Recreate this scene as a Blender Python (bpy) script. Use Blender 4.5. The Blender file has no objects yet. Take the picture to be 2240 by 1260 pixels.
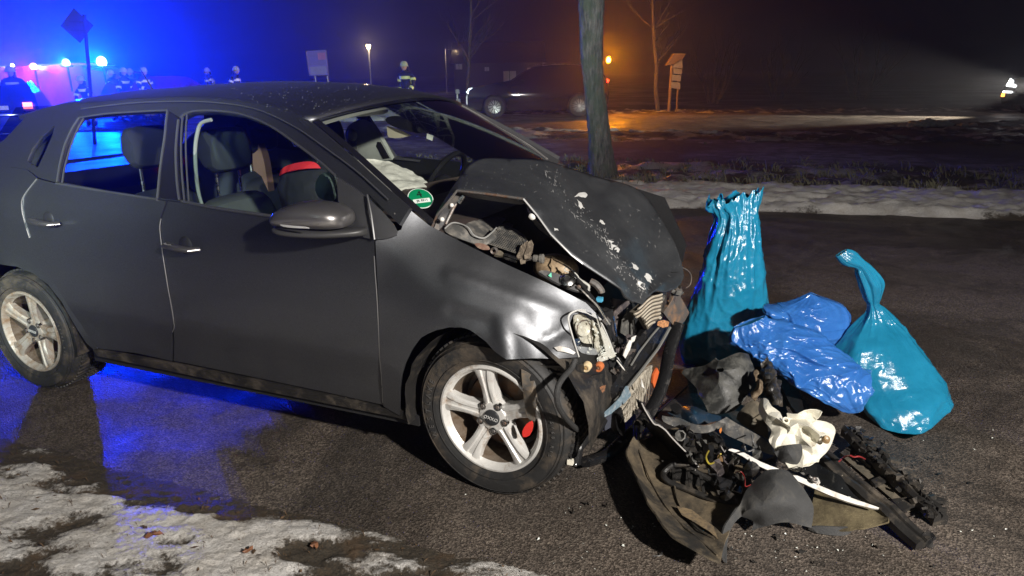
import bpy, bmesh, math, random
from math import radians, sin, cos, pi, sqrt, atan2, exp
from mathutils import Vector, Matrix, noise
from mathutils.geometry import delaunay_2d_cdt
random.seed(7)
D = bpy.data
SC = bpy.context.scene
COL = SC.collection

# ------------------------------------------------------------------ camera, world, lights, exposure
CAM_H, F_PX, PITCH, ROLL = 1.47415, 1528.24, radians(-17.153), radians(-0.8095)
FW = Vector((0, cos(PITCH), sin(PITCH)))
RT0 = Vector((1, 0, 0)); UP0 = RT0.cross(FW)
RT = RT0 * cos(ROLL) + UP0 * sin(ROLL)
UP = -RT0 * sin(ROLL) + UP0 * cos(ROLL)
cam_d = D.cameras.new('camera'); cam = D.objects.new('camera', cam_d); COL.objects.link(cam)
cam_d.sensor_width = 36; cam_d.lens = F_PX / 2240 * 36; cam_d.clip_start = 0.05; cam_d.clip_end = 2000
m3 = Matrix((RT, UP, -FW)).transposed().to_4x4(); m3.translation = Vector((0, 0, CAM_H)); cam.matrix_world = m3
SC.camera = cam
SC.view_settings.view_transform = 'Standard'; SC.view_settings.look = 'None'
SC.view_settings.exposure = 0; SC.view_settings.gamma = 1; SC.view_settings.use_curve_mapping = False
SC.render.engine = 'CYCLES'
cy = SC.cycles
cy.use_denoising = True; cy.use_adaptive_sampling = True; cy.max_bounces = 7; cy.diffuse_bounces = 2; cy.glossy_bounces = 3
cy.transmission_bounces = 4; cy.transparent_max_bounces = 12; cy.volume_bounces = 0; cy.caustics_reflective = False
cy.caustics_refractive = False; cy.sample_clamp_indirect = 3.0
W = D.worlds.new('World'); SC.world = W; W.use_nodes = True
bg = W.node_tree.nodes['Background']; bg.inputs[0].default_value = (0.30, 0.32, 0.50, 1); bg.inputs[1].default_value = 0.0065

def light(name, kind, loc, color, power, radius=0.1, aim=None, angle=60, blend=1.0):
    l = D.lights.new(name, kind); l.color = color; l.energy = power
    l.shadow_soft_size = radius
    o = D.objects.new(name, l); COL.objects.link(o); o.location = loc
    if kind == 'SPOT':
        l.spot_size = radians(angle); l.spot_blend = blend
    if aim is not None:
        o.rotation_euler = (Vector(aim) - Vector(loc)).to_track_quat('-Z', 'Y').to_euler()
    return o
# floodlight on its mast to the right of the wreck (outside the frame) and an added, unseen fill spot behind the camera
light('work_floodlight', 'SPOT', (2.45, -1.75, 2.95), (1.0, 0.94, 0.87), 2000, 0.10, (0.6, 3.2, 0.1), 110, 0.9)
light('added_fill_spot', 'SPOT', (-3.5, -9.0, 4.5), (0.86, 1.0, 0.95), 15000, 0.25, (-4.5, 24, 2.4), 37, 0.35)
# blue beacons of the emergency vehicles (the lenses themselves are built with the vehicles)
light('blue_beacon_light_one', 'SPOT', (-16.6, 29.7, 2.15), (0.0, 0.022, 1.0), 25000, 0.12, (-10.5, 10, 1.5), 102, 1.0)
light('blue_beacon_light_two', 'SPOT', (-18.0, 29.7, 2.12), (0.0, 0.035, 1.0), 9000, 0.12, (-12.5, 10, 1.5), 102, 1.0)
light('red_beacon_light', 'POINT', (-19.4, 29.7, 1.97), (1.0, 0.02, 0.2), 160, 0.12)
light('scene_light_on_vehicle', 'POINT', (-20.2, 29.6, 2.02), (0.75, 1.0, 0.6), 120, 0.1)
light('amber_beacon_light', 'POINT', (3.42, 25.3, 1.93), (1.0, 0.30, 0.0), 520, 0.06)
light('headlight_beam', 'SPOT', (15.9, 21.6, 0.92), (1.0, 0.92, 0.78), 6500, 0.08, (0.0, 21.3, 0.1), 44, 0.7)

# ------------------------------------------------------------------ pixel of the photograph -> point in the place
def ray(px, py):
    return RT * ((px - 1120) / F_PX) - UP * ((py - 630) / F_PX) + FW
EYE = Vector((0, 0, CAM_H))
def G(px, py, z=0.0):
    d = ray(px, py); return EYE + d * ((z - CAM_H) / d.z)
def Y(px, py, y):
    d = ray(px, py); return EYE + d * (y / d.y)
TX, TY, TH = 0.24831, 2.95302, -0.40319
CM = Matrix.Translation((TX, TY, 0)) @ Matrix.Rotation(TH, 4, 'Z'); CMI = CM.inverted()
EYEC = CMI @ EYE
def C(px, py, y):                       # on the plane y = const of the wrecked car's own frame
    d = CMI.to_3x3() @ ray(px, py); return EYEC + d * ((y - EYEC.y) / d.y)

# ------------------------------------------------------------------ objects
def tag(o, label=None, cat=None, group=None, kind=None):
    if label: o['label'] = label
    if cat: o['category'] = cat
    if group: o['group'] = group
    if kind: o['kind'] = kind
    return o
def empty(name, loc=(0, 0, 0), rz=0.0, label=None, cat=None, group=None, parent=None):
    o = D.objects.new(name, None); COL.objects.link(o); o.location = loc; o.rotation_euler = (0, 0, rz)
    o.empty_display_size = 0.1
    if parent: o.parent = parent
    return tag(o, label, cat, group)
def mobj(name, verts, faces, mat, parent=None, angle=35, recenter=None):
    if recenter is None: recenter = parent is None
    me = D.meshes.new(name)
    vs = [Vector(v) for v in verts]
    loc = Vector((0, 0, 0))
    if recenter and vs:
        lo = Vector([min(v[i] for v in vs) for i in range(3)]); hi = Vector([max(v[i] for v in vs) for i in range(3)])
        loc = Vector(((lo.x + hi.x) / 2, (lo.y + hi.y) / 2, lo.z)); vs = [v - loc for v in vs]
    me.from_pydata([tuple(v) for v in vs], [], faces); me.update()
    if mat:
        for m in (mat if isinstance(mat, (list, tuple)) else [mat]): me.materials.append(m)
    if angle:
        me.shade_smooth()
        try: me.set_sharp_from_angle(angle=radians(angle))
        except Exception: pass
    o = D.objects.new(name, me); COL.objects.link(o); o.location = loc
    if parent: o.parent = parent
    return o
class MB:
    def __init__(s): s.v = []; s.f = []
    def add(s, vs, fs):
        n = len(s.v); s.v += [Vector(v) for v in vs]; s.f += [tuple(i + n for i in f) for f in fs]; return s
    def box(s, c, d, M=None, taper=1.0):
        vs = []
        for z in (-1, 1):
            k = taper if z > 0 else 1
            for x, y in ((-1, -1), (1, -1), (1, 1), (-1, 1)):
                v = Vector((x * d[0] / 2 * k, y * d[1] / 2 * k, z * d[2] / 2))
                if M: v = M @ v
                vs.append(v + Vector(c))
        return s.add(vs, [(3, 2, 1, 0), (4, 5, 6, 7), (0, 1, 5, 4), (1, 2, 6, 5), (2, 3, 7, 6), (3, 0, 4, 7)])
    def bar(s, a, b, w, h, up=(0, 0, 1)):
        a = Vector(a); b = Vector(b); d = (b - a).normalized(); u = Vector(up)
        r = d.cross(u)
        if r.length < 1e-4: r = d.cross(Vector((1, 0, 0)))
        r.normalize(); u = r.cross(d)
        vs = []
        for p in (a, b):
            for x, z in ((-1, -1), (1, -1), (1, 1), (-1, 1)): vs.append(p + r * x * w / 2 + u * z * h / 2)
        return s.add(vs, [(3, 2, 1, 0), (4, 5, 6, 7), (0, 1, 5, 4), (1, 2, 6, 5), (2, 3, 7, 6), (3, 0, 4, 7)])
    def tube(s, path, rad, n=8, caps=True, flat=1.0):
        P = [Vector(p) for p in path]; R = rad if isinstance(rad, (list, tuple)) else [rad] * len(P)
        vs = []; fs = []; u = None
        for i, p in enumerate(P):
            d = (P[min(i + 1, len(P) - 1)] - P[max(i - 1, 0)]).normalized()
            if u is None:
                u = d.cross(Vector((0, 0, 1)))
                if u.length < 1e-3: u = d.cross(Vector((1, 0, 0)))
            else: u = u - d * u.dot(d)
            u.normalize(); w = d.cross(u)
            for k in range(n):
                a = 2 * pi * k / n; vs.append(p + (u * cos(a) + w * sin(a) * flat) * R[i])
        for i in range(len(P) - 1):
            for k in range(n):
                a = i * n + k; b = i * n + (k + 1) % n; fs.append((a, b, b + n, a + n))
        if caps: fs += [tuple(reversed(range(n))), tuple(range((len(P) - 1) * n, len(P) * n))]
        return s.add(vs, fs)
    def lathe(s, prof, n=48, M=None):      # prof: (radius, axial y) ; axis = y
        vs = []; fs = []
        for r, a in prof:
            for k in range(n):
                t = 2 * pi * k / n; v = Vector((r * cos(t), a, r * sin(t))); vs.append(M @ v if M else v)
        for i in range(len(prof) - 1):
            for k in range(n):
                a = i * n + k; b = i * n + (k + 1) % n; fs.append((a, b, b + n, a + n))
        return s.add(vs, fs)
    def ball(s, c, r, n=16, m=10, M=None):
        vs = []; fs = []; r = Vector(r) if hasattr(r, '__len__') else Vector((r, r, r))
        for i in range(m + 1):
            p = pi * i / m
            for k in range(n):
                t = 2 * pi * k / n; v = Vector((r.x * sin(p) * cos(t), r.y * sin(p) * sin(t), r.z * cos(p)))
                vs.append((M @ v if M else v) + Vector(c))
        for i in range(m):
            for k in range(n):
                a = i * n + k; b = i * n + (k + 1) % n; fs.append((a, b, b + n, a + n))
        return s.add(vs, fs)
    def prism(s, poly, f0, f1):            # polygon points mapped by f0 and f1
        n = len(poly); vs = [f0(p) for p in poly] + [f1(p) for p in poly]
        fs = [tuple(range(n)), tuple(reversed(range(n, 2 * n)))] + [(i, i + n, (i + 1) % n + n, (i + 1) % n) for i in range(n)]
        return s.add(vs, fs)
    def build(s, name, mat, parent=None, angle=35, **k): return mobj(name, s.v, s.f, mat, parent, angle, **k)

def inside(p, poly):
    x, y = p[0], p[1]; c = False; n = len(poly); j = n - 1
    for i in range(n):
        xi, yi = poly[i][0], poly[i][1]; xj, yj = poly[j][0], poly[j][1]
        if (yi > y) != (yj > y) and x < (xj - xi) * (y - yi) / (yj - yi) + xi: c = not c
        j = i
    return c
def resample(poly, step, closed=True):
    out = []; n = len(poly)
    for i in range(n if closed else n - 1):
        a = Vector(poly[i][:2]); b = Vector(poly[(i + 1) % n][:2]); k = max(1, int((b - a).length / step + .5))
        for j in range(k): out.append(a + (b - a) * (j / k))
    if not closed: out.append(Vector(poly[-1][:2]))
    return out
def segdist(p, a, b):
    ab = b - a; t = max(0, min(1, (p - a).dot(ab) / max(ab.length_squared, 1e-12))); return (p - a - ab * t).length
def tri2d(outer, holes, step, lines=()):
    pts = []; edges = []
    def loop(poly, closed=True):
        r = resample(poly, step, closed); n0 = len(pts); pts.extend(r)
        for i in range(len(r) if closed else len(r) - 1): edges.append((n0 + i, n0 + (i + 1) % len(r)))
        return r
    loops = [loop(outer)] + [loop(h) for h in holes] + [loop(l, False) for l in lines]
    x0 = min(p.x for p in loops[0]); x1 = max(p.x for p in loops[0]); y0 = min(p.y for p in loops[0]); y1 = max(p.y for p in loops[0])
    cell = {}
    for p in pts: cell.setdefault((int(p.x // step), int(p.y // step)), []).append(p)
    y = y0 + step / 2; row = 0
    while y < y1:
        x = x0 + step / 2 + (row % 2) * step / 2
        while x < x1:
            q = Vector((x, y))
            if inside(q, outer) and not any(inside(q, h) for h in holes):
                ci, cj = int(x // step), int(y // step); ok = True
                for i in (-1, 0, 1):
                    for j in (-1, 0, 1):
                        for r in cell.get((ci + i, cj + j), ()):
                            if (r - q).length < step * .55: ok = False
                if ok: pts.append(q)
            x += step
        y += step * .87; row += 1
    V, E, F, *_ = delaunay_2d_cdt(pts, edges, [], 1, 1e-7)
    F = [f for f in F if not any(inside(sum((V[i] for i in f), Vector((0, 0))) / len(f), h) for h in holes)]
    return V, F
def panel(name, outer, f3, step, mat, parent=None, holes=(), thick=0.0, lines=(), angle=30, flip=False, **k):
    V, F = tri2d(outer, holes, step, lines)
    vs = [f3(v.x, v.y) for v in V]
    if flip: F = [tuple(reversed(f)) for f in F]
    o = mobj(name, vs, F, mat, parent, angle, **k)
    if thick:
        m = o.modifiers.new('thickness', 'SOLIDIFY'); m.thickness = abs(thick); m.offset = -1 if thick > 0 else 1; m.use_rim = True
        e = o.modifiers.new('sharp_rim', 'EDGE_SPLIT'); e.split_angle = radians(35); e.use_edge_sharp = False
    return o
def mls(ctl, sig):
    """smooth surface through scattered (a, b, value) controls: moving least squares with a gaussian window"""
    def f(x, y):
        s = [0.0] * 9
        for a, b, v in ctl:
            dx, dy = (a - x) / sig, (b - y) / sig; w = exp(-(dx * dx + dy * dy)) + 1e-9
            s[0] += w; s[1] += w * dx; s[2] += w * dy; s[3] += w * dx * dx; s[4] += w * dx * dy; s[5] += w * dy * dy; s[6] += w * v; s[7] += w * dx * v; s[8] += w * dy * v
        k = .06 * s[0]; M = Matrix(((s[0], s[1], s[2]), (s[1], s[3] + k, s[4]), (s[2], s[4], s[5] + k)))
        return (M.inverted() @ Vector((s[6], s[7], s[8])))[0]
    return f
TEX = {}
def clouds(size):
    if size not in TEX:
        t = D.textures.new('crumple', 'CLOUDS'); t.noise_scale = size; t.noise_depth = 3; TEX[size] = t
    return TEX[size]
def sheet(name, outer, inner, f3, mat, parent=None, creases=(), holes=(), thick=0.004, crumple=0.0, csize=0.08, levels=2, angle=40, bnd=1.0, cr=1.0, **k):
    """control net of traced points (a, b, depth), triangulated in the plane, lifted by f3, then rounded, crumpled and given thickness"""
    allp = list(outer) + list(inner); n = len(outer)
    pts = [Vector(p[:2]) for p in allp]
    edges = [(i, (i + 1) % n) for i in range(n)]
    for h in holes:
        b = len(pts); allp += h; pts += [Vector(p[:2]) for p in h]; edges += [(b + i, b + (i + 1) % len(h)) for i in range(len(h))]
    def idx(p):
        q = Vector(p[:2]); return min(range(len(pts)), key=lambda i: (pts[i] - q).length)
    ce = []
    for line in creases:
        ids = [idx(p) for p in line]; ce += list(zip(ids, ids[1:]))
    edges += ce
    V, E, F, ov, *_ = delaunay_2d_cdt(pts, edges, [], 1, 1e-6)
    F = [f for f in F if not any(inside(sum((V[i] for i in f), Vector((0, 0))) / len(f), h) for h in holes)]
    mp = {}
    for i, src in enumerate(ov):
        for s in src: mp[s] = i
    def znear(v): near_ = sorted(range(len(pts)), key=lambda i: (pts[i] - v).length)[:3]; return sum(allp[i][2] for i in near_) / 3
    zs = [allp[src[0]][2] if src else znear(V[i]) for i, src in enumerate(ov)]
    vs = [f3(V[i].x, V[i].y, zs[i]) for i in range(len(V))]
    # thickness always grows away from the side one looks at
    q_ = parent; off_ = Vector((0, 0, 0)); incar = False
    while q_ is not None:
        if q_.name.startswith('crashed_car'): incar = True; break
        off_ += q_.location; q_ = q_.parent
    eye_ = EYEC if incar else EYE - off_; ce_ = sum(vs, Vector((0, 0, 0))) / len(vs); nn_ = Vector((0, 0, 0))
    for f in F: nn_ += (vs[f[1]] - vs[f[0]]).cross(vs[f[2]] - vs[f[0]])
    if nn_.dot(eye_ - ce_) < 0: F = [tuple(reversed(f)) for f in F]
    o = mobj(name, vs, F, mat, parent, angle, **k)
    me = o.data
    at = me.attributes.new('crease_edge', 'FLOAT', 'EDGE')
    cs = {frozenset((mp[a], mp[b])) for a, b in ce if a in mp and b in mp}
    cnt = {}
    for p in me.polygons:
        for ek in p.edge_keys: cnt[frozenset(ek)] = cnt.get(frozenset(ek), 0) + 1
    for e in me.edges:
        key = frozenset(e.vertices)
        at.data[e.index].value = bnd if cnt.get(key, 0) == 1 else (cr if key in cs else 0.0)
    if levels:
        s = o.modifiers.new('rounding', 'SUBSURF'); s.levels = levels; s.render_levels = levels
    if crumple:
        d = o.modifiers.new('crumple', 'DISPLACE'); d.texture = clouds(csize); d.strength = crumple; d.mid_level = .5; d.texture_coords = 'GLOBAL'
    if thick:
        t = o.modifiers.new('thickness', 'SOLIDIFY'); t.thickness = thick; t.offset = -1
        e = o.modifiers.new('sharp_rim', 'EDGE_SPLIT'); e.split_angle = radians(angle + 5); e.use_edge_sharp = False
    return o
def smoothpath(pts, k=6, closed=False):
    P = [Vector(p) for p in pts]; out = []; n = len(P)
    for i in range(n if closed else n - 1):
        if closed: a, b, c, d = P[(i - 1) % n], P[i], P[(i + 1) % n], P[(i + 2) % n]
        else: a, b, c, d = P[max(i - 1, 0)], P[i], P[i + 1], P[min(i + 2, n - 1)]
        for j in range(k):
            t = j / k; out.append(.5 * ((2 * b) + (c - a) * t + (2 * a - 5 * b + 4 * c - d) * t * t + (3 * b - a - 3 * c + d) * t ** 3))
    if not closed: out.append(P[-1])
    return out
def lerp(a, b, t): return a + (b - a) * t
def interp(tab, x):
    if x <= tab[0][0]: return tab[0][1]
    for (a, va), (b, vb) in zip(tab, tab[1:]):
        if x <= b: return va + (vb - va) * (x - a) / (b - a)
    return tab[-1][1]
def sm(x, a, b):
    t = max(0, min(1, (x - a) / (b - a))); return t * t * (3 - 2 * t)
def fbm(p, s, o=3): return noise.fractal(Vector(p) * s, 1.0, 2.0, o)
def text_mesh(name, body, size, M, mat, parent=None, extrude=0.0006, align='CENTER'):
    cu = D.curves.new(name, 'FONT'); cu.body = body; cu.size = size; cu.extrude = extrude; cu.align_x = align; cu.align_y = 'CENTER'
    cu.resolution_u = 2
    to = D.objects.new(name, cu); COL.objects.link(to); bpy.context.view_layer.update()
    dg = bpy.context.evaluated_depsgraph_get(); me = D.meshes.new_from_object(to.evaluated_get(dg)); D.objects.remove(to)
    me.transform(M); me.materials.clear(); me.materials.append(mat); me.name = name
    o = D.objects.new(name, me); COL.objects.link(o)
    if parent: o.parent = parent
    return o

# ------------------------------------------------------------------ materials
def new_mat(name):
    m = D.materials.new(name); m.use_nodes = True; nt = m.node_tree; return m, nt, nt.nodes, nt.links, nt.nodes['Principled BSDF']
def nz(ns, ls, scale, detail=4, rough=.55, coords='Object', kind='NOISE', vec=None, dist=0.0):
    tc = ns.new('ShaderNodeTexCoord')
    if kind == 'NOISE':
        t = ns.new('ShaderNodeTexNoise'); t.inputs['Detail'].default_value = detail; t.inputs['Roughness'].default_value = rough
        t.inputs['Distortion'].default_value = dist
    else:
        t = ns.new('ShaderNodeTexVoronoi')
    t.inputs['Scale'].default_value = scale
    if vec:
        mp = ns.new('ShaderNodeMapping'); mp.inputs['Scale'].default_value = vec; ls.new(tc.outputs[coords], mp.inputs[0]); ls.new(mp.outputs[0], t.inputs['Vector'])
    else: ls.new(tc.outputs[coords], t.inputs['Vector'])
    return t
def ramp(ns, ls, src, stops):
    r = ns.new('ShaderNodeValToRGB'); e = r.color_ramp.elements
    while len(e) < len(stops): e.new(.5)
    for el, (p, c) in zip(e, stops):
        el.position = p; el.color = (c[0], c[1], c[2], 1) if hasattr(c, '__len__') else (c, c, c, 1)
    ls.new(src, r.inputs[0]); return r.outputs[0]
def mix(ns, ls, f, a, b, mode='MIX'):
    m = ns.new('ShaderNodeMix'); m.data_type = 'RGBA'; m.blend_type = mode
    for sock, val in ((m.inputs[0], f), (m.inputs[6], a), (m.inputs[7], b)):
        if hasattr(val, 'is_output'): ls.new(val, sock)
        elif hasattr(val, '__len__'): sock.default_value = (*val[:3], 1)
        else: sock.default_value = val
    return m.outputs[2]
def bump(ns, ls, h, strength, dist, normal=None):
    b = ns.new('ShaderNodeBump'); b.inputs['Strength'].default_value = strength; b.inputs['Distance'].default_value = dist
    ls.new(h, b.inputs['Height'])
    if normal is not None: ls.new(normal, b.inputs['Normal'])
    return b.outputs[0]
MATS = {}
def mat(name, col, rough=.5, metal=0.0, dirt=None, dirt_amt=.5, dscale=6, var=.15, bmp=0.0, bscale=60, coat=0.0, spec=.5, emit=None, estr=0, speck=None, trans=0, sss=0):
    if name in MATS: return MATS[name]
    m, nt, ns, ls, p = new_mat(name)
    n = nz(ns, ls, dscale, 6, .62)
    c2 = tuple(min(1, x * (1 - var)) for x in col); c3 = tuple(min(1, x * (1 + var)) for x in col)
    c = ramp(ns, ls, n.outputs[0], [(.3, c2), (.7, c3)])
    ro = None
    if dirt:
        n2 = nz(ns, ls, dscale * 1.7, 9, .7, dist=.4)
        k = ramp(ns, ls, n2.outputs[0], [(.62 - dirt_amt * .35, 0.0), (.78 - dirt_amt * .25, 1.0)])
        c = mix(ns, ls, k, c, dirt)
        mr = ns.new('ShaderNodeMapRange'); ls.new(k, mr.inputs[0]); mr.inputs[3].default_value = rough; mr.inputs[4].default_value = min(1, rough + .35)
        ro = mr.outputs[0]
    if speck:
        sc_, cc, th = speck
        v = nz(ns, ls, sc_, 3, .6); k = ramp(ns, ls, v.outputs[0], [(th, 0.0), (th + .03, 1.0)]); c = mix(ns, ls, k, c, cc)
    ls.new(c, p.inputs['Base Color'])
    if ro: ls.new(ro, p.inputs['Roughness'])
    else:
        n3 = nz(ns, ls, dscale * 3, 5); mr = ns.new('ShaderNodeMapRange'); ls.new(n3.outputs[0], mr.inputs[0])
        mr.inputs[3].default_value = max(.02, rough * .75); mr.inputs[4].default_value = min(1, rough * 1.25); ls.new(mr.outputs[0], p.inputs['Roughness'])
    p.inputs['Metallic'].default_value = metal; p.inputs['Coat Weight'].default_value = coat; p.inputs['Coat Roughness'].default_value = .12
    p.inputs['Specular IOR Level'].default_value = spec
    if bmp:
        b = nz(ns, ls, bscale, 5, .6); ls.new(bump(ns, ls, b.outputs[0], 1.0, bmp), p.inputs['Normal'])
    if emit: p.inputs['Emission Color'].default_value = (*emit, 1); p.inputs['Emission Strength'].default_value = estr
    if trans: p.inputs['Transmission Weight'].default_value = trans
    if sss: p.inputs['Subsurface Weight'].default_value = sss; p.inputs['Subsurface Radius'].default_value = (.02, .02, .02); p.inputs['Subsurface Scale'].default_value = .5
    MATS[name] = m; return m
def glass_mat(name, tint=(.75, .82, .8), gl=.06):
    if name in MATS: return MATS[name]
    m, nt, ns, ls, p = new_mat(name); ns.remove(p); out = ns['Material Output']
    t = ns.new('ShaderNodeBsdfTransparent'); t.inputs[0].default_value = (*tint, 1)
    g = ns.new('ShaderNodeBsdfGlossy'); g.inputs['Roughness'].default_value = .03; g.inputs[0].default_value = (.9, .9, .9, 1)
    lw = ns.new('ShaderNodeFresnel'); lw.inputs[0].default_value = 1.09
    mx = ns.new('ShaderNodeMixShader'); ls.new(lw.outputs[0], mx.inputs[0]); ls.new(t.outputs[0], mx.inputs[1]); ls.new(g.outputs[0], mx.inputs[2])
    ls.new(mx.outputs[0], out.inputs[0]); MATS[name] = m; return m

PAINT = None
def paint_mat():
    m, nt, ns, ls, p = new_mat('dark_grey_metallic_paint')
    n = nz(ns, ls, 900, 1, .5); n2 = nz(ns, ls, 3.2, 8, .68); n3 = nz(ns, ls, 75, 3, .7); n4 = nz(ns, ls, 14, 7, .7, vec=(1, 1, 2.5))
    c = mix(ns, ls, ramp(ns, ls, n.outputs[0], [(.35, 0.0), (.7, 1.0)]), (.115, .122, .134), (.235, .24, .25))
    # road dirt, thickest low on the doors and sills
    tc = ns.new('ShaderNodeTexCoord'); sx = ns.new('ShaderNodeSeparateXYZ'); ls.new(tc.outputs['Object'], sx.inputs[0])
    mz = ns.new('ShaderNodeMapRange'); ls.new(sx.outputs['Z'], mz.inputs[0]); mz.inputs[1].default_value = .85; mz.inputs[2].default_value = .15; mz.inputs[3].default_value = -.22; mz.inputs[4].default_value = .10
    ad = ns.new('ShaderNodeMath'); ad.operation = 'ADD'; ls.new(n2.outputs[0], ad.inputs[0]); ls.new(mz.outputs[0], ad.inputs[1])
    grime = ramp(ns, ls, ad.outputs[0], [(.42, 0.0), (.80, .32)]); spl = ramp(ns, ls, n4.outputs[0], [(.60, 0.0), (.68, .30)])
    c = mix(ns, ls, grime, c, (.085, .075, .065)); 
    c = mix(ns, ls, ramp(ns, ls, n3.outputs[0], [(.74, 0.0), (.76, .45)]), c, (.30, .30, .28)); ls.new(c, p.inputs['Base Color'])
    mm = ns.new('ShaderNodeMapRange'); ls.new(grime, mm.inputs[0]); mm.inputs[2].default_value = .45; mm.inputs[3].default_value = .97; mm.inputs[4].default_value = .80; ls.new(mm.outputs[0], p.inputs['Metallic'])
    a2 = ns.new('ShaderNodeMath'); a2.operation = 'ADD'; ls.new(grime, a2.inputs[0]); ls.new(spl, a2.inputs[1])
    mr = ns.new('ShaderNodeMapRange'); ls.new(a2.outputs[0], mr.inputs[0]); mr.inputs[2].default_value = .6; mr.inputs[3].default_value = .46; mr.inputs[4].default_value = .56; ls.new(mr.outputs[0], p.inputs['Roughness'])
    p.inputs['Coat Weight'].default_value = .30; cr = ns.new('ShaderNodeMapRange'); ls.new(a2.outputs[0], cr.inputs[0]); cr.inputs[2].default_value = .6; cr.inputs[3].default_value = .08; cr.inputs[4].default_value = .4; ls.new(cr.outputs[0], p.inputs['Coat Roughness'])
    ls.new(bump(ns, ls, n2.outputs[0], .5, .003), p.inputs['Normal'])
    return m
PAINT = paint_mat(); MATS['paint'] = PAINT
def hood_mat():
    m, nt, ns, ls, p = new_mat('scratched_hood_paint')
    n2 = nz(ns, ls, 5, 8, .7); c = ramp(ns, ls, n2.outputs[0], [(.35, (.048, .052, .058)), (.72, (.085, .09, .096))])
    # shattered clear scratches, long in one direction, gathered on the damaged front half
    sc_ = nz(ns, ls, 26, 9, .75, vec=(2.2, .5, 1)); zone = nz(ns, ls, 2.6, 3)
    s1 = ramp(ns, ls, sc_.outputs[0], [(.66, 0.0), (.69, 1.0)]); z1 = ramp(ns, ls, zone.outputs[0], [(.5, 0.0), (.62, 1.0)])
    mul = ns.new('ShaderNodeMath'); mul.operation = 'MULTIPLY'; ls.new(s1, mul.inputs[0]); ls.new(z1, mul.inputs[1])
    c = mix(ns, ls, mul.outputs[0], c, (.5, .5, .49))
    sp = nz(ns, ls, 240, 2, .5); c = mix(ns, ls, ramp(ns, ls, sp.outputs[0], [(.72, 0.0), (.75, .6)]), c, (.45, .45, .45))
    ls.new(c, p.inputs['Base Color']); p.inputs['Metallic'].default_value = .35; p.inputs['Roughness'].default_value = .42
    p.inputs['Coat Weight'].default_value = .35; p.inputs['Coat Roughness'].default_value = .25
    ls.new(bump(ns, ls, n2.outputs[0], .6, .006), p.inputs['Normal'])
    return m
HOOD = hood_mat()
BLK = mat('black_plastic', (.016, .016, .017), .30, dirt=(.04, .036, .032), dirt_amt=.15, dscale=7, bmp=.002, bscale=40)
BLKD = mat('dusty_black_plastic', (.022, .021, .020), .42, dirt=(.10, .082, .062), dirt_amt=.42, dscale=5, bmp=.003, bscale=30, speck=(90, (.3, .27, .22), .72))
DUST = mat('dusty_brown_undertray', (.030, .027, .023), .6, dirt=(.15, .115, .07), dirt_amt=.62, dscale=3.5, bmp=.004, bscale=35, speck=(120, (.03, .03, .03), .68))
OLIVE = mat('olive_dusty_plate', (.075, .068, .05), .7, dirt=(.17, .14, .10), dirt_amt=.6, dscale=6, bmp=.002)
FELT = mat('dark_felt_liner', (.05, .051, .052), .85, dirt=(.10, .095, .085), dirt_amt=.35, dscale=8, bmp=.002, bscale=160, speck=(60, (.3, .3, .28), .78))
DULLBLK = mat('matt_black', (.012, .012, .013), .8)
RUB = mat('tyre_rubber', (.024, .024, .024), .62, dirt=(.11, .085, .06), dirt_amt=.42, dscale=5, bmp=.0015, bscale=90)
RIM = mat('silver_alloy', (.72, .71, .68), .36, metal=.22, dirt=(.34, .23, .14), dirt_amt=.25, dscale=9, bmp=.0006, bscale=80)
RIMD = mat('shade_painted_alloy', (.50, .46, .41), .45, metal=.4, dirt=(.28, .18, .11), dirt_amt=.55, dscale=9)  # darker copy of the alloy, shade put into its colour, with more dirt
CHR = mat('bare_metal', (.55, .55, .54), .25, metal=1.0, dirt=(.25, .2, .15), dirt_amt=.3, dscale=20)
STEEL = mat('dirty_steel', (.20, .19, .18), .5, metal=.6, dirt=(.20, .10, .05), dirt_amt=.45, dscale=14, bmp=.002)
WHT = mat('cream_plastic', (.80, .76, .64), .45, dirt=(.36, .24, .12), dirt_amt=.22, dscale=9, bmp=.002, bscale=25, sss=.1)
WHITE = mat('white_plastic', (.78, .76, .72), .4, dirt=(.4, .33, .25), dirt_amt=.3, dscale=9)
TRIM = mat('beige_trim', (.50, .52, .47), .75, dscale=8)
SEAT = mat('grey_seat_fabric', (.035, .042, .043), .9, bmp=.001, bscale=400)
SEATL = mat('light_grey_seat_fabric', (.10, .112, .105), .9, bmp=.001, bscale=400)
REDM = mat('red_fabric', (.65, .02, .03), .7)
BAGM = mat('airbag_fabric', (.80, .77, .70), .85, dscale=10, bmp=.002, bscale=70)
GLS = glass_mat('car_glass')
DGLS = glass_mat('dark_car_glass', (.30, .32, .33))
REFL = mat('reflective_tape', (.85, .98, .30), .35)
REFS = mat('reflective_silver_tape', (.9, .92, .9), .3)
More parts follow.
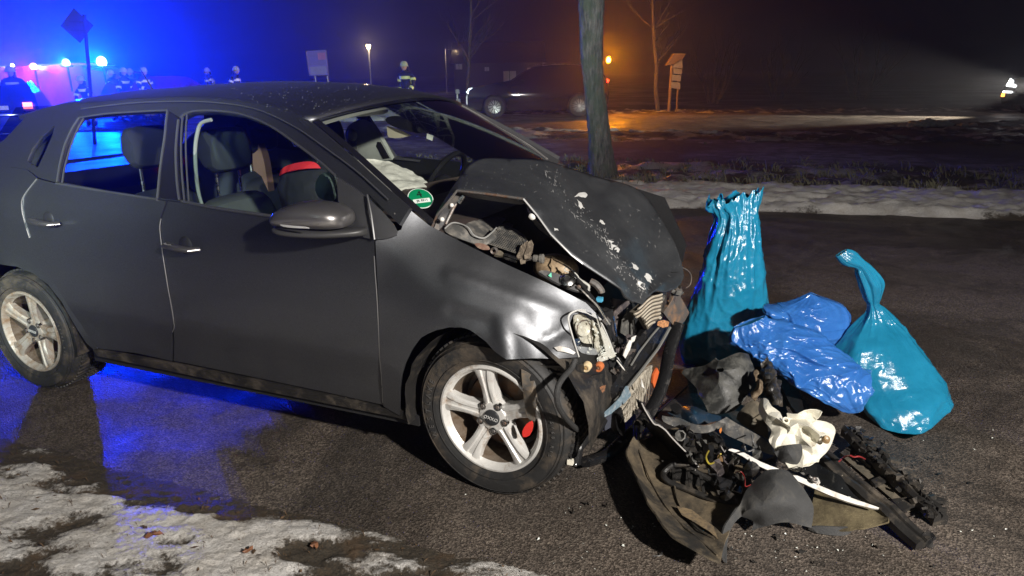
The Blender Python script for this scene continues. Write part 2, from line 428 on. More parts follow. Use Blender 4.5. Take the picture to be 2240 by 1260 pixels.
# ================================================================== THE SETTING
def asphalt_mat(name, base=(.040, .036, .033), wet=.5):
    m, nt, ns, ls, p = new_mat(name)
    v = nz(ns, ls, 165, kind='VORONOI'); v2 = nz(ns, ls, 95, kind='VORONOI'); big = nz(ns, ls, 1.1, 6, .6); med = nz(ns, ls, 9, 6, .65); fine = nz(ns, ls, 420, 4, .7)
    sep = ns.new('ShaderNodeSeparateColor'); ls.new(v.outputs['Color'], sep.inputs[0])
    stones = ramp(ns, ls, sep.outputs[0], [(0.0, tuple(b * .45 for b in base)), (.45, base), (.8, tuple(b * 2.2 for b in base)), (.97, (.20, .17, .14)), (1.0, (.33, .28, .22))])
    c = mix(ns, ls, ramp(ns, ls, med.outputs[0], [(.35, 0.0), (.75, .55)]), stones, (.055, .045, .037))
    c = mix(ns, ls, ramp(ns, ls, fine.outputs[0], [(.4, 0.0), (.75, .5)]), c, (.022, .019, .016))
    pa = nz(ns, ls, .8, 9, .72, dist=1.2); c = mix(ns, ls, ramp(ns, ls, pa.outputs[0], [(.46, 0.0), (.56, .55)]), c, (.018, .016, .014))
    cr = nz(ns, ls, 1.3, kind='VORONOI'); cr.feature = 'DISTANCE_TO_EDGE'; wp = nz(ns, ls, 2.2, 6, .7); va = ns.new('ShaderNodeVectorMath'); va.operation = 'ADD'; ls.new(cr.inputs['Vector'].links[0].from_socket, va.inputs[0]); ls.new(wp.outputs['Color'], va.inputs[1]); ls.new(va.outputs[0], cr.inputs['Vector'])
    c = mix(ns, ls, ramp(ns, ls, cr.outputs['Distance'], [(.0, .75), (.006, 0.0)]), c, (.008, .007, .006))
    ls.new(c, p.inputs['Base Color'])
    r = ramp(ns, ls, big.outputs[0], [(.40, .34), (.60, .72)]); ls.new(r, p.inputs['Roughness'])
    b1 = bump(ns, ls, v.outputs['Distance'], .8, .0032); b2 = bump(ns, ls, v2.outputs['Distance'], .6, .0022, b1); b3 = bump(ns, ls, fine.outputs[0], .6, .002, b2)
    ls.new(b3, p.inputs['Normal']); p.inputs['Specular IOR Level'].default_value = wet
    return m
ASPH = asphalt_mat('wet_asphalt', (.100, .081, .066))

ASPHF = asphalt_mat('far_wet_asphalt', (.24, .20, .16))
def ground_attr_mat(name, snowc, snowd, soil1, soil2, scl=1.0):
    m, nt, ns, ls, p = new_mat(name)
    at = ns.new('ShaderNodeAttribute'); at.attribute_name = 'snow'
    f = nz(ns, ls, 55 * scl, 8, .75); ad = ns.new('ShaderNodeMath'); ad.operation = 'MULTIPLY_ADD'
    ls.new(f.outputs[0], ad.inputs[0]); ad.inputs[1].default_value = .7; ls.new(at.outputs['Fac'], ad.inputs[2])
    k = ramp(ns, ls, ad.outputs[0], [(.74, 0.0), (.90, 1.0)])
    s1 = nz(ns, ls, 7 * scl, 8, .7); s2 = nz(ns, ls, 130 * scl, 5, .7)
    soil = mix(ns, ls, ramp(ns, ls, s2.outputs[0], [(.35, 0.0), (.65, 1.0)]), soil1, soil2)
    soil = mix(ns, ls, ramp(ns, ls, s1.outputs[0], [(.5, 0.0), (.7, .7)]), soil, (.13, .075, .035))
    sn = mix(ns, ls, ramp(ns, ls, s1.outputs[0], [(.40, 0.0), (.68, 1.0)]), snowc, snowd)
    sn = mix(ns, ls, ramp(ns, ls, s2.outputs[0], [(.52, 0.0), (.68, .65)]), sn, (.22, .19, .15))
    ls.new(mix(ns, ls, k, soil, sn), p.inputs['Base Color'])
    rr = ns.new('ShaderNodeMapRange'); ls.new(k, rr.inputs[0]); rr.inputs[3].default_value = .7; rr.inputs[4].default_value = .42; ls.new(rr.outputs[0], p.inputs['Roughness'])
    b1 = bump(ns, ls, f.outputs[0], 1.0, .012 / scl); b2 = bump(ns, ls, s2.outputs[0], 1.0, .006 / scl, b1); ls.new(b2, p.inputs['Normal'])
    return m
SNOWG = ground_attr_mat('patchy_snow_and_leaf_litter', (.80, .78, .75), (.62, .58, .52), (.030, .026, .020), (.085, .065, .042))
VERGE = ground_attr_mat('frosty_dark_grass', (.46, .45, .46), (.28, .27, .27), (.022, .022, .018), (.065, .060, .048), .35)
def heightgrid(name, poly, step, hfun, sfun, mt):
    xs = [p[0] for p in poly]; ys = [p[1] for p in poly]
    V, F = tri2d([Vector(p) for p in poly], [], step)
    vs = [(v.x, v.y, hfun(v.x, v.y)) for v in V]
    o = mobj(name, vs, F, mt, angle=60, recenter=False)
    a = o.data.attributes.new('snow', 'FLOAT', 'POINT')
    a.data.foreach_set('value', [sfun(v.x, v.y) for v in V])
    return tag(o, kind='structure')
L1 = lambda x: 1.79 - .397 * x
L2 = lambda x: 8.1 - .273 * x
# the field under everything, out to the horizon
m, nt, ns, ls, p = new_mat('dark_winter_field')
n1 = nz(ns, ls, .25, 8, .65); n2 = nz(ns, ls, 3, 6, .7)
c = mix(ns, ls, ramp(ns, ls, n1.outputs[0], [(.45, 0.0), (.58, .8)]), (.02, .02, .016), (.28, .28, .30))
c = mix(ns, ls, ramp(ns, ls, n2.outputs[0], [(.45, 0.0), (.6, .7)]), c, (.03, .028, .02)); ls.new(c, p.inputs['Base Color']); p.inputs['Roughness'].default_value = .8
ls.new(bump(ns, ls, n2.outputs[0], 1, .1), p.inputs['Normal'])
FIELD = m
g = MB(); g.add([(-340, -340, -.05), (340, -340, -.05), (340, 340, -.05), (-340, 340, -.05)], [(0, 1, 2, 3)])
tag(g.build('ground', FIELD, recenter=False), kind='structure')
# near road
g = MB(); xs = [-70, -20, -8, -3, 0, 3, 8, 20, 60]
vs = [(x, L1(x) - .35, 0) for x in xs] + [(x, L2(x) + .15, 0) for x in xs]; n = len(xs)
g.add(vs, [(i, i + 1, i + 1 + n, i + n) for i in range(n - 1)]); tag(g.build('road', ASPH, recenter=False), kind='structure')
# far road, curving
near = [G(p[0], p[1]) for p in ((700, 281), (1050, 283), (1400, 288), (1600, 291), (1800, 289), (2000, 277), (2240, 262))]
far = [G(p[0], p[1]) for p in ((700, 262), (1050, 252), (1400, 248), (1600, 248), (1800, 247), (2000, 246), (2240, 244))]
near = [Vector((-60, 25, 0)), Vector((-20, 21.5, 0))] + near + [Vector((40, 33, 0))]
far = [Vector((-60, 34, 0)), Vector((-20, 30, 0))] + far + [Vector((42, 40, 0))]
g = MB(); n = len(near); g.add([(v.x, v.y, .004) for v in near + far], [(i, i + 1, i + 1 + n, i + n) for i in range(n - 1)])
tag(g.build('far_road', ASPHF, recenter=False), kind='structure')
# near verge, bottom left: patchy snow over leaf litter
def near_s(x, y):
    d = (L1(x) + .03 - y)
    cov = .13 + .50 * sm(d, 0.0, .45) + .14 * sm(-x, 1.0, 2.0) + .55 * (fbm((x * 1.2, y * 2.4, 0), 1.3, 4)) + .30 * fbm((x, y * 2, 3), 5.5, 4)
    return max(0, min(1, cov)) if d > 0 else 0
def ridge2(x, y):
    return (1 - 2 * abs(noise.noise((x * 16, y * 30, 2)))) * .6 + (1 - 2 * abs(noise.noise((x * 41, y * 60, 9)))) * .45 + noise.noise((x * 110, y * 110, 4)) * .25
def near_h(x, y):
    d = L1(x) + .12 - y; e = sm(d, 0, .25)
    return -.006 + e * (.012 + .020 * sm(near_s(x, y), .22, .60) + .006 * fbm((x, y * 1.6, 0), 14, 4) + .007 * ridge2(x, y)) + .03 * sm(d, .2, 1.2)
fine = [(-3.4, L1(-3.4) + .10), (.9, L1(.9) + .10), (.9, .95), (-3.4, 1.0)]
heightgrid('near_snowy_verge', fine, .0095, near_h, near_s, SNOWG)
heightgrid('near_verge_beyond', [(-14, L1(-14) + .1), (-3.4, L1(-3.4) + .10), (-3.4, 1.0), (.9, .95), (.9, L1(.9) + .10), (9, L1(9) + .1), (9, -8), (-14, -8)], .25, near_h, near_s, SNOWG)
# snow bank along the far edge of the near road
def bank_s(x, y):
    d = y - L2(x); return .50 + .34 * sm(d, 0, .3) * (1 - sm(d, 1.75, 2.0)) + .35 * fbm((x, y * 2.2, 1), 1.6, 4) - .30 * (1 - sm(d, -.02, .12)) + .12 * fbm((x, y, 1), 9, 3)
def bank_h(x, y):
    d = y - L2(x) + .07 * fbm((x, 0, 0), 2.3, 3); e = sm(d, 0, .28) * (1 - .35 * sm(d, 1.4, 2.0))
    return -.02 + e * (.085 + .05 * fbm((x, y * 1.5, 0), 2.2, 4) + .03 * fbm((x, y * 1.5, 0), 8, 3) + .012 * fbm((x, y, 7), 28, 3))
heightgrid('roadside_snow_bank', [(-3.1, L2(-3.1)), (2, L2(2)), (13, L2(13)), (13, L2(13) + 2), (2, L2(2) + 2), (-3.1, L2(-3.1) + 2)], .05, bank_h, bank_s, SNOWG)
# dark frosty grass between the roads
def vg_s(x, y): return .42 + .40 * fbm((x, y * .8, 0), .9, 5) + .28 * fbm((x, y, 4), 3.0, 4)
def vg_h(x, y):
    d = y - L2(x) - 1.8; return -.03 + sm(d, 0, .6) * (.02 + .06 * fbm((x, y, 0), 1.4, 4) + .05 * fbm((x, y, 0), 4.5, 3)) - .15 * sm(d, 1.5, 5) * (1 - sm(d, 5, 8.5))
poly = [(-4.4, 15), (-3.0, L2(-3) + 1.85), (2, L2(2) + 1.85), (13, L2(13) + 1.85), (26, L2(13) + 1.85)] + [(40, 33)] + [(v.x, v.y + .05) for v in reversed(near[2:-1])] + [(-24, 21.9)]
heightgrid('frosty_grass_strip', poly, .13, vg_h, vg_s, VERGE)
ICY = ground_attr_mat('icy_wet_lot', (.60, .60, .62), (.35, .35, .36), (.03, .03, .03), (.06, .055, .05))
for l_ in list(ICY.node_tree.links):
    if l_.to_socket.name == 'Roughness': ICY.node_tree.links.remove(l_)
ICY.node_tree.nodes['Principled BSDF'].inputs['Roughness'].default_value = .30
for n_ in ICY.node_tree.nodes:
    if n_.type == 'BUMP': n_.inputs['Strength'].default_value = .35
heightgrid('icy_side_road', [(-34, 19.4), (-20, L2(-20) + .3), (-9, L2(-9) + .1), (-3.4, L2(-3.4) + .1), (-3.2, 11), (-4.6, 15), (-5, 19.4), (-12, 20.4), (-20, 21.4), (-34, 22.6)], .16, lambda x, y: .006 + .008 * fbm((x, y, 0), 1.5, 4), lambda x, y: .52 + .4 * fbm((x, y, 0), .7, 4), ICY)
# snow edges of the far road
def edge_strip(name, line, w, h, s0):
    V = []; F = []; pts = smoothpath([(v.x, v.y, 0) for v in line], 40)
    for p in pts:
        for j in range(7):
            t = j / 6; q = (p.x, p.y + (t - .5) * w, 0)
            V.append((q[0], q[1], .003 + (1 - (2 * t - 1) ** 2) * (h * .4 + h * max(0, fbm(q, 3.1, 4)) * 2.4)))
    for i in range(len(pts) - 1):
        for j in range(6): a = i * 7 + j; F.append((a, a + 7, a + 8, a + 1))
    o = mobj(name, V, F, SNOWG, angle=60, recenter=False); a = o.data.attributes.new('snow', 'FLOAT', 'POINT')
    a.data.foreach_set('value', [s0 + .5 * fbm(v, 2.2, 4) for v in V]); tag(o, kind='structure')
edge_strip('far_road_snow_edge', near[1:6], .45, .05, .52)
edge_strip('far_verge_snow_edge', [v + Vector((0, 1.2, 0)) for v in far[1:-1]], 2.6, .05, .40)
# grass tufts: joined, nobody could count them
g = MB(); rnd = random.Random(3)
def tuft(cx, cy, cz, h, n, spread, ws=1.0):
    for _ in range(n):
        a = rnd.random() * 2 * pi; l = h * rnd.uniform(.5, 1.1); bx = cx + rnd.gauss(0, spread); by = cy + rnd.gauss(0, spread)
        dx = cos(a) * l * rnd.uniform(.1, .7); dy = sin(a) * l * rnd.uniform(.1, .7); w = (.004 + .003 * rnd.random()) * ws
        g.add([(bx - w, by, cz), (bx + w, by, cz), (bx + dx * .4 + w * .6, by + dy * .4, cz + l * .6), (bx + dx, by + dy, cz + l * rnd.uniform(.7, 1))], [(0, 1, 2), (0, 2, 3)])
for _ in range(900):
    x = rnd.uniform(-6, 13); y = L2(x) + 1.8 + abs(rnd.gauss(0, 3.2))
    if y < 17: tuft(x, y, vg_h(x, y) - .01, rnd.uniform(.06, .16), 9, .05)
for _ in range(70):
    x = rnd.uniform(-1, 12); y = L2(x) + rnd.uniform(1.7, 2.1); tuft(x, y, .03, rnd.uniform(.08, .17), 12, .05)
GRS = mat('dry_winter_grass', (.10, .095, .05), .8, dscale=2, var=.4)
tag(g.build('grass_tufts', GRS, angle=0), 'dry grass tufts poking out of the frosty strip between the roads', 'grass', kind='stuff')
# a few blades, twigs and leaf bits in the near snow
g = MB()
for _ in range(260):
    x = rnd.uniform(-2.6, .4); y = L1(x) - abs(rnd.gauss(0, .35)); tuft(x, y, near_h(x, y), rnd.uniform(.008, .035), 2, .012, .18)
for _ in range(170):
    x = rnd.uniform(-2.6, .4); y = L1(x) + .05 - abs(rnd.gauss(0, .4)); z = near_h(x, y) + .004; r = rnd.uniform(.0015, .012) * rnd.random(); a = rnd.random() * 6.3
    g.add([(x + cos(a + k * 1.57) * r * (1.6 if k % 2 else .7), y + sin(a + k * 1.57) * r * (1.6 if k % 2 else .7), z + rnd.uniform(0, .005)) for k in range(4)], [(0, 1, 2, 3)])
tag(g.build('leaf_litter', mat('brown_litter', (.10, .06, .03), .8, dscale=30, var=.5), angle=0), 'small brown blades and leaf bits in the snow of the near verge', 'leaf litter', kind='stuff')
def leaf(px, py, s, label, rz, seed):
    r = random.Random(seed); c = G(px, py, .03); c.z = near_h(c.x, c.y) + .012
    vs = [Vector((0, 0, .006))]
    lob = [(1, 0), (.6, .35), (.75, .75), (.25, .6), (0, 1.0), (-.3, .62), (-.8, .7), (-.6, .3), (-1, 0), (-.55, -.4), (0, -.5), (.55, -.4)]
    for a, b in lob: vs.append(Vector((a * s, b * s * .8, r.uniform(-.1, .35) * s)))
    o = mobj('dead_leaf', [Matrix.Rotation(rz, 4, 'Z') @ v + c for v in vs], [(0, i + 1, (i + 1) % 12 + 1) for i in range(12)], mat('dead_leaf_brown', (.20, .085, .04), .55, dscale=60, var=.3))
    tag(o, label, 'leaf', 'dead leaves on the near verge')
leaf(338, 1180, .030, 'largest orange-brown dead leaf lying on the snow at the lower left', .3, 1)
leaf(545, 1215, .020, 'long narrow dark brown dead leaf curled on the snow', 1.1, 2)
leaf(690, 1190, .022, 'small ochre dead leaf at the frayed edge of the snow', 2.0, 3)
leaf(435, 1085, .008, 'tiny pale leaf crumb where the snow meets the asphalt', 2.0, 4)

# ------------------------------------------------------------------ haze
hz = MB(); hz.box((0, 0, 5.5), (700, 700, 13.4)); ho = hz.build('haze', None, angle=0, recenter=False)
m = D.materials.new('night_haze'); m.use_nodes = True; nt = m.node_tree; nt.nodes.clear()
out = nt.nodes.new('ShaderNodeOutputMaterial'); pv = nt.nodes.new('ShaderNodeVolumePrincipled')
pv.inputs['Color'].default_value = (.92, .93, 1, 1); pv.inputs['Density'].default_value = .0050; pv.inputs['Anisotropy'].default_value = .8
nt.links.new(pv.outputs[0], out.inputs['Volume']); ho.data.materials.append(m); tag(ho, kind='stuff')

# ------------------------------------------------------------------ trees
def bark_mat(name, a, b, moss=None):
    m, nt, ns, ls, p = new_mat(name)
    n = nz(ns, ls, 22, 8, .7, vec=(1, 1, .22)); n2 = nz(ns, ls, 5, 6, .6)
    c = ramp(ns, ls, n.outputs[0], [(.35, a), (.65, b)])
    if moss: c = mix(ns, ls, ramp(ns, ls, n2.outputs[0], [(.42, 0.0), (.60, .75)]), c, moss)
    ls.new(c, p.inputs['Base Color']); p.inputs['Roughness'].default_value = .85
    ls.new(bump(ns, ls, n.outputs[0], 1, .07), p.inputs['Normal']); return m
BARK = bark_mat('furrowed_mossy_bark', (.030, .032, .030), (.22, .21, .19), (.075, .10, .06))
BARK2 = bark_mat('pale_bark', (.05, .042, .035), (.16, .14, .115))
def branches(mb, p, d, L, r, depth, rnd, spread=.5, n=3):
    pts = [p]; rr = [r]; q = p.copy(); k = 5
    for i in range(k):
        d = (d + Vector((rnd.gauss(0, .12), rnd.gauss(0, .12), rnd.gauss(.03, .06)))).normalized(); q = q + d * L / k; pts.append(q.copy()); rr.append(r * (1 - .75 * (i + 1) / k))
    mb.tube(pts, rr, 5 if depth < 2 else 3)
    if depth < 3:
        for j in range(n + (depth == 1)):
            i = rnd.randint(1, k); a = Vector((rnd.gauss(0, 1), rnd.gauss(0, 1), rnd.uniform(0, .8))).normalized()
            branches(mb, pts[i], (d + a * spread * 1.6).normalized(), L * rnd.uniform(.4, .65), rr[i] * .65, depth + 1, rnd, spread, n)
t = empty('tree', G(1317, 384), label='thick mossy tree trunk with furrowed bark on the verge behind the wrecked car', cat='tree')
ctr = [(384, 1284, 1350), (374, 1288, 1346), (340, 1289, 1341), (300, 1288, 1336), (250, 1284, 1329), (200, 1279, 1322), (150, 1273, 1318), (100, 1270, 1318), (50, 1269, 1318), (0, 1267, 1320), (-60, 1265, 1316), (-160, 1262, 1308), (-300, 1262, 1300), (-470, 1265, 1293)]
rows = []; base = t.location.copy()
for py, l, r_ in ctr:
    a = Y(l, py, base.y); b = Y(r_, py, base.y); rows.append(((a + b) / 2 - base, (b - a).length / 2))
P_ = smoothpath([r[0] for r in rows], 22); Rr = smoothpath([Vector((r[1], 0, 0)) for r in rows], 22); vs = []; fs = []; N = 96
for i, (c_, r_) in enumerate(zip(P_, Rr)):
    for k in range(N):
        a = 2 * pi * k / N; fl = 1 + .18 * sm(-c_.z, -.45, 0) * max(0, sin(a * 3 + .6)) * (c_.z < .45)
        rad = r_.x * fl * (1 + .05 * noise.noise((cos(a) * 3, sin(a) * 3, c_.z * 1.2)) + .10 * abs(noise.noise((cos(a) * 8, sin(a) * 8, c_.z * 4.5))) + .05 * noise.noise((cos(a) * 16, sin(a) * 16, c_.z * 12)))
        vs.append((c_.x + cos(a) * rad, c_.y + sin(a) * rad, c_.z - (.05 if i == 0 else 0)))
for i in range(len(P_) - 1):
    for k in range(N): a = i * N + k; b = i * N + (k + 1) % N; fs.append((a, b, b + N, a + N))
mobj('trunk', vs, fs, BARK, t, 60)
rnd = random.Random(11); g = MB(); top = P_[-1]
for a in range(6):
    d = Vector((cos(a * 1.1), sin(a * 1.1), 1.2)).normalized(); branches(g, top - Vector((0, 0, .25 * a * .3)), d, 2.3, .075, 0, rnd)
g.build('crown', BARK, t)
def slim(name, basep, toppx, h, r, label, seed, mt=BARK2):
    t = empty(name, basep, label=label, cat='tree', group='slim bare trees beyond the far road'); rnd = random.Random(seed)
    tp = Y(toppx[0], toppx[1], basep.y) - basep; dirn = tp.normalized(); pts = [Vector((0, 0, -.05))]; k = 9
    for i in range(1, k): pts.append(dirn * h * i / (k - 1) + Vector((rnd.gauss(0, .04), rnd.gauss(0, .04), 0)))
    g = MB(); sp = smoothpath(pts, 4); g.tube(sp, [r * (1 - .8 * i / len(sp)) for i in range(len(sp))], 10); g.build('trunk', mt, t)
    g = MB()
    for i in range(22):
        f = rnd.uniform(.2, .97); q = dirn * h * f; a = rnd.random() * 6.28
        branches(g, q, Vector((cos(a), sin(a), rnd.uniform(.5, 1.2))).normalized(), h * .26 * (1.15 - f), r * .36 * (1.1 - f * .7), 1, rnd)
    g.build('crown', mt, t)
slim('slim_tree', G(1440, 244), (1424, 0), 6.8, .085, 'slim pale bare tree beside the signpost across the far road', 5)
slim('slim_tree', G(1020, 236), (1030, 0), 8.0, .09, 'dim bare tree behind the front of the dark parked car', 8, BARK)
# hedge-like dark shrubs far right, barely visible
rnd = random.Random(21)
for i, (px, yy, h, lab) in enumerate([(1560, 34, 3.2, 'faint leafless shrub nearest to the signpost beyond the far verge'), (1700, 38, 2.6, 'low faint leafless shrub in the middle of the dark field edge'), (1880, 36, 2.9, 'faint leafless shrub farthest to the right at the field edge')]):
    b = Y(px, 200, yy); b.z = 0; t = empty('bare_shrub', b, label=lab, cat='shrub', group='leafless shrubs at the field edge'); g = MB()
    for j in range(9): a = rnd.random() * 6.28; branches(g, Vector((cos(a) * .3, sin(a) * .3, -.05)), Vector((cos(a) * .5, sin(a) * .5, 1)).normalized(), h * rnd.uniform(.6, 1), .03, 1, rnd)
    g.build('stem', BARK, t)
# ================================================================== THE WRECKED CAR
car = empty('crashed_car', (TX, TY, 0), TH, 'dark grey wrecked hatchback with buckled bonnet and torn-off front bumper', 'car')
PROF = [(.10, .765), (.2, .79), (.30, .802), (.38, .808), (.43, .818), (.50, .832), (.65, .840), (.80, .839), (.90, .832), (.96, .820), (1.0, .800), (1.1, .755), (1.2, .708), (1.3, .655), (1.38, .605), (1.42, .56)]
def ys(x, z):
    y = interp(PROF, z)
    if x > .05: y -= .22 * (x - .05) ** 2
    if x < -2.4: y -= .16 * (-2.4 - x) ** 2 + .02 * (-2.4 - x)
    if z > .95 and x < -1.8: y -= .13 * sm(z, .95, 1.35) * min(1.3, (-1.8 - x)) ** 1.4
    for wx in (0, -2.47):
        r = sqrt((x - wx) ** 2 + (z - .30) ** 2)
        if r < .42: y += .014 * sm(.42 - r, 0, .08)
    return y
def S(px, py):
    yv = -.84
    for _ in range(14):
        p = C(px, py, yv); yv = -ys(p.x, max(.08, p.z))
    return Vector((p.x, p.z))
def fside(off=0.0, sgn=-1): return lambda x, z: Vector((x, sgn * (ys(x, z) + off), z))
def SP(*pts): return [S(*p) for p in pts]
FR, FL = fside(), fside(0, 1)
ST = .045
# ---- doors
bgap = [(365, 440), (353, 475), (350, 500), (357, 560), (370, 640), (381, 705), (378, 728), (378, 790)]
fd_top = [(735, 492), (610, 474), (480, 456)]
fd = SP((806, 428), (819, 525), (828, 700), (839, 886), (700, 855), (560, 826), (400, 793)) + SP(*[(x + 2, y) for x, y in reversed(bgap)]) + SP(*reversed(fd_top)) + SP((742, 495), (737, 388))
door = panel('front_door', fd, FR, ST, PAINT, car, thick=.012, flip=False, lines=[SP((384, 640), (500, 668), (600, 690), (700, 712), (826, 735))])
rdl = [(83, 391), (53, 433), (55, 476), (68, 520), (88, 575), (138, 650), (193, 735), (215, 762)]
rd = SP(*[(x - 2, y) for x, y in bgap]) + SP((300, 773), (215, 762)) + SP(*reversed(rdl[:-1])) + SP((125, 402), (240, 420))
rdoor = panel('rear_door', rd, FR, ST, PAINT, car, thick=.012)
# ---- sill
sill = SP((205, 764), (378, 795), (560, 831), (700, 860), (839, 891), (884, 898), (893, 920), (700, 878), (560, 850), (380, 812), (215, 778))
panel('sill', sill, lambda x, z: FR(x, z) + Vector((0, -.006, 0)), ST, BLKD, car, thick=.02)
MB().box((-1.2, -.70, .225), (1.75, .16, .04)).build('underbody', DULLBLK, car); MB().box((-1.25, .25, .20), (1.7, .8, .10)).build('underbody', DULLBLK, car)
g = MB(); rr_ = random.Random(3); yy_ = -.55  # added unseen boxes that break up the blue light passing under the car
while yy_ < .6:
    w_ = rr_.uniform(.03, .10); x0_ = rr_.uniform(-2.1, -1.5); g.box(((x0_ - .35) / 2, yy_, .16), (-.35 - x0_, w_, rr_.uniform(.10, .19))); yy_ += w_ + rr_.uniform(0, .06)
g.tube([(-2.3, .05, .13), (-1.2, .0, .11), (-.4, .05, .13)], .04, 10); g.build('exhaust_and_light_baffles', STEEL, car)
# ---- rear quarter with arch (continues out of the frame to the tail)
arch = SP((205, 765), (190, 752), (170, 722), (135, 660), (105, 622), (70, 596), (35, 583), (0, 578))
ar = [Vector((-2.47 + .345 * cos(a), .31 + .345 * sin(a))) for a in [radians(d) for d in range(95, 200, 12)]]
q = SP((83, 391), (53, 433), (55, 476), (68, 520), (88, 575), (138, 650), (193, 735), (213, 763)) + arch + ar + [Vector((-2.82, .22)), Vector((-3.02, .24)), Vector((-3.10, .45)), Vector((-3.10, .62)), Vector((-3.04, .80)), Vector((-2.99, .98))] + SP((20, 365), (60, 372))
# ---- side frame of the greenhouse (pillars and roof rail), with window openings
wf = SP((399, 438), (391, 380), (389, 310), (396, 260), (420, 247), (470, 245), (530, 253), (590, 277), (650, 318), (700, 356), (735, 387), (735, 490), (610, 473), (480, 455))
wr = SP((127, 398), (133, 360), (143, 320), (158, 285), (176, 258), (230, 250), (300, 245), (368, 242), (362, 300), (352, 370), (345, 434), (240, 418))
wq = SP((57, 352), (68, 326), (90, 297), (118, 274), (113, 295), (98, 330), (81, 366), (68, 361))
rail = SP((895, 455), (840, 407), (780, 352), (720, 301), (672, 262), (600, 236), (520, 222), (420, 215), (375, 215), (280, 219), (200, 226), (130, 230), (90, 238), (60, 250), (36, 275), (8, 305))
sf = rail + [Vector((-2.93, 1.06)), Vector((-2.99, .98))] + SP((20, 365), (60, 372), (83, 389), (125, 400), (240, 419), (345, 436), (365, 438), (480, 454), (610, 472), (735, 490), (742, 494), (806, 426), (872, 492))
BODYU = panel('body_side', sf, lambda x, z: FR(x, z) + Vector((0, .004, 0)), ST, PAINT, car, holes=[wf, wr, wq], thick=.02, angle=25)
panel('rear_quarter', q, FR, ST, PAINT, car, thick=.012)
# dark B-pillar cover and window guides between the side windows
panel('pillar_cover', SP((368, 241), (396, 258), (390, 310), (392, 380), (399, 438), (345, 432), (352, 370), (362, 300)), fside(.003), .06, mat('gloss_black_trim', (.012, .012, .014), .22), car, thick=.006)
GUIDE = mat('window_guide_rubber', (.05, .052, .055), .35)
for path, w in (([(127, 398), (133, 360), (143, 320), (158, 285), (176, 257)], 4), ([(138, 400), (142, 372), (152, 335), (168, 290), (185, 259)], 3), ([(368, 243), (362, 300), (352, 370), (346, 434)], 4), ([(392, 262), (386, 330), (389, 400), (394, 438)], 4),
                ([(402, 250), (398, 300), (399, 370), (405, 440)], 3), ([(411, 250), (408, 300), (410, 370), (415, 442)], 2.5), ([(176, 257), (230, 249), (300, 244), (368, 241)], 3), ([(396, 257), (420, 244), (470, 242), (530, 250), (590, 274), (650, 315), (700, 353), (735, 384)], 3.5),
                ([(125, 401), (240, 420), (345, 436)], 4), ([(399, 440), (480, 456), (610, 474), (735, 491)], 5), ([(180, 238), (280, 226), (375, 222), (470, 224), (560, 238), (640, 274), (700, 314), (780, 373), (850, 436)], 2.5)):
    P3 = [fside(.004)(v.x, v.y) for v in smoothpath([Vector((*S(*p), 0)) for p in path], 4)]
    MB().tube(P3, w * .0014, 6).build('window_seal', GUIDE, car)
# ---- side glass
def glasspane(nm, poly, label=None):
    o = panel(nm, poly, lambda x, z: FR(x, z) + Vector((0, .012, 0)), .12, GLS if nm == 'front_window' else glass_mat('tinted_rear_glass', (.82, .86, .9)), car)
glasspane('front_window', wf); glasspane('rear_window', wr); glasspane('quarter_window', wq)
sheet('pillar_trim', [(40, 378, -.60), (60, 320, -.58), (95, 278, -.53), (132, 262, -.52), (126, 300, -.55), (96, 378, -.60)], [], C, mat('shade_toned_trim', (.22, .26, .23), .8), car, levels=0, thick=.01)  # darker copy of the beige trim, shade put into its colour
# light door seal seen inside the front window
P3 = smoothpath([C(px, py, -.70) for px, py in ((462, 262), (440, 270), (431, 295), (427, 330), (429, 380), (434, 420), (441, 447))], 5)
MB().tube(P3, .0075, 8).build('door_seal', mat('pale_seal', (.22, .25, .23), .6), car)
# ---- far side (seen through the windows): same outlines mirrored
panel('body_side', sf, lambda x, z: FL(x, z), .09, mat('far_side_inner_trim', (.07, .07, .075), .7), car, holes=[wf, wr, wq], thick=-.03)
lowpoly = [Vector((-.42, .30)), Vector((-.42, .98)), Vector((-.6, 1.0))] + [Vector((-.85, .985)), Vector((-2.2, 1.045)), Vector((-2.99, .98)), Vector((-3.1, .6)), Vector((-3.02, .24)), Vector((-2.82, .22))] + list(reversed(ar)) + [Vector((-2.47 + .345 * cos(a), .31 + .345 * sin(a))) for a in [radians(d) for d in range(80, -10, -15)]] + [Vector((-2.1, .22)), Vector((-.45, .22))]
panel('far_doors', lowpoly, FL, .09, PAINT, car, thick=-.012)
panel('far_fender', [Vector((-.42, .30)), Vector((-.42, .98)), Vector((-.1, .93)), Vector((.25, .84)), Vector((.38, .6)), Vector((.34, .36))] + [Vector((.345 * cos(a), .31 + .345 * sin(a))) for a in [radians(d) for d in range(10, 175, 15)]], FL, .09, PAINT, car, thick=-.012)
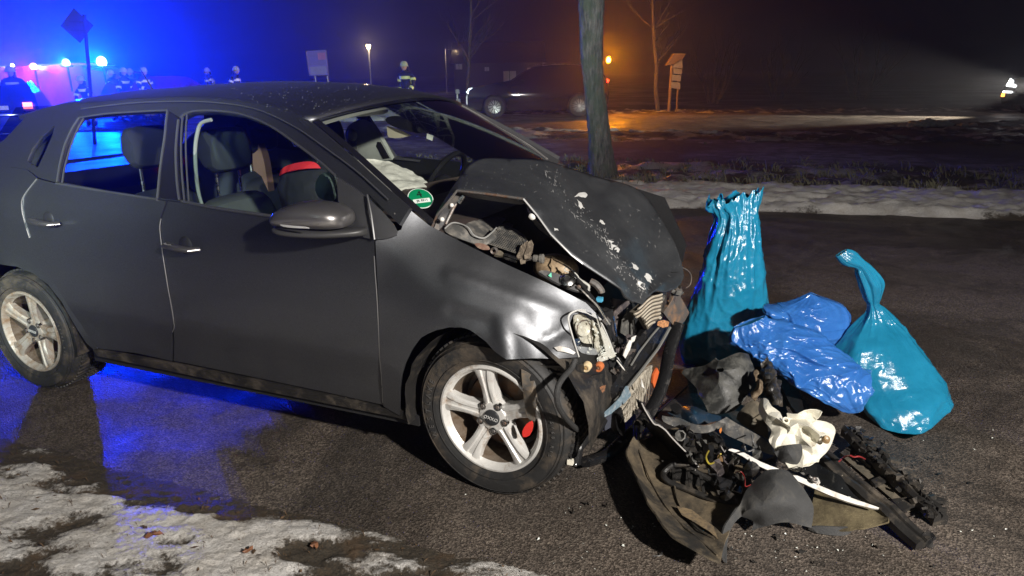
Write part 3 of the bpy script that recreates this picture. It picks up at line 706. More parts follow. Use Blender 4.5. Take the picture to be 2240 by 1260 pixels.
# ---- roof and header
def roofpt(x, t):      # t -1 (right) .. 1 (left)
    tab = [(-2.95, 1.225), (-2.7, 1.325), (-2.5, 1.355), (-2.2, 1.378), (-1.9, 1.392), (-1.5, 1.398), (-1.2, 1.388), (-1.0, 1.362), (-.86, 1.315)]
    ze = interp(tab, x); hw = ys(x, min(ze, 1.40)) - .006
    return Vector((x + .10 * (1 - t * t) * sm(x, -1.5, -.9) , t * hw, ze + .052 * (1 - abs(t) ** 2.4)))
edge = [S(*p) for p in ((672, 262), (600, 236), (520, 222), (420, 215), (375, 215), (280, 219), (200, 226), (130, 230), (90, 238), (60, 250))]
rt = sorted([(e.x, e.y) for e in edge])
def roofz(x): return interp(rt, x)
vs = []; fs = []; NX, NT = 40, 28; x0, x1 = rt[0][0] - .10, rt[-1][0]
for i in range(NX + 1):
    for j in range(NT + 1):
        x = lerp(x0, x1, i / NX); t = -1 + 2 * j / NT; ze = roofz(x) - .10 * max(0, rt[0][0] - x); hw = ys(x, ze) - .003
        vs.append((x + .085 * (1 - t * t) * sm(x, -1.4, -.85) - .05 * (1 - t * t) * sm(-x, 2.3, 2.7), t * hw, ze + .058 * (1 - abs(t) ** 2.2)))
for i in range(NX):
    for j in range(NT): a = i * (NT + 1) + j; fs.append((a, a + 1, a + NT + 2, a + NT + 1))
roof = mobj('roof', vs, fs, PAINT, car, 40)
so = roof.modifiers.new('thickness', 'SOLIDIFY'); so.thickness = .02; so.offset = 1
mobj('headliner', [(v[0], v[1] * .97, v[2] - .035) for v in vs], fs, mat('headliner_cloth', (.28, .28, .25), .9), car, 40)
xr, zr = x0, roofz(x0)
# tail: hatch, rear glass, bumper (out of the frame mostly)
tail = [(x0 - .02, zr + .03, .53), (-2.90, 1.08, .60), (-3.02, .95, .68), (-3.10, .80, .72), (-3.14, .60, .74), (-3.14, .40, .74), (-3.05, .22, .72)]
def strip(nm, prof, mt, n=10, bulge=.06):
    v = []; f = []
    for (x, z, w) in prof:
        for j in range(n + 1): t = -1 + 2 * j / n; v.append((x - bulge * (1 - t * t), t * w, z))
    for i in range(len(prof) - 1):
        for j in range(n): a = i * (n + 1) + j; f.append((a, a + n + 1, a + n + 2, a + 1))
    return mobj(nm, v, f, mt, car, 40)
strip('rear_glass', tail[:3], DGLS); strip('tailgate', tail[2:4], PAINT); strip('rear_bumper', tail[3:], PAINT)
MB().box((-3.02, -.66, .90), (.10, .12, .20)).build('tail_light', mat('red_lens', (.35, .01, .01), .15), car)
MB().box((-3.02, .66, .90), (.10, .12, .20)).build('tail_light', MATS['red_lens'], car)
MB().box((-2.9, 0, 1.03), (.02, .9, .02)).build('rear_window_heater_bar', BLK, car)
# antenna
a0 = C(332, 192, 0.0); a1 = C(306, 150, 0.0)
MB().tube([Vector((a0.x, 0, a0.z - .03)), Vector((a0.x, 0, a0.z)), Vector((a1.x, 0, a1.z))], [.012, .004, .003], 8).build('aerial', BLK, car)
# ---- windscreen with black surround
wl = [(665, 262), (760, 340), (840, 407), (895, 455), (935, 492)]
yR = [-.655, -.70, -.735, -.745, -.70]
def WSr(i): return C(wl[i][0], wl[i][1], yR[i])
right = [C(672, 260, -.615), C(720, 299, -.64), C(780, 352, -.675), C(840, 407, -.705), C(893, 455, -.715), C(938, 493, -.66)]
left = [Vector((v.x, -v.y, v.z)) for v in right]
def wsheet(nm, t0, t1, s0, s1, off, mt, n=16):
    v = []; f = []; m_ = 16; P1 = smoothpath(right, 6)
    for i in range(m_ + 1):
        s = lerp(s0, s1, i / m_); k = s * (len(P1) - 1); i0 = min(int(k), len(P1) - 2); a = P1[i0].lerp(P1[i0 + 1], k - i0)
        for j in range(n + 1):
            t = lerp(t0, t1, j / n); hw = -a.y; b = (1 - t * t)
            v.append((a.x + (.10 + .07 * s) * b + off * .5, t * hw, a.z + (.052 * (1 - s) + .0 * s) * b + off))
    for i in range(m_):
        for j in range(n): q_ = i * (n + 1) + j; f.append((q_, q_ + 1, q_ + n + 2, q_ + n + 1))
    o = mobj(nm, v, f, mt, car, 60); return o
wsheet('windscreen', -1, 1, .0, 1, .003, glass_mat('windscreen_glass', (.90, .94, .92)))
BBORD = mat('black_glass_border', (.010, .010, .012), .12)
wsheet('windscreen_border', -1, 1, .0, .055, .006, BBORD); wsheet('windscreen_border', -1, -.955, .055, 1, .006, BBORD, 2); wsheet('windscreen_border', .955, 1, .055, 1, .006, BBORD, 2)
for sgn in (-1, 1):      # A pillars
    P1 = smoothpath([Vector((v.x - .012, sgn * (-v.y + .012), v.z - .004)) for v in right[:5]], 5)
    MB().tube(P1, .020, 8, flat=.8).build('pillar', mat('light_pillar_trim', (.30, .29, .28), .45) if sgn > 0 else PAINT, car)
P1 = smoothpath([Vector((v.x - .05, -v.y - .07, v.z - .03)) for v in right[:5]], 5)   # inner side of the far pillar, pale green-grey plastic
MB().tube(P1, .058, 8, flat=.7).build('pillar_trim', TRIM, car)
# far B pillar inner trim, with belt guide, seen through the windscreen
def CX(px, py, x):
    d = CMI.to_3x3() @ ray(px, py); return EYEC + d * ((x - EYEC.x) / d.x)
sheet('pillar_trim', [(742, 280, .60), (790, 258, .58), (812, 262, .58), (858, 350, .70), (830, 352, .70), (775, 350, .70)], [(780, 300, .61)], C, TRIM, car, thick=.03)
sheet('window_gap', [(784, 254, .575), (802, 254, .575), (852, 346, .69), (838, 348, .69)], [], C, BLK, car, levels=0, thick=.01)
MB().bar(C(768, 296, .60), C(782, 348, .66), .035, .01).build('belt_strap', mat('grey_webbing', (.18, .18, .17), .8), car)
MB().ball(C(770, 295, .60), (.03, .03, .035)).build('belt_guide', TRIM, car)
sheet('headliner_edge', [(665, 261, -.50), (740, 247, -.28), (810, 241, -.05), (850, 241, .1), (848, 252, .1), (780, 254, -.1), (700, 266, -.38), (672, 268, -.5)], [], C, mat('pale_headliner_edge', (.52, .54, .50), .7), car, levels=1, thick=.01)
# rear-view mirror, its foot and sticker, sun visor
sheet('rear_view_mirror', [(842, 262, .05), (850, 250, .05), (905, 262, .02), (928, 275, .0), (925, 292, .0), (900, 290, .01), (850, 275, .05)], [(885, 273, .03)], C, BLK, car, thick=.03, levels=1)
sheet('mirror_face', [(846, 276, .07), (870, 281, .06), (900, 297, .05), (872, 303, .06), (851, 302, .07), (847, 297, .07)], [], C, mat('painted_trim_reflection', (.55, .50, .38), .3), car, thick=.006, levels=1)  # reflection of the pale trim painted as plain colour
MB().tube([C(915, 262, .02), C(925, 275, .0), C(918, 285, 0)], [.02, .028, .02], 10).build('mirror_foot', BLK, car)
sheet('parking_sticker', [(934, 292, -.02), (948, 297, -.02), (945, 308, -.02), (933, 303, -.02)], [], C, mat('white_sticker', (.8, .85, .75), .6), car, levels=0, thick=.002)
# interior: seats, dashboard, steering wheel, airbags
RSEAT = mat('shade_toned_rear_fabric', (.012, .013, .016), .95)  # darker copy of the seat fabric, rear shade put into its colour
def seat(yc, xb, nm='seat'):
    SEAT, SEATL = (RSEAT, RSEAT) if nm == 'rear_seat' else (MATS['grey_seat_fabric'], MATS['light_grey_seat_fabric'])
    o = empty(nm, (0, 0, 0), parent=car)
    def cushion(n_, pts, w, mt):
        V = []; F = []; k = len(pts); m_ = 7
        for j in range(m_):
            t = -1 + 2 * j / (m_ - 1); s = 1 - .10 * abs(t) ** 3
            c_ = Vector((sum(p[0] for p in pts) / k, 0, sum(p[1] for p in pts) / k))
            for (x, z) in pts: V.append((c_.x + (x - c_.x) * s, yc + t * w, c_.z + (z - c_.z) * s))
        for j in range(m_ - 1):
            for i in range(k): a = j * k + i; b = j * k + (i + 1) % k; F.append((a, b, b + k, a + k))
        F += [tuple(reversed(range(k))), tuple(range((m_ - 1) * k, m_ * k))]
        so_ = mobj(n_, V, F, mt, o, 60); md = so_.modifiers.new('rounding', 'SUBSURF'); md.levels = md.render_levels = 1
    cushion('seat_cushion', [(xb + .02, .42), (xb + .50, .46), (xb + .53, .36), (xb + .3, .30), (xb - .05, .30)], .24, SEAT)
    cushion('backrest', [(xb, .38), (xb + .12, .42), (xb + .02, .70), (xb - .06, .98), (xb - .16, .96), (xb - .13, .68)], .23, SEATL)
    cushion('headrest', [(xb - .13, 1.06), (xb - .05, 1.05), (xb - .06, 1.20), (xb - .10, 1.27), (xb - .17, 1.25), (xb - .18, 1.12)], .135, SEAT)
    for s in (-.07, .07): MB().tube([(xb - .12, yc + s, .94), (xb - .12, yc + s, 1.07)], .007, 8).build('headrest_post', CHR, o)
sx_ = C(490, 305, -.36).x + .115
seat(-.36, sx_); seat(.36, sx_)
sr_ = C(325, 300, -.36).x + .115
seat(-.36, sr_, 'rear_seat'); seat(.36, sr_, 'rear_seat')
MB().box((-1.5, 0, .28), (2.6, 1.35, .06)).build('floor_pan', DULLBLK, car)
# dark dashboard
vs = []; fs = []; DP = [(-.98, .58), (-.90, .80), (-.80, .90), (-.62, .955), (-.40, .955), (-.25, .93)]
for (x, z) in DP:
    for j in range(13): t = -1 + j / 6; vs.append((x + .06 * (1 - t * t), t * .66, z + .012 * (1 - t * t)))
for i in range(len(DP) - 1):
    for j in range(12): a = i * 13 + j; fs.append((a, a + 1, a + 14, a + 13))
mobj('dashboard', vs, fs, mat('brown_black_dashboard', (.055, .040, .034), .6, bmp=.001, bscale=200), car, 50)
# dash lid torn up beside the airbag
sheet('torn_dash_lid', [(882, 412, -.20), (940, 398, -.05), (1010, 385, .1), (985, 440, -.05), (948, 482, -.40), (905, 455, -.52), (870, 425, -.40)], [(930, 430, -.25)], C, MATS['brown_black_dashboard'], car, thick=.01)
# steering wheel on the far side
g = MB(); c_ = Vector((-.80, .36, .93)); ax = Matrix.Rotation(radians(-62), 3, 'Y')
g.tube([c_ + ax @ Vector((.18 * cos(a), .18 * sin(a), 0)) for a in [2 * pi * i / 32 for i in range(33)]], .014, 8, caps=False); g.ball(c_, (.06, .06, .05)); g.bar(c_, c_ + ax @ Vector((0, .17, 0)), .03, .02); g.bar(c_, c_ + ax @ Vector((0, -.17, 0)), .03, .02)
g.build('steering_wheel', BLK, car)
# passenger airbag over the dashboard (deflated, cloth folds), and the second one in front of the seat
o = sheet('airbag', [(778, 349, -.10), (800, 346, -.06), (840, 349, .02), (875, 362, .05), (905, 380, .02), (930, 390, .0), (943, 412, -.10), (922, 405, -.14), (880, 409, -.25), (855, 414, -.33), (815, 380, -.28), (790, 360, -.18)],
          [(820, 360, -.02), (860, 375, -.06), (840, 385, -.16), (895, 393, -.08), (868, 400, -.22)], C, BAGM, car, creases=[[(820, 360, 0), (840, 385, 0), (855, 414, 0)], [(860, 375, 0), (895, 393, 0)]], thick=.012, crumple=.03, csize=.07, cr=.5, levels=3)
o = sheet('airbag', [(688, 400, -.52), (700, 380, -.50), (720, 374, -.48), (735, 385, -.48), (738, 440, -.48), (715, 440, -.52), (692, 432, -.55)], [(708, 405, -.58)], C, mat('pale_green_airbag', (.55, .72, .66), .8, dscale=12), car, thick=.01, crumple=.02, csize=.05, levels=3)
# black garment with a red band hanging over the driver side
sheet('jacket', [(612, 372, .05), (640, 358, .06), (700, 352, .08), (722, 370, .08), (728, 470, .0), (660, 480, -.02), (618, 470, .0), (606, 420, .02)], [(665, 400, -.04), (665, 440, -.06)], C, mat('black_cloth', (.012, .012, .016), .9), car, thick=.02, crumple=.03, csize=.1, levels=3)
sheet('jacket_band', [(611, 384, .02), (613, 372, .02), (625, 362, .02), (655, 354, .02), (690, 351, .03), (702, 368, .03), (660, 368, -.02), (630, 374, -.01)], [], C, REDM, car, thick=.006, levels=2)
sheet('seat_bolster', [(545, 310, .30), (555, 300, .3), (575, 330, .3), (585, 400, .3), (590, 440, .3), (560, 430, .3), (545, 360, .3)], [], C, mat('brown_leather', (.16, .08, .05), .6), car, thick=.05, levels=2)
# environmental badge on the windscreen: green disc, white ring, 4, white plate strip
bc = C(920, 434, -.50)
nrm = Vector((.50, -.42, .76)).normalized(); ux = Vector((.62, .80, 0)); ux = (ux - nrm * ux.dot(nrm)).normalized(); uy = nrm.cross(ux)
BM = Matrix((ux, uy, nrm)).transposed().to_4x4(); BM.translation = bc
GREEN = mat('badge_green', (.0, .22, .09), .4); SIGNW = mat('badge_white', (.85, .87, .85), .5); INK = mat('black_ink', (.01, .01, .01), .5)
def disc(r, z, mt, nm, par): return mobj(nm, [BM @ Vector((r * cos(2 * pi * i / 40), r * sin(2 * pi * i / 40), z)) for i in range(40)], [tuple(range(40))], mt, par, 0)
bd = disc(.050, 0, SIGNW, 'badge', car)
disc(.0465, .0015, GREEN, 'badge_disc', bd)
mobj('badge_strip', [BM @ Vector(v) for v in ((-.034, -.024, .003), (.034, -.024, .003), (.034, -.004, .003), (-.034, -.004, .003))], [(0, 1, 2, 3)], SIGNW, bd, 0)
text_mesh('badge_number', '4', .044, BM @ Matrix.Translation((0, .018, .003)), INK, bd); text_mesh('badge_plate_text', '\u00b7JK EE11', .014, BM @ Matrix.Translation((0, -.014, .0045)), INK, bd)

# ---- wing (fender), dented behind the headlight
fo = [(822, 527, -.832), (878, 503, -.785), (893, 457, -.735), (938, 494, -.70), (1000, 527, -.69), (1100, 577, -.685), (1200, 622, -.67), (1280, 662, -.63), (1303, 686, -.60), (1275, 681, -.63), (1251, 690, -.66), (1243, 712, -.68), (1250, 750, -.70), (1263, 783, -.765),
      (1215, 786, -.815), (1165, 784, -.845), (1108, 786, -.855), (1082, 766, -.845), (1066, 748, -.845), (1050, 736, -.845), (1030, 722, -.835), (1011, 716, -.85), (985, 715, -.852), (957, 721, -.852), (938, 729, -.852), (921, 739, -.852), (903, 764, -.85), (889, 793, -.848), (881, 820, -.842), (877, 850, -.835), (876, 907, -.80), (841, 887, -.802), (832, 750, -.838), (829, 640, -.84)]
fi = [(925, 535, -.775), (975, 558, -.772), (1060, 597, -.765), (1150, 638, -.745), (1225, 668, -.70), (985, 605, -.800), (1060, 635, -.797), (1140, 664, -.778), (1205, 688, -.735),
      (905, 590, -.828), (930, 640, -.838), (1000, 655, -.842), (1090, 690, -.828), (1170, 705, -.798), (860, 680, -.838), (940, 690, -.846), (993, 684, -.853), (1010, 692, -.846), (1096, 714, -.815), (1098, 740, -.838), (1045, 708, -.832),
      (1150, 738, -.822), (1200, 738, -.782), (1185, 762, -.805), (1222, 728, -.745), (1235, 755, -.735), (860, 800, -.825), (1140, 765, -.826), (860, 560, -.812)]
FY = mls([p for p in fo + fi], 58)
def crease_(x, y, a, b, w):      # tent-shaped fold along the line a-b
    return max(0, 1 - segdist(Vector((x, y)), Vector(a), Vector(b)) / w)
def fender_pt(x, y):
    v = FY(x, y)
    v += .009 * crease_(x, y, (993, 684), (1096, 714), 26) - .012 * crease_(x, y, (1096, 712), (1106, 786), 24) + .006 * crease_(x, y, (1150, 700), (1205, 762), 30) * (1 if y > 690 else .4)
    v += .007 * crease_(x, y, (1188, 745), (1232, 722), 16) - .006 * crease_(x, y, (1205, 775), (1240, 745), 18) - .007 * crease_(x, y, (985, 603), (1225, 684), 22)
    return C(x, y, v)
fender = panel('front_fender', [p[:2] for p in fo], fender_pt, 11, PAINT, car, thick=.006, angle=60)
sheet('torn_paint_edge', [(1212, 760, -.79), (1225, 757, -.79), (1245, 762, -.77), (1258, 770, -.75), (1262, 778, -.74), (1250, 774, -.765), (1235, 770, -.78), (1220, 768, -.79)], [], C, WHITE, car, levels=0, thick=.003)
# lower black ragged bracket under the wing
sheet('bumper_bracket', [(1108, 788, -.80), (1165, 786, -.79), (1238, 787, -.74), (1236, 824, -.74), (1180, 823, -.78), (1176, 828, -.78), (1150, 822, -.79), (1138, 800, -.80), (1115, 812, -.80)], [(1180, 805, -.80)], C, BLKD, car, levels=1, thick=.02)
g = MB(); rnd = random.Random(2)
for i in range(14):
    x = 1142 + i * 7; a = C(x, 790 + rnd.uniform(0, 4), -.81 + (x - 1108) * .0005); b = C(x + rnd.uniform(-3, 4), rnd.uniform(806, 822), -.81 + (x - 1108) * .0005); g.bar(a, b, .006, .012)
g.bar(C(1140, 800, -.812), C(1234, 802, -.755), .008, .008); g.bar(C(1150, 815, -.81), C(1232, 818, -.755), .006, .01)
g.build('bracket_ribs', BLKD, car)
sheet('wheel_liner_flap', [(1140, 808, -.83), (1175, 824, -.82), (1180, 850, -.82), (1176, 880, -.82), (1170, 905, -.82), (1170, 922, -.82), (1150, 918, -.82), (1147, 880, -.82), (1143, 850, -.83)], [(1160, 860, -.85)], C, mat('grey_plastic_flap', (.09, .085, .078), .6, dirt=(.2, .15, .1), dirt_amt=.5, dscale=20), car, thick=.004, levels=1)
sheet('red_tag', [(1152, 925, -.83), (1163, 921, -.83), (1168, 930, -.83), (1160, 957, -.83), (1144, 956, -.83), (1140, 945, -.83)], [], C, mat('red_plastic', (.75, .04, .03), .4), car, thick=.004, levels=1)
# arch liner
V = []; F = []; NA = 30
for i in range(NA + 1):
    a = radians(-12 + 205 * i / NA); r = .352 + .012 * noise.noise((i * .7, 0, 3))
    for j, yv in enumerate((-.825, -.72, -.58, -.45)):
        V.append((r * cos(a) * (1 - .02 * j), yv, .31 + r * sin(a) * (1 - .02 * j)))
for i in range(NA):
    for j in range(3): a = i * 4 + j; F.append((a, a + 1, a + 5, a + 4))
mobj('wheel_arch_liner', V, F, BLKD, car, 50)
mobj('wheel_arch_liner', [(v[0] - 2.47, v[1], v[2]) for v in V], F, BLKD, car, 50)
MB().box((0, -.42, .42), (.62, .03, .42)).build('inner_wing', DULLBLK, car); MB().box((-2.47, -.42, .42), (.62, .03, .42)).build('inner_wing', DULLBLK, car)
# ---- door mirror
MM = mat('mirror_shell_paint', (.30, .29, .285), .30, metal=.85, coat=.25)
def shellring(rows, nm, mt, par):      # rows of (px, top, bottom, y centre, half depth)
    V = []; F = []; n = 14
    rows = [tuple(v) for v in rows]
    for (px, t, b, yc, hd) in rows:
        A = C(px, t, yc); B = C(px, b, yc); m_ = (A + B) / 2; h = (A - B) / 2
        for k in range(n):
            a = 2 * pi * k / n; ca = cos(a); sa = sin(a)
            V.append(m_ + h * (abs(ca) ** .8 * (1 if ca > 0 else -1)) + Vector((0, 1, 0)) * hd * (abs(sa) ** .8 * (1 if sa > 0 else -1)))
    for i in range(len(rows) - 1):
        for k in range(n): a = i * n + k; b = i * n + (k + 1) % n; F.append((a, b, b + n, a + n))
    F += [tuple(reversed(range(n))), tuple(range((len(rows) - 1) * n, len(rows) * n))]
    o = mobj(nm, V, F, mt, par, 50); md = o.modifiers.new('rounding', 'SUBSURF'); md.levels = md.render_levels = 2; return o
dm = empty('door_mirror', (0, 0, 0), parent=car)
shellring([(604, 470, 486, -.93, .03), (612, 458, 494, -.93, .06), (640, 445, 497, -.92, .08), (675, 438, 499, -.91, .085), (710, 440, 500, -.90, .085), (740, 450, 500, -.89, .08), (757, 462, 498, -.885, .06), (764, 473, 494, -.88, .03)], 'mirror_shell', MM, dm)
shellring([(611, 489, 500, -.93, .05), (625, 492, 512, -.93, .07), (680, 496, 518, -.91, .07), (740, 499, 519, -.88, .06), (795, 497, 516, -.84, .04), (810, 497, 514, -.82, .03)], 'mirror_base', mat('mirror_base_black', (.04, .04, .04), .45), dm)
sheet('mirror_indicator', [(612, 491, -1.005), (640, 494, -1.012), (668, 496, -1.01), (676, 500, -1.008), (640, 499, -1.012), (615, 496, -1.005)], [], C, mat('clear_lens', (.5, .5, .5), .1), dm, levels=1, thick=.004)
sheet('mirror_sail', [(736, 388, -.815), (803, 428, -.80), (874, 500, -.80), (868, 514, -.81), (845, 524, -.83), (800, 526, -.85), (742, 494, -.82)], [(800, 480, -.83)], C, mat('sail_black', (.035, .036, .038), .5), dm, levels=1, thick=.012)
MB().tube([C(*p) for p in ((803, 426, -.812), (812, 470, -.835), (819, 524, -.852))], .004, 6).build('window_seal', GUIDE, car)
MB().tube([C(*p) for p in ((862, 468, -.79), (890, 458, -.74))], .004, 6).build('panel_seam', CHR, car)
# ---- panel-gap highlights painted as pale tubes along the folded door edges
EDG = mat('painted_edge_highlight', (.5, .5, .5), .3, metal=.8)
for pl in ([(81, 391), (50, 433), (52, 476), (65, 520)], [(353, 478), (350, 500), (357, 560), (370, 640), (381, 705), (378, 726)], [(819, 560), (828, 700), (838, 880)]):
    MB().tube([fside(.0015)(v.x, v.y) for v in smoothpath([Vector((*S(*p), 0)) for p in pl], 5)], .0022, 6).build('door_edge', EDG, car)
# ---- door handles
def handle(c, par, nm='door_handle'):
    h = empty(nm, (0, 0, 0), parent=par)
    x, z = S(*c); y0 = -ys(x, z)
    MB().ball((x - .005, y0 + .010, z + .002), (.046, .016, .046), 22, 14).build('handle_cup', mat('handle_recess', (.018, .018, .02), .5), h)
    g = MB(); g.tube([(x - .095, y0 - .006, z + .008), (x - .075, y0 - .034, z + .008), (x, y0 - .046, z + .006), (x + .055, y0 - .040, z + .002), (x + .075, y0 - .006, z)], [.012, .016, .018, .016, .012], 12, flat=.7); g.build('handle_grip', MM, h)
handle((408, 541), car); handle((108, 486), car)
# ---- wheels
def wheel(cx, cy, rot, steer=0.0, mt=RIM, cap=True, sgn=-1, cam_=0.0):
    w = empty('wheel', (cx, cy, .302), parent=car); w.rotation_euler = (cam_, 0, steer)
    R, r0 = .302, .204
    prof = [(r0 - .012, .0), (r0 - .004, -.012), (r0 + .004, -.016), (r0 + .016, -.022), (r0 + .045, -.030), (r0 + .072, -.026), (R - .020, -.014), (R - .010, -.004), (R - .003, .012), (R, .03), (R, .150), (R - .006, .172), (R - .03, .188), (r0, .19)]
    t = MB().lathe(prof, 96).build('tyre', RUB, w, 50)
    g = MB()
    for i in range(72):
        a = 2 * pi * i / 72
        for yy, dy in ((.016, .05), (.082, .035), (.128, .045)):
            c_ = Vector(((R + .002) * cos(a), yy + dy / 2, (R + .002) * sin(a))); M_ = Matrix.Rotation(-a, 3, 'Y') @ Matrix.Rotation(.25, 3, 'X'); g.box(c_, (.008, dy, .017), M_)
    g.build('tread_blocks', RUB, w, 0)
    for s_, rr in ((-.0285, r0 + .024), (-.0265, r0 + .073), (-.018, r0 + .085)):
        MB().tube([(rr * cos(a), s_, rr * sin(a)) for a in [2 * pi * i / 72 for i in range(73)]], .0016, 6, caps=False).build('sidewall_ridge', RUB, w)
    rim = MB().lathe([(r0 + .002, -.014), (r0 - .001, -.021), (r0 - .008, -.022), (r0 - .014, -.018), (r0 - .019, -.004), (r0 - .026, .004)], 96).build('rim', mt, w, 40)
    MB().lathe([(r0 - .026, .004), (r0 - .034, .05), (r0 - .046, .12), (r0 - .03, .165)], 96).build('rim_barrel', mat('brake_dust_barrel', (.22, .18, .14), .5, metal=.3, dirt=(.12, .08, .05), dirt_amt=.6, dscale=9), w, 40)
    # five flared spokes
    for i in range(5):
        a = rot + 2 * pi * i / 5; ca, sa = cos(a), sin(a)
        def P(u, v, y): return (u * ca - v * sa, y, u * sa + v * ca)
        V = []; F = []
        secs = [(.030, .036, .006, .05), (.060, .030, .004, .05), (.085, .0265, -.001, .045), (.115, .026, -.007, .040), (.145, .030, -.011, .035), (.168, .037, -.013, .03), (.186, .046, -.012, .02)]
        for u, hw, y, dp in secs:
            for vv, yo in ((-1, dp), (-1, .006), (-.72, .0), (-.34, -.001), (-.2, .004), (.2, .004), (.34, -.001), (.72, 0), (1, .006), (1, dp)):
                V.append(P(u + (.004 * (1 - vv * vv) if u > .18 else 0), vv * hw, y + yo))
        k = 10
        for s_ in range(len(secs) - 1):
            for j in range(k - 1): a_ = s_ * k + j; F.append((a_, a_ + 1, a_ + k + 1, a_ + k))
        mobj('spoke', V, F, mt, w, 32)
    MB().lathe([(.0, .0), (.040, .0), (.052, .003), (.058, .010), (.066, .03), (.066, .06)], 40).build('hub', mt, w)
    for i in range(5):
        a = rot + pi / 5 + 2 * pi * i / 5; c_ = Vector((.050 * cos(a), 0, .050 * sin(a)))
        c_ = Vector((.052 * cos(a), 0, .052 * sin(a)))
        n_ = MB().lathe([(.0135, .012), (.0135, -.003), (.0115, -.004), (.0105, .002)], 20, Matrix.Translation(c_)); n_.build('bolt_seat', CHR, w)
        MB().lathe([(.0, -.006), (.007, -.006), (.0085, -.004), (.0085, .004)], 6, Matrix.Translation(c_)).build('wheel_bolt', STEEL, w)
    cp = MB().lathe([(.0, -.009), (.022, -.009), (.029, -.006), (.031, .0), (.031, .01)], 36).build('hub_cap', mat('hub_cap_black', (.03, .032, .035), .4), w)
    MB().lathe([(.0, .075), (.135, .075), (.138, .080), (.138, .088)], 60).build('brake_disc', mat('rusty_brake_disc', (.16, .12, .09), .5, metal=.5, dirt=(.25, .12, .05), dirt_amt=.6, dscale=12), w)
    MB().lathe([(.0, .062), (.05, .062), (.068, .068), (.070, .09)], 40).build('brake_hub', STEEL, w)
    MB().lathe([(.145, .10), (.168, .10)], 50).build('rim_inner', STEEL, w)
    MB().lathe([(.0, .155), (r0 + .06, .15)], 50).build('dust_shield', DULLBLK, w)
    if cap:
        MT = Matrix.Rotation(radians(cap), 4, 'Y') @ Matrix.Translation((0, -.0098, 0)) @ Matrix.Rotation(radians(90), 4, 'X')
        text_mesh('hub_cap_lettering', 'OXXO', .019, MT, mat('cap_letter_silver', (.6, .6, .58), .4), w, .0008)
        for i, ch in enumerate('WESTLAKE'):
            a = radians(205 - i * 7.2)
            Mx = Matrix.Rotation(-(a - pi / 2), 4, 'Y') @ Matrix.Translation((0, -.0312, r0 + .046)) @ Matrix.Rotation(radians(90), 4, 'X')
            text_mesh('sidewall_letter', ch, .030, Mx, mat('raised_letter_rubber', (.085, .082, .078), .55), w, .001)
        for i, ch in enumerate('185/60 R15'):
            if ch == ' ': continue
            a = radians(20 - i * 4.2); Mx = Matrix.Rotation(-(a - pi / 2), 4, 'Y') @ Matrix.Translation((0, -.0312, r0 + .046)) @ Matrix.Rotation(radians(90), 4, 'X')
            text_mesh('sidewall_letter', ch, .017, Mx, MATS['raised_letter_rubber'], w, .001)
    return w
wheel(-.02, -.785, radians(97), radians(-4), RIM, 8)
wheel(-2.47, -.785, radians(75), 0, RIMD, 8)
for cx in (0, -2.47):
    w = empty('wheel', (cx, .785, .302), parent=car); MB().lathe([(.19, 0), (.215, .02), (.27, .03), (.296, .01), (.302, -.02), (.302, -.14), (.28, -.17), (.1, -.17)], 48).build('tyre', RUB, w); MB().lathe([(0, -.02), (.19, 0)], 30).build('rim', RIM, w)
# ---- buckled bonnet
ho = [(945, 497, -.64), (957, 470, -.63), (1000, 416, -.60), (1070, 424, -.60), (1145, 434, -.60), (1175, 470, -.60), (1205, 512, -.61), (1250, 557, -.61), (1275, 576, -.60), (1330, 612, -.56), (1357, 630, -.54), (1366, 648, -.52), (1384, 660, -.48), (1404, 666, -.44), (1416, 650, -.38), (1425, 642, -.35), (1434, 634, -.30),
      (1448, 640, -.25), (1466, 636, -.18), (1482, 628, -.10), (1494, 614, -.02), (1497, 600, .03), (1488, 565, .10), (1478, 535, .18), (1458, 500, .28), (1440, 470, .36), (1425, 444, .40), (1400, 418, .40), (1380, 406, .38), (1340, 396, .32), (1290, 384, .22), (1235, 364, .10), (1188, 350, .0), (1110, 346, -.14), (1035, 344, -.28), (1010, 380, -.42), (985, 420, -.56), (962, 455, -.62)]
hi = [(1090, 385, -.38), (1170, 405, -.36), (1215, 388, -.17), (1240, 450, -.30), (1268, 470, -.28), (1310, 498, -.29), (1262, 425, -.06), (1300, 440, .02), (1330, 530, -.37), (1345, 560, -.41), (1220, 480, -.42), (1265, 530, -.46), (1310, 560, -.47), (1350, 600, -.46), (1380, 640, -.42), (1352, 420, .16), (1395, 440, .28), (1350, 470, .02), (1376, 500, .0), (1400, 560, -.04), (1400, 590, -.18), (1370, 580, -.38), (1430, 540, .10), (1450, 590, .02), (1420, 620, -.22), (1455, 615, -.10), (1400, 615, -.33), (1385, 460, .16), (1340, 510, -.16)]
hood = sheet('bonnet', ho, hi, C, HOOD, car, creases=[[(1188, 350, 0), (1215, 388, 0), (1240, 450, 0), (1268, 470, 0), (1310, 498, 0), (1330, 530, 0), (1345, 560, 0), (1370, 580, 0), (1400, 615, 0), (1416, 650, 0)], [(1000, 416, 0), (985, 420, 0)], [(1268, 470, 0), (1265, 530, 0), (1310, 560, 0), (1350, 600, 0), (1380, 640, 0)]], thick=.0, levels=3, angle=32, cr=.9, crumple=.007, csize=.12)
so = hood.modifiers.new('thickness', 'SOLIDIFY'); so.thickness = .006; so.offset = 0
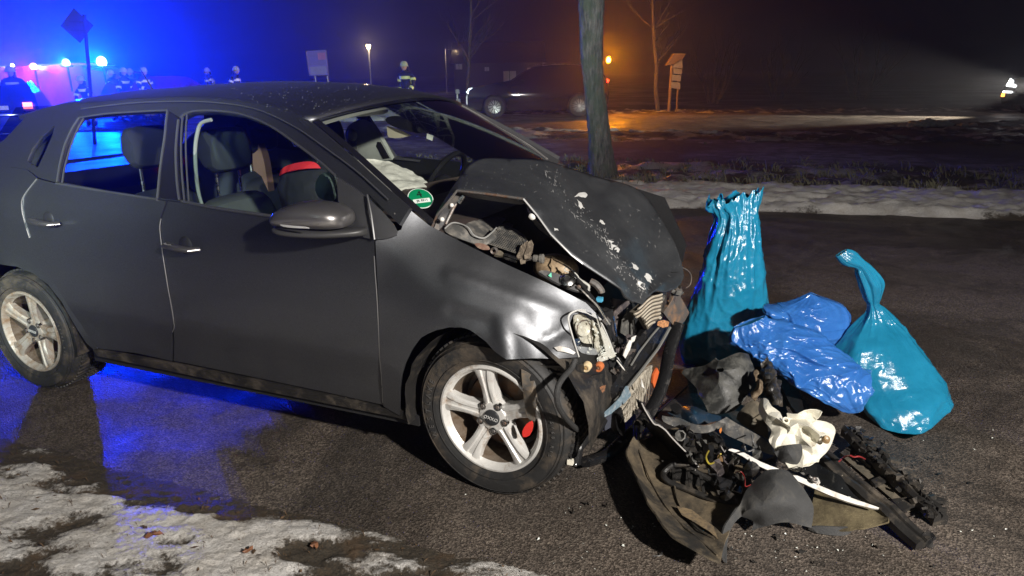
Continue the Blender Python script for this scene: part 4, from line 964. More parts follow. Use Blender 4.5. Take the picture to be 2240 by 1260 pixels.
# folded rim of the bonnet: bright bare metal edge and inner frame
MB().tube([C(*p) for p in ((945, 497, -.645), (957, 470, -.635), (1000, 417, -.607), (1070, 425, -.607), (1145, 435, -.607))], .005, 6).build('bonnet_edge', STEEL, car)
MB().tube([C(*p) for p in ((1145, 435, -.607), (1175, 471, -.607), (1205, 513, -.617), (1250, 558, -.617), (1275, 577, -.607))], .0035, 6).build('bonnet_edge', mat('bright_scraped_edge', (.6, .6, .6), .35, metal=.5), car)
MB().tube([C(*p) for p in ((1275, 577, -.607), (1330, 613, -.567), (1357, 631, -.547), (1366, 649, -.527), (1384, 661, -.487))], .004, 6).build('bonnet_edge', PAINT, car)
FRM = mat('bonnet_inner_frame_metal', (.15, .15, .155), .45, metal=.4, dirt=(.2, .17, .14), dirt_amt=.4, dscale=15)
sheet('bonnet_inner_frame', [(1002, 421, -.585), (1070, 429, -.585), (1143, 440, -.585), (1146, 446, -.56), (1140, 449, -.54), (1080, 440, -.54), (1020, 431, -.54)], [], C, FRM, car, levels=1, thick=.006)
sheet('bonnet_inner_frame', [(999, 424, -.60), (1008, 432, -.56), (990, 462, -.58), (972, 490, -.62), (962, 506, -.65), (948, 503, -.66), (957, 480, -.645), (975, 455, -.63)], [(980, 462, -.60)], C, FRM, car, levels=1, thick=.01, crumple=.02, csize=.05)
MB().tube([C(*p) for p in ((975, 490, -.62), (992, 455, -.59), (1000, 440, -.57))], .006, 8).build('hinge_arm', STEEL, car); MB().tube([C(1003, 444, -.58), C(1014, 428, -.57)], .009, 8).build('gas_strut_end', CHR, car)
MB().ball(C(967, 480, -.66), .009).build('hinge_bolt', WHITE, car); MB().ball(C(988, 449, -.62), .008).build('hinge_bolt', WHITE, car)
sheet('bonnet_inner_frame', [(1152, 452, -.55), (1170, 478, -.54), (1190, 500, -.52), (1210, 524, -.52), (1180, 505, -.50), (1160, 480, -.50)], [], C, FRM, car, levels=1, thick=.006)
MB().ball(C(1164, 474, -.60), (.014, .008, .012)).build('rubber_stop', WHITE, car)
# paint chips torn off the bonnet (pale primer patches with their own ragged outlines)
CHIP = mat('bare_primer', (.72, .72, .70), .5)
chips = [[(1320, 518), (1330, 526), (1345, 528), (1338, 535), (1350, 540), (1340, 546), (1332, 538), (1326, 530)], [(1344, 546), (1352, 540), (1356, 548), (1348, 550)], [(1380, 575), (1392, 580), (1402, 586), (1396, 590), (1386, 586)], [(1312, 480), (1320, 486), (1322, 492), (1314, 488)],
         [(1413, 598), (1424, 604), (1430, 612), (1420, 610), (1425, 618), (1415, 614), (1410, 606)], [(1394, 614), (1404, 618), (1412, 622), (1408, 628), (1414, 634), (1404, 630)], [(1211, 499), (1220, 501), (1222, 506), (1214, 504)], [(1256, 430), (1274, 420), (1284, 424), (1282, 434), (1270, 430)], [(1262, 436), (1272, 444), (1280, 458), (1270, 456), (1266, 446)]]
from mathutils.bvhtree import BVHTree
def bvh_of(o):
    bpy.context.view_layer.update(); dg = bpy.context.evaluated_depsgraph_get(); e = o.evaluated_get(dg); me = e.to_mesh()
    b = BVHTree.FromPolygons([v.co.copy() for v in me.vertices], [tuple(p.vertices) for p in me.polygons]); e.to_mesh_clear(); return b
HB = bvh_of(hood); EC = EYEC.copy()
def on_hood(px, py, off=.003):
    d = (C(px, py, 0) - EC).normalized(); h = HB.ray_cast(EC, d)
    return None if h[0] is None else h[0] - d * off
for poly in chips:
    jr = random.Random(int(poly[0][0])); poly = [(p[0] + jr.uniform(-1.6, 1.6), p[1] + jr.uniform(-1.6, 1.6)) for a_, b_ in zip(poly, poly[1:] + poly[:1]) for p in (a_, ((a_[0] + b_[0]) / 2 + jr.uniform(-3, 3), (a_[1] + b_[1]) / 2 + jr.uniform(-3, 3)))]
    P3 = [on_hood(*p) for p in poly]
    if all(p is not None for p in P3):
        c_ = sum(P3, Vector((0, 0, 0))) / len(P3) - (C(poly[0][0], poly[0][1], 0) - EC).normalized() * .001
        mobj('paint_chip', P3 + [c_], [(i, (i + 1) % len(P3), len(P3)) for i in range(len(P3))], CHIP, hood, 0)
g = MB(); rnd = random.Random(9)
def scratch(px, py, l, w, a):
    p = [(px, py), (px + cos(a) * l * .5 - sin(a) * w, py + sin(a) * l * .5 + cos(a) * w), (px + cos(a) * l, py + sin(a) * l), (px + cos(a) * l * .5 + sin(a) * w, py + sin(a) * l * .5 - cos(a) * w)]
    P3 = [on_hood(*q, .0025) for q in p]
    if all(x is not None for x in P3) and max((P3[i] - P3[0]).length for i in range(4)) < .12: g.add(P3, [(0, 1, 2), (0, 2, 3)])
cl = [(1190, 352), (1215, 390), (1240, 435), (1265, 460), (1285, 485), (1310, 500), (1330, 530), (1345, 560), (1370, 590), (1400, 620), (1412, 645)]
for i in range(170):
    t = rnd.random() ** .8 * (len(cl) - 1.001); k = int(t); f = t - k
    x = lerp(cl[k][0], cl[k + 1][0], f) + rnd.gauss(0, 7 + 7 * f); y = lerp(cl[k][1], cl[k + 1][1], f) + rnd.gauss(0, 6)
    scratch(x, y, rnd.uniform(2, 11) * (1 if rnd.random() < .85 else 2), rnd.uniform(.4, 1.0), rnd.gauss(1.0, .5))
for i in range(40): scratch(rnd.uniform(1250, 1470), rnd.uniform(440, 640), rnd.uniform(3, 12), .45, rnd.gauss(1.0, .5))
for i in range(50): scratch(rnd.uniform(1010, 1250), rnd.uniform(360, 440), rnd.uniform(1.5, 3), .8, rnd.random() * 3)
g.build('scratches', mat('scraped_primer', (.28, .28, .28), .5), hood, 0)['kind'] = 'stuff'
# drops and snow specks on the roof, as in the photograph
rb = bvh_of(roof); g = MB()
for i in range(260):
    px, py = rnd.uniform(470, 960), rnd.uniform(190, 250); d = (C(px, py, 0) - EC).normalized(); h = rb.ray_cast(EC, d)
    if h[0] is not None: g.ball(h[0], rnd.uniform(.0007, .0019), 5, 3)
g.build('water_drops', mat('water_drop', (.25, .26, .3), .08), roof, 0)['kind'] = 'stuff'

# ---- engine bay
ENG = mat('engine_grime', (.03, .028, .026), .6, dirt=(.14, .11, .08), dirt_amt=.5, dscale=16, bmp=.003)
GP = mat('dusty_grey_plastic', (.085, .085, .082), .45, dirt=(.24, .22, .19), dirt_amt=.5, dscale=14)
MB().box((.02, 0, .52), (.60, 1.0, .36), taper=.8).box((-.30, 0, .62), (.06, 1.25, .62)).box((.12, .2, .74), (.3, .4, .08)).build('engine_block', DULLBLK, car)
sheet('scuttle_panel', [(1007, 489, -.55), (1087, 470, -.30), (1106, 478, -.30), (1084, 500, -.42), (1062, 519, -.55), (1040, 515, -.58), (1024, 498, -.58)], [(1060, 492, -.45)], C, GP, car, levels=2, thick=.006)
sheet('scuttle_panel', [(972, 500, -.64), (988, 488, -.62), (1005, 489, -.61), (1024, 498, -.62), (1036, 515, -.62), (1057, 521, -.60), (1072, 512, -.57), (1108, 480, -.38), (1122, 492, -.42), (1090, 518, -.55), (1066, 540, -.62), (1035, 533, -.64), (1000, 520, -.66), (972, 508, -.665)], [(1010, 508, -.64), (1075, 525, -.60)], C, GP, car, levels=2, thick=.006)
MB().tube(smoothpath([C(*p) for p in ((973, 500, -.645), (988, 488, -.63), (1005, 489, -.62), (1024, 498, -.63), (1037, 515, -.635), (1057, 521, -.615), (1071, 513, -.58), (1086, 498, -.50))], 5), .003, 6).build('panel_lip', mat('pale_worn_lip', (.3, .3, .29), .5), car)
g = MB(); c00, c10, c01, c11 = C(1066, 532, -.60), C(1136, 556, -.61), C(1098, 498, -.50), C(1152, 524, -.52)
for i in range(17):
    f = i / 16; g.bar(c00.lerp(c10, f), c01.lerp(c11, f), .0016, .003)
for i in range(12):
    f = i / 11; g.bar(c00.lerp(c01, f), c10.lerp(c11, f), .0016, .003)
g.build('scuttle_grille', GP, car)
sheet('scuttle_panel', [(1088, 500, -.52), (1102, 492, -.48), (1128, 500, -.47), (1145, 512, -.49), (1158, 528, -.55), (1150, 546, -.60), (1142, 560, -.62), (1150, 530, -.545), (1138, 514, -.51), (1118, 502, -.50), (1100, 502, -.505)], [], C, GP, car, levels=1, thick=.008)
RST = mat('rusty_bracket', (.20, .11, .08), .7, dirt=(.3, .22, .16), dirt_amt=.5, dscale=30)
sheet('bracket', [(1038, 533, -.655), (1050, 530, -.65), (1070, 537, -.65), (1072, 546, -.65), (1058, 548, -.66), (1042, 541, -.66)], [], C, RST, car, levels=1, thick=.01)
MB().lathe([(.005, 0), (.011, -.004), (.013, 0), (.013, .01)], 18, Matrix.Translation(C(1080, 549, -.655))).build('bolt', STEEL, car)
sheet('bracket', [(1085, 545, -.64), (1100, 549, -.64), (1104, 558, -.65), (1092, 560, -.655), (1082, 556, -.66)], [], C, OLIVE, car, levels=1, thick=.012)
g = MB(); g.bar(C(1104, 556, -.65), C(1132, 566, -.65), .01, .006); g.bar(C(1100, 563, -.66), C(1130, 573, -.66), .008, .006); g.build('guide_rail', CHR, car)
CLAY = mat('clay_caked_plastic', (.12, .095, .07), .8, dirt=(.28, .23, .17), dirt_amt=.4, dscale=40, bmp=.004, bscale=60)
for dx, dz, hh in ((0, 0, 1), (9, -2, .8), (-7, 6, .6)):
    sheet('clay_caked_mount', [(1146 + dx, 532 + dz, -.61), (1151 + dx, 528 + dz, -.61), (1156 + dx, 536 + dz, -.61), (1153 + dx, 532 + 24 * hh + dz, -.625), (1148 + dx, 532 + 44 * hh + dz, -.64), (1139 + dx, 532 + 46 * hh + dz, -.645), (1137 + dx, 532 + 36 * hh + dz, -.64), (1142 + dx, 532 + 20 * hh + dz, -.62)], [], C, CLAY, car, levels=0, thick=.012, angle=20)
MB().tube([C(1150, 566, -.62), C(1166, 565, -.62)], .008, 10).build('plug', STEEL, car); MB().tube([C(1168, 565, -.62), C(1182, 566, -.62)], .013, 12).tube([C(1182, 566, -.62), C(1188, 566, -.62)], .017, 12).build('plug', GP, car)
# cream expansion tank
TANK = mat('yellowed_tank', (.46, .34, .21), .45, dirt=(.16, .11, .07), dirt_amt=.5, dscale=12)
tk = MB().ball(C(1216, 588, -.52), (.085, .06, .055), 24, 14).build('coolant_tank', TANK, car)
MB().tube([C(1208, 562, -.55) , C(1206, 578, -.585), C(1207, 594, -.58)], .0025, 6).build('tank_seam', TANK, tk)
# wing support rail with round hole
RAIL = mat('grey_painted_rail', (.16, .16, .165), .4, metal=.4, dirt=(.3, .28, .25), dirt_amt=.3, dscale=20)
rl = sheet('wing_rail', [(1178, 594, -.64), (1190, 588, -.62), (1235, 604, -.60), (1262, 614, -.59), (1288, 626, -.585), (1292, 636, -.59), (1278, 642, -.61), (1240, 630, -.635), (1205, 612, -.65)], [(1240, 616, -.615)], C, RAIL, car, levels=1, thick=.01)
axr = (EC - C(1241, 612, -.6)).normalized(); Mh = Matrix.Translation(C(1241, 611, -.625)) @ Vector((0, -1, 0)).rotation_difference((axr + Vector((0, 0, 1))).normalized()).to_matrix().to_4x4()
MB().lathe([(.010, .0), (.012, -.006), (.020, -.004), (.027, .002), (.029, .012)], 28, Mh).build('strut_ring', CHR, rl); MB().lathe([(0, 0), (.010, -.001)], 20, Mh).build('strut_hole', DULLBLK, rl)
MB().ball(C(1266, 628, -.62), (.008, .004, .008)).build('bolt', STEEL, rl)
mk = [C(1199, 603, -.648), C(1206, 596, -.64), C(1207, 607, -.65)]
mobj('recycling_mark', mk, [(0, 1, 2)], mat('mint_sticker', (.2, .75, .5), .5), rl, 0)
# cables and clips over the rail
g = MB(); rnd = random.Random(4)
for i in range(7):
    a = (1236 + i * 6, 582 + i * 9); g.tube(smoothpath([C(a[0] + rnd.uniform(-4, 4), a[1] + rnd.uniform(-4, 4), -.60 + rnd.uniform(-.02, .02)) for _ in range(1)] + [C(a[0] + 14, a[1] + 8, -.62), C(a[0] + 28 + rnd.uniform(-5, 5), a[1] + 22 + rnd.uniform(-6, 6), -.60), C(a[0] + 36, a[1] + 34, -.58)], 4), rnd.uniform(.002, .004), 6)
g.build('cables', BLK, car)
MB().tube(smoothpath([C(*p) for p in ((1234, 590, -.61), (1240, 584, -.61), (1252, 592, -.61), (1264, 604, -.61), (1262, 608, -.61), (1248, 598, -.61), (1234, 592, -.61))], 4), .0022, 6).build('lever_wire', mat('pale_lever', (.55, .55, .5), .4), car)
MB().tube(smoothpath([C(*p) for p in ((1256, 600, -.60), (1268, 612, -.60), (1278, 618, -.60), (1288, 626, -.60), (1286, 636, -.60))], 4), .005, 6).build('lever_wire', MATS['pale_lever'], car)
MB().tube(smoothpath([C(*p) for p in ((1292, 616, -.56), (1304, 622, -.56), (1314, 634, -.56), (1316, 640, -.56))], 4), .013, 8).build('lock_lever', STEEL, car)
MB().tube(smoothpath([C(*p) for p in ((1270, 632, -.62), (1290, 652, -.62), (1310, 672, -.60), (1322, 692, -.58), (1334, 710, -.57))], 4), .004, 6).build('lamp_frame_edge', CHR, car)
MB().box(C(1312, 655, -.56), (.02, .02, .014)).build('blue_plug', mat('light_blue_plastic', (.10, .45, .70), .4), car)
# ---- smashed headlight
def yf(px): return -.72 + (px - 1250) * .0030
def FS(nm, pts, mt, dy=0.0, par=None, inner=(), **k):
    kw = dict(levels=0, thick=.004, angle=22); kw.update(k)
    return sheet(nm, [(x, y, yf(x) + dy + (r_[0] if r_ else 0)) for x, y, *r_ in pts], [(x, y, yf(x) + dy + (r_[0] if r_ else 0)) for x, y, *r_ in inner], C, mt, par or car, **kw)
hl = empty('headlight', (0, 0, 0), parent=car)
FS('lamp_housing', [(1243, 692), (1252, 682), (1273, 678), (1295, 681), (1310, 692), (1324, 721), (1337, 754), (1346, 779), (1328, 787), (1267, 782), (1254, 741), (1244, 704)], BLK, .09, hl)
CRM = mat('dusty_lamp_reflector', (.66, .64, .54), .35, metal=.25, dirt=(.42, .38, .28), dirt_amt=.3, dscale=30, bmp=.003, bscale=70)
FS('reflector', [(1250, 694), (1268, 684), (1282, 690), (1296, 706), (1312, 722), (1322, 740), (1324, 750), (1300, 752), (1268, 752), (1262, 725)], CRM, .045, hl, inner=[(1275, 712, .03), (1290, 730, .02), (1300, 715, .03)], levels=2, crumple=.02, csize=.03, cr=.6)
FS('reflector', [(1296, 700), (1318, 714), (1332, 745), (1340, 774), (1312, 782), (1300, 760), (1306, 740)], CRM, .02, hl, inner=[(1316, 748, .02)], levels=2, crumple=.02, csize=.02)
FS('lamp_bowl', [(1258, 716), (1264, 702), (1276, 698), (1290, 706), (1292, 722), (1286, 736), (1268, 738)], CRM, .02, hl, inner=[(1276, 718, .035)], levels=2)
MB().tube([C(x, y, yf(x) + .02) for x, y in ((1262, 728), (1264, 712), (1272, 702), (1284, 700), (1291, 712), (1292, 728), (1296, 750))], .0022, 6).build('bowl_edge', STEEL, hl)
FS('lamp_trim', [(1262, 757), (1306, 762), (1312, 770), (1308, 779), (1266, 774)], mat('silvery_lamp_trim', (.5, .52, .53), .3, metal=.5), .02, hl, levels=1)
FS('lamp_trim', [(1256, 742), (1268, 740), (1270, 752), (1262, 760)], CHR, .03, hl)
MB().tube(smoothpath([C(x, y, yf(x) - .005) for x, y in ((1266, 780), (1254, 742), (1244, 705), (1246, 688), (1262, 679), (1280, 679), (1300, 686), (1315, 706), (1330, 738), (1346, 780))], 4), .0035, 6).build('lamp_rim', mat('lamp_rim_clear', (.6, .6, .58), .15), hl)
FS('cover_shard', [(1303, 688), (1316, 712), (1334, 748), (1347, 780), (1311, 793), (1308, 782), (1326, 772), (1318, 740)], mat('frosted_cover', (.55, .55, .50), .25, dirt=(.6, .58, .5), dirt_amt=.5, dscale=60, bmp=.003), -.01, hl, levels=0, thick=.003)
FS('cover_shard', [(1262, 680), (1284, 680), (1304, 688), (1316, 698), (1317, 703), (1300, 694), (1284, 686)], MATS['lamp_rim_clear'], -.012, hl, thick=.003)
g = MB(); rnd = random.Random(8)
for i in range(130):
    px, py = rnd.gauss(1322, 9), rnd.gauss(768, 9); 
    if i % 3 == 0: px, py = rnd.uniform(1262, 1330), rnd.uniform(700, 780)
    c_ = C(px, py, yf(px) - .008); s_ = rnd.uniform(.0015, .004); g.add([c_ + Vector((rnd.gauss(0, s_), rnd.gauss(0, s_), rnd.gauss(0, s_))) for _ in range(4)], [(0, 1, 2), (0, 2, 3), (0, 3, 1)])
g.build('glass_crumbs', mat('glass_crumb', (.75, .78, .72), .15), hl, 0)['kind'] = 'stuff'
# ---- crushed front: plates, radiator, beams, hoses
PLP = mat('purple_grey_scuffed_plastic', (.06, .052, .056), .5, dirt=(.17, .14, .13), dirt_amt=.5, dscale=18, bmp=.002)
GPL = mat('grey_scuffed_plastic', (.085, .085, .08), .55, dirt=(.2, .19, .17), dirt_amt=.45, dscale=22, bmp=.002)
for pts, mt, dy in (([(1309, 661), (1340, 655), (1341, 694), (1322, 702), (1314, 690)], PLP, .12), ([(1341, 653), (1376, 658), (1382, 672), (1362, 696), (1358, 728), (1350, 732), (1343, 694)], PLP, .10), ([(1374, 674), (1386, 678), (1387, 735), (1370, 736), (1358, 728), (1362, 700)], GPL, .05),
                    ([(1322, 700), (1342, 694), (1348, 742), (1340, 745), (1330, 725)], PLP, .05), ([(1350, 742), (1374, 738), (1380, 746), (1372, 770), (1356, 778), (1346, 760)], PLP, .03), ([(1336, 745), (1350, 742), (1356, 778), (1362, 800), (1352, 790)], GPL, .02),
                    ([(1391, 710), (1404, 690), (1416, 696), (1418, 715), (1404, 728), (1392, 738)], BLK, .04), ([(1300, 660), (1314, 672), (1330, 700), (1350, 745), (1344, 748), (1326, 712)], BLK, .0),
                    ([(1386, 700), (1389, 700), (1390, 740), (1386, 736)], CHR, .0), ([(1341, 692), (1344, 692), (1352, 742), (1349, 742)], CHR, .0)):
    FS('broken_plate', pts, mt, dy + .04)
RAD = mat('radiator_alloy', (.62, .56, .46), .45, metal=.3, dirt=(.35, .27, .18), dirt_amt=.35, dscale=15)
rp = [(1425, 647), (1434, 642), (1447, 640), (1450, 650), (1446, 680), (1444, 694), (1417, 721), (1408, 705), (1400, 692), (1392, 694), (1386, 684), (1400, 672)]
rd_ = FS('radiator', rp, mat('radiator_dark_gaps', (.10, .085, .065), .7), -.03, thick=.02)
for i in range(15):
    pts = []
    for j in range(18):
        x = 1384 + j * 4; y = 640 + i * 8 - (x - 1384) * .62 + 3.5 * sin((x - 1384) * .12); 
        if inside((x, y), rp): pts.append(C(x, y, yf(x) - .058))
    if len(pts) > 1: MB().tube(pts, .0046, 5).build('fin', RAD, rd_)
MB().tube([C(x, y, yf(x) + .02) for x, y in ((1445, 694), (1420, 720), (1396, 742), (1388, 752))], .006, 6).build('radiator_edge', RAD, car)
BEAM = mat('scuffed_black_beam', (.014, .014, .015), .26, dirt=(.10, .09, .08), dirt_amt=.12, dscale=10, bmp=.002)
bmp_ = FS('bumper_beam', [(1432, 700), (1455, 697), (1468, 705), (1467, 722), (1452, 752), (1428, 782), (1400, 822), (1376, 850), (1350, 880), (1322, 908), (1300, 915), (1290, 900), (1304, 878), (1326, 852), (1345, 838), (1362, 806), (1372, 776), (1392, 748), (1412, 722)], BEAM, -.01, inner=[(1420, 750, -.05), (1390, 795, -.05), (1345, 860, -.06)], levels=1, thick=.03, crumple=.010, csize=.06, angle=25)
MB().tube([C(x, y, yf(x) - .06) for x, y in ((1466, 716), (1440, 762), (1405, 808), (1370, 852), (1345, 878))], .006, 6).build('beam_edge', mat('scuffed_edge', (.16, .16, .15), .35), bmp_)
MB().tube([C(x, y, yf(x) - .05) for x, y in ((1450, 706), (1425, 735), (1398, 770), (1380, 800))], .004, 6).build('beam_edge', MATS['scuffed_edge'], bmp_)
FS('rust_and_glow_patch', [(1440, 703), (1452, 700), (1464, 704), (1462, 714), (1450, 717), (1438, 712)], mat('orange_glow_tint', (.60, .28, .12), .7, dirt=(.1, .05, .03), dirt_amt=.5, dscale=50), -.075, bmp_, thick=.002)  # orange indicator glow painted as a patch on the beam
FS('rust_and_glow_patch', [(1300, 858), (1316, 845), (1326, 842), (1322, 856), (1308, 868)], mat('brown_rust', (.30, .13, .06), .7, dirt=(.06, .05, .04), dirt_amt=.5, dscale=50), -.085, bmp_, thick=.002)
FS('ribbed_intercooler', [(1427, 799), (1426, 822), (1416, 852), (1404, 884), (1380, 912), (1362, 929), (1355, 925), (1357, 889), (1384, 867), (1373, 847), (1402, 815)], mat('pale_ribbed_alloy', (.50, .46, .38), .6, dirt=(.22, .18, .13), dirt_amt=.55, dscale=40, bmp=.006, bscale=90), .03, inner=[(1395, 860, .0)], levels=1, thick=.012, crumple=.02, csize=.03)
g = MB()
for i in range(11):
    a = (1358 + i * 6.0, 925 - i * 5.0); b = (1372 + i * 5.2, 888 - i * 8.6)
    g.tube([C(*a, yf(a[0]) + .010), C((a[0] + b[0]) / 2, (a[1] + b[1]) / 2, yf(a[0]) + .002), C(*b, yf(b[0]) + .010)], .0016, 4)
g.build('intercooler_ribs', mat('painted_rib_shade', (.3, .27, .22), .6), car)  # shade between the ribs put into the grey of these tubes
FS('torn_blue_grey_trim', [(1367, 845), (1373, 844), (1381, 862), (1383, 870), (1352, 892), (1335, 907), (1322, 912), (1313, 916), (1326, 898), (1340, 887), (1362, 869)], mat('blue_grey_trim', (.16, .23, .28), .45, dirt=(.35, .38, .4), dirt_amt=.35, dscale=30), -.09, levels=1, thick=.004, crumple=.02, csize=.03)
cc = FS('crash_box', [(1262, 797), (1320, 797), (1324, 820), (1322, 848), (1292, 870), (1284, 893), (1263, 893)], BLK, -.06, levels=0, thick=.06)
FS('crash_box', [(1280, 822), (1318, 818), (1318, 836), (1300, 852), (1283, 852)], BLKD, -.075, levels=1, thick=.02)
FS('rusty_bracket', [(1282, 870), (1296, 856), (1312, 850), (1326, 866), (1322, 890), (1308, 906), (1290, 908)], mat('dark_rusty_casting', (.03, .026, .024), .45, dirt=(.20, .09, .05), dirt_amt=.22, dscale=20, bmp=.003), -.05, inner=[(1304, 880, -.02)], levels=0, thick=.04)
for (px, py, m1, m2) in ((1282, 804, mat('cream_bung', (.75, .58, .35), .5), mat('brass_centre', (.45, .28, .12), .4)), (1309, 804, mat('orange_bung', (.55, .16, .05), .6), MATS['brown_rust'])):
    M_ = Matrix.Translation(C(px, py, yf(px) - .068)); b_ = MB().lathe([(.0, -.004), (.006, -.004), (.009, -.008), (.014, -.008), (.016, -.002), (.016, .02)], 22, M_).build('rubber_bung', m1, cc); MB().lathe([(.0, -.009), (.006, -.007)], 14, M_).build('bung_core', m2, cc)
def hose(pts, r, mt, nm='hose', dy=0.0, n=10, flat=1.0): return MB().tube(smoothpath([C(x, y, yf(x) + dy + (e[0] if e else 0)) for x, y, *e in pts], 6), r, n, flat=flat).build(nm, mt, car)
hose([(1258, 786), (1250, 806), (1232, 826), (1221, 845), (1218, 868), (1222, 890), (1236, 912), (1252, 930), (1264, 940)], .0095, mat('corrugated_hose', (.035, .035, .035), .5, bmp=.004, bscale=300), dy=-.10)
hose([(1320, 916), (1306, 940), (1284, 958), (1268, 976), (1262, 1000), (1260, 1014)], .018, BLK, dy=.02)
hose([(1262, 940), (1262, 965), (1258, 990), (1250, 1008)], .010, BLK, dy=-.05); hose([(1257, 960), (1249, 980), (1249, 1008)], .0035, BLK, 'cable', -.06)
MB().box(C(1248, 1010, yf(1248) - .06), (.02, .016, .018)).build('cream_connector', WHT, car); MB().ball(C(1259, 1016, yf(1259) - .02), .008).build('hose_clip', CHR, car)
hose([(1278, 1012), (1300, 1006), (1330, 994), (1362, 966), (1392, 938), (1418, 905), (1440, 865), (1455, 820), (1464, 770), (1474, 738), (1484, 706)], .030, BEAM, 'lower_bumper_tube', .08, 12, .55)
hose([(1300, 930), (1330, 905), (1372, 900), (1392, 880)], .014, BLK, dy=.06)
FS('hanging_bracket', [(1344, 905), (1360, 892), (1370, 930), (1364, 955), (1348, 945)], BLK, .02, levels=1, thick=.03)
FS('hanging_bracket', [(1322, 915), (1338, 905), (1336, 935), (1324, 942)], mat('slate_plate', (.06, .065, .085), .5), .03)
FS('broken_corner', [(1477, 636), (1485, 624), (1493, 634), (1489, 649), (1508, 684), (1498, 702), (1481, 721), (1463, 700), (1451, 684), (1462, 668), (1469, 657)], mat('grey_brown_scuffed', (.10, .09, .08), .4, dirt=(.28, .16, .09), dirt_amt=.4, dscale=12), .10, inner=[(1480, 675, -.01)], levels=0, thick=.015)
hose([(1492, 585), (1505, 592), (1512, 604), (1510, 622), (1500, 630)], .0025, STEEL, 'cable', .12)
rnd = random.Random(33); SH = [BLK, BLKD, GPL, STEEL, PLP, CHR]
for i in range(46):      # crumpled brackets, clips and splinters around the lamp and radiator
    px, py = rnd.choice([(1355, 800), (1372, 760), (1475, 640), (1340, 790), (1360, 745), (1330, 670), (1400, 900), (1300, 890)])
    px += rnd.gauss(0, 14); py += rnd.gauss(0, 14); k = rnd.randint(4, 6); a0_ = rnd.random() * 6; el = rnd.uniform(.35, 1); s_ = rnd.uniform(4, 13)
    pts = [(px + cos(a0_ + j * 6.28 / k) * s_ * rnd.uniform(.6, 1.2), py + sin(a0_ + j * 6.28 / k) * s_ * el * rnd.uniform(.6, 1.2), rnd.uniform(-.02, .02)) for j in range(k)]
    FS('splinter', pts, SH[min(5, int(rnd.random() ** 1.3 * 6))], rnd.uniform(-.04, .06), thick=.003)
for pts in ([(1372, 756), (1378, 744), (1383, 748), (1378, 766), (1368, 784), (1364, 778)], [(1352, 782), (1362, 798), (1368, 812), (1362, 806), (1350, 790)], [(1383, 738), (1392, 734), (1388, 746), (1378, 752)], [(1403, 828), (1410, 850), (1404, 846)]):
    FS('white_splinter', pts, WHITE, -.08, thick=.003)
hose([(1345, 779), (1362, 800), (1370, 812)], .003, CHR, 'bright_wire', -.08, 6); hose([(1405, 880), (1415, 905), (1440, 935)], .004, CHR, 'bright_wire', -.05, 6)
FS('orange_reflection_patch', [(1430, 820), (1438, 805), (1444, 818), (1440, 845), (1432, 850), (1428, 838)], mat('painted_orange_reflection', (.75, .16, .05), .2), .3, thick=.01)  # orange indicator reflection on the road, painted as a small sheet
# ================================================================== BAGS
def film_mat(name, a, b, rough=.17, trl=.25):
    m, nt, ns, ls, p = new_mat(name)
    n = nz(ns, ls, 6, 5, .6); n2 = nz(ns, ls, 22, 5, .7, dist=.6); n3 = nz(ns, ls, 60, 4, .6, vec=(1, 1, .3))
    ls.new(mix(ns, ls, ramp(ns, ls, n.outputs[0], [(.35, 0.0), (.65, 1.0)]), a, b), p.inputs['Base Color'])
    p.inputs['Roughness'].default_value = rough; p.inputs['Specular IOR Level'].default_value = .45; p.inputs['Coat Weight'].default_value = .2; p.inputs['Coat Roughness'].default_value = .10
    p.inputs['Subsurface Weight'].default_value = trl; p.inputs['Subsurface Radius'].default_value = (.01, .03, .05); p.inputs['Subsurface Scale'].default_value = .5
    b1 = bump(ns, ls, n2.outputs[0], .35, .010); b2 = bump(ns, ls, n3.outputs[0], .2, .003, b1); ls.new(b2, p.inputs['Normal']); ls.new(b2, p.inputs['Coat Normal']); return m
TEAL = film_mat('teal_bag_film', (.010, .20, .36), (.018, .26, .44)); TEAL2 = film_mat('teal_green_bag_film', (.010, .17, .30), (.016, .22, .38)); BLUE = film_mat('bright_blue_film', (.026, .125, .42), (.042, .175, .52))
def ridged(v): return 1 - 2 * abs(noise.noise(v))
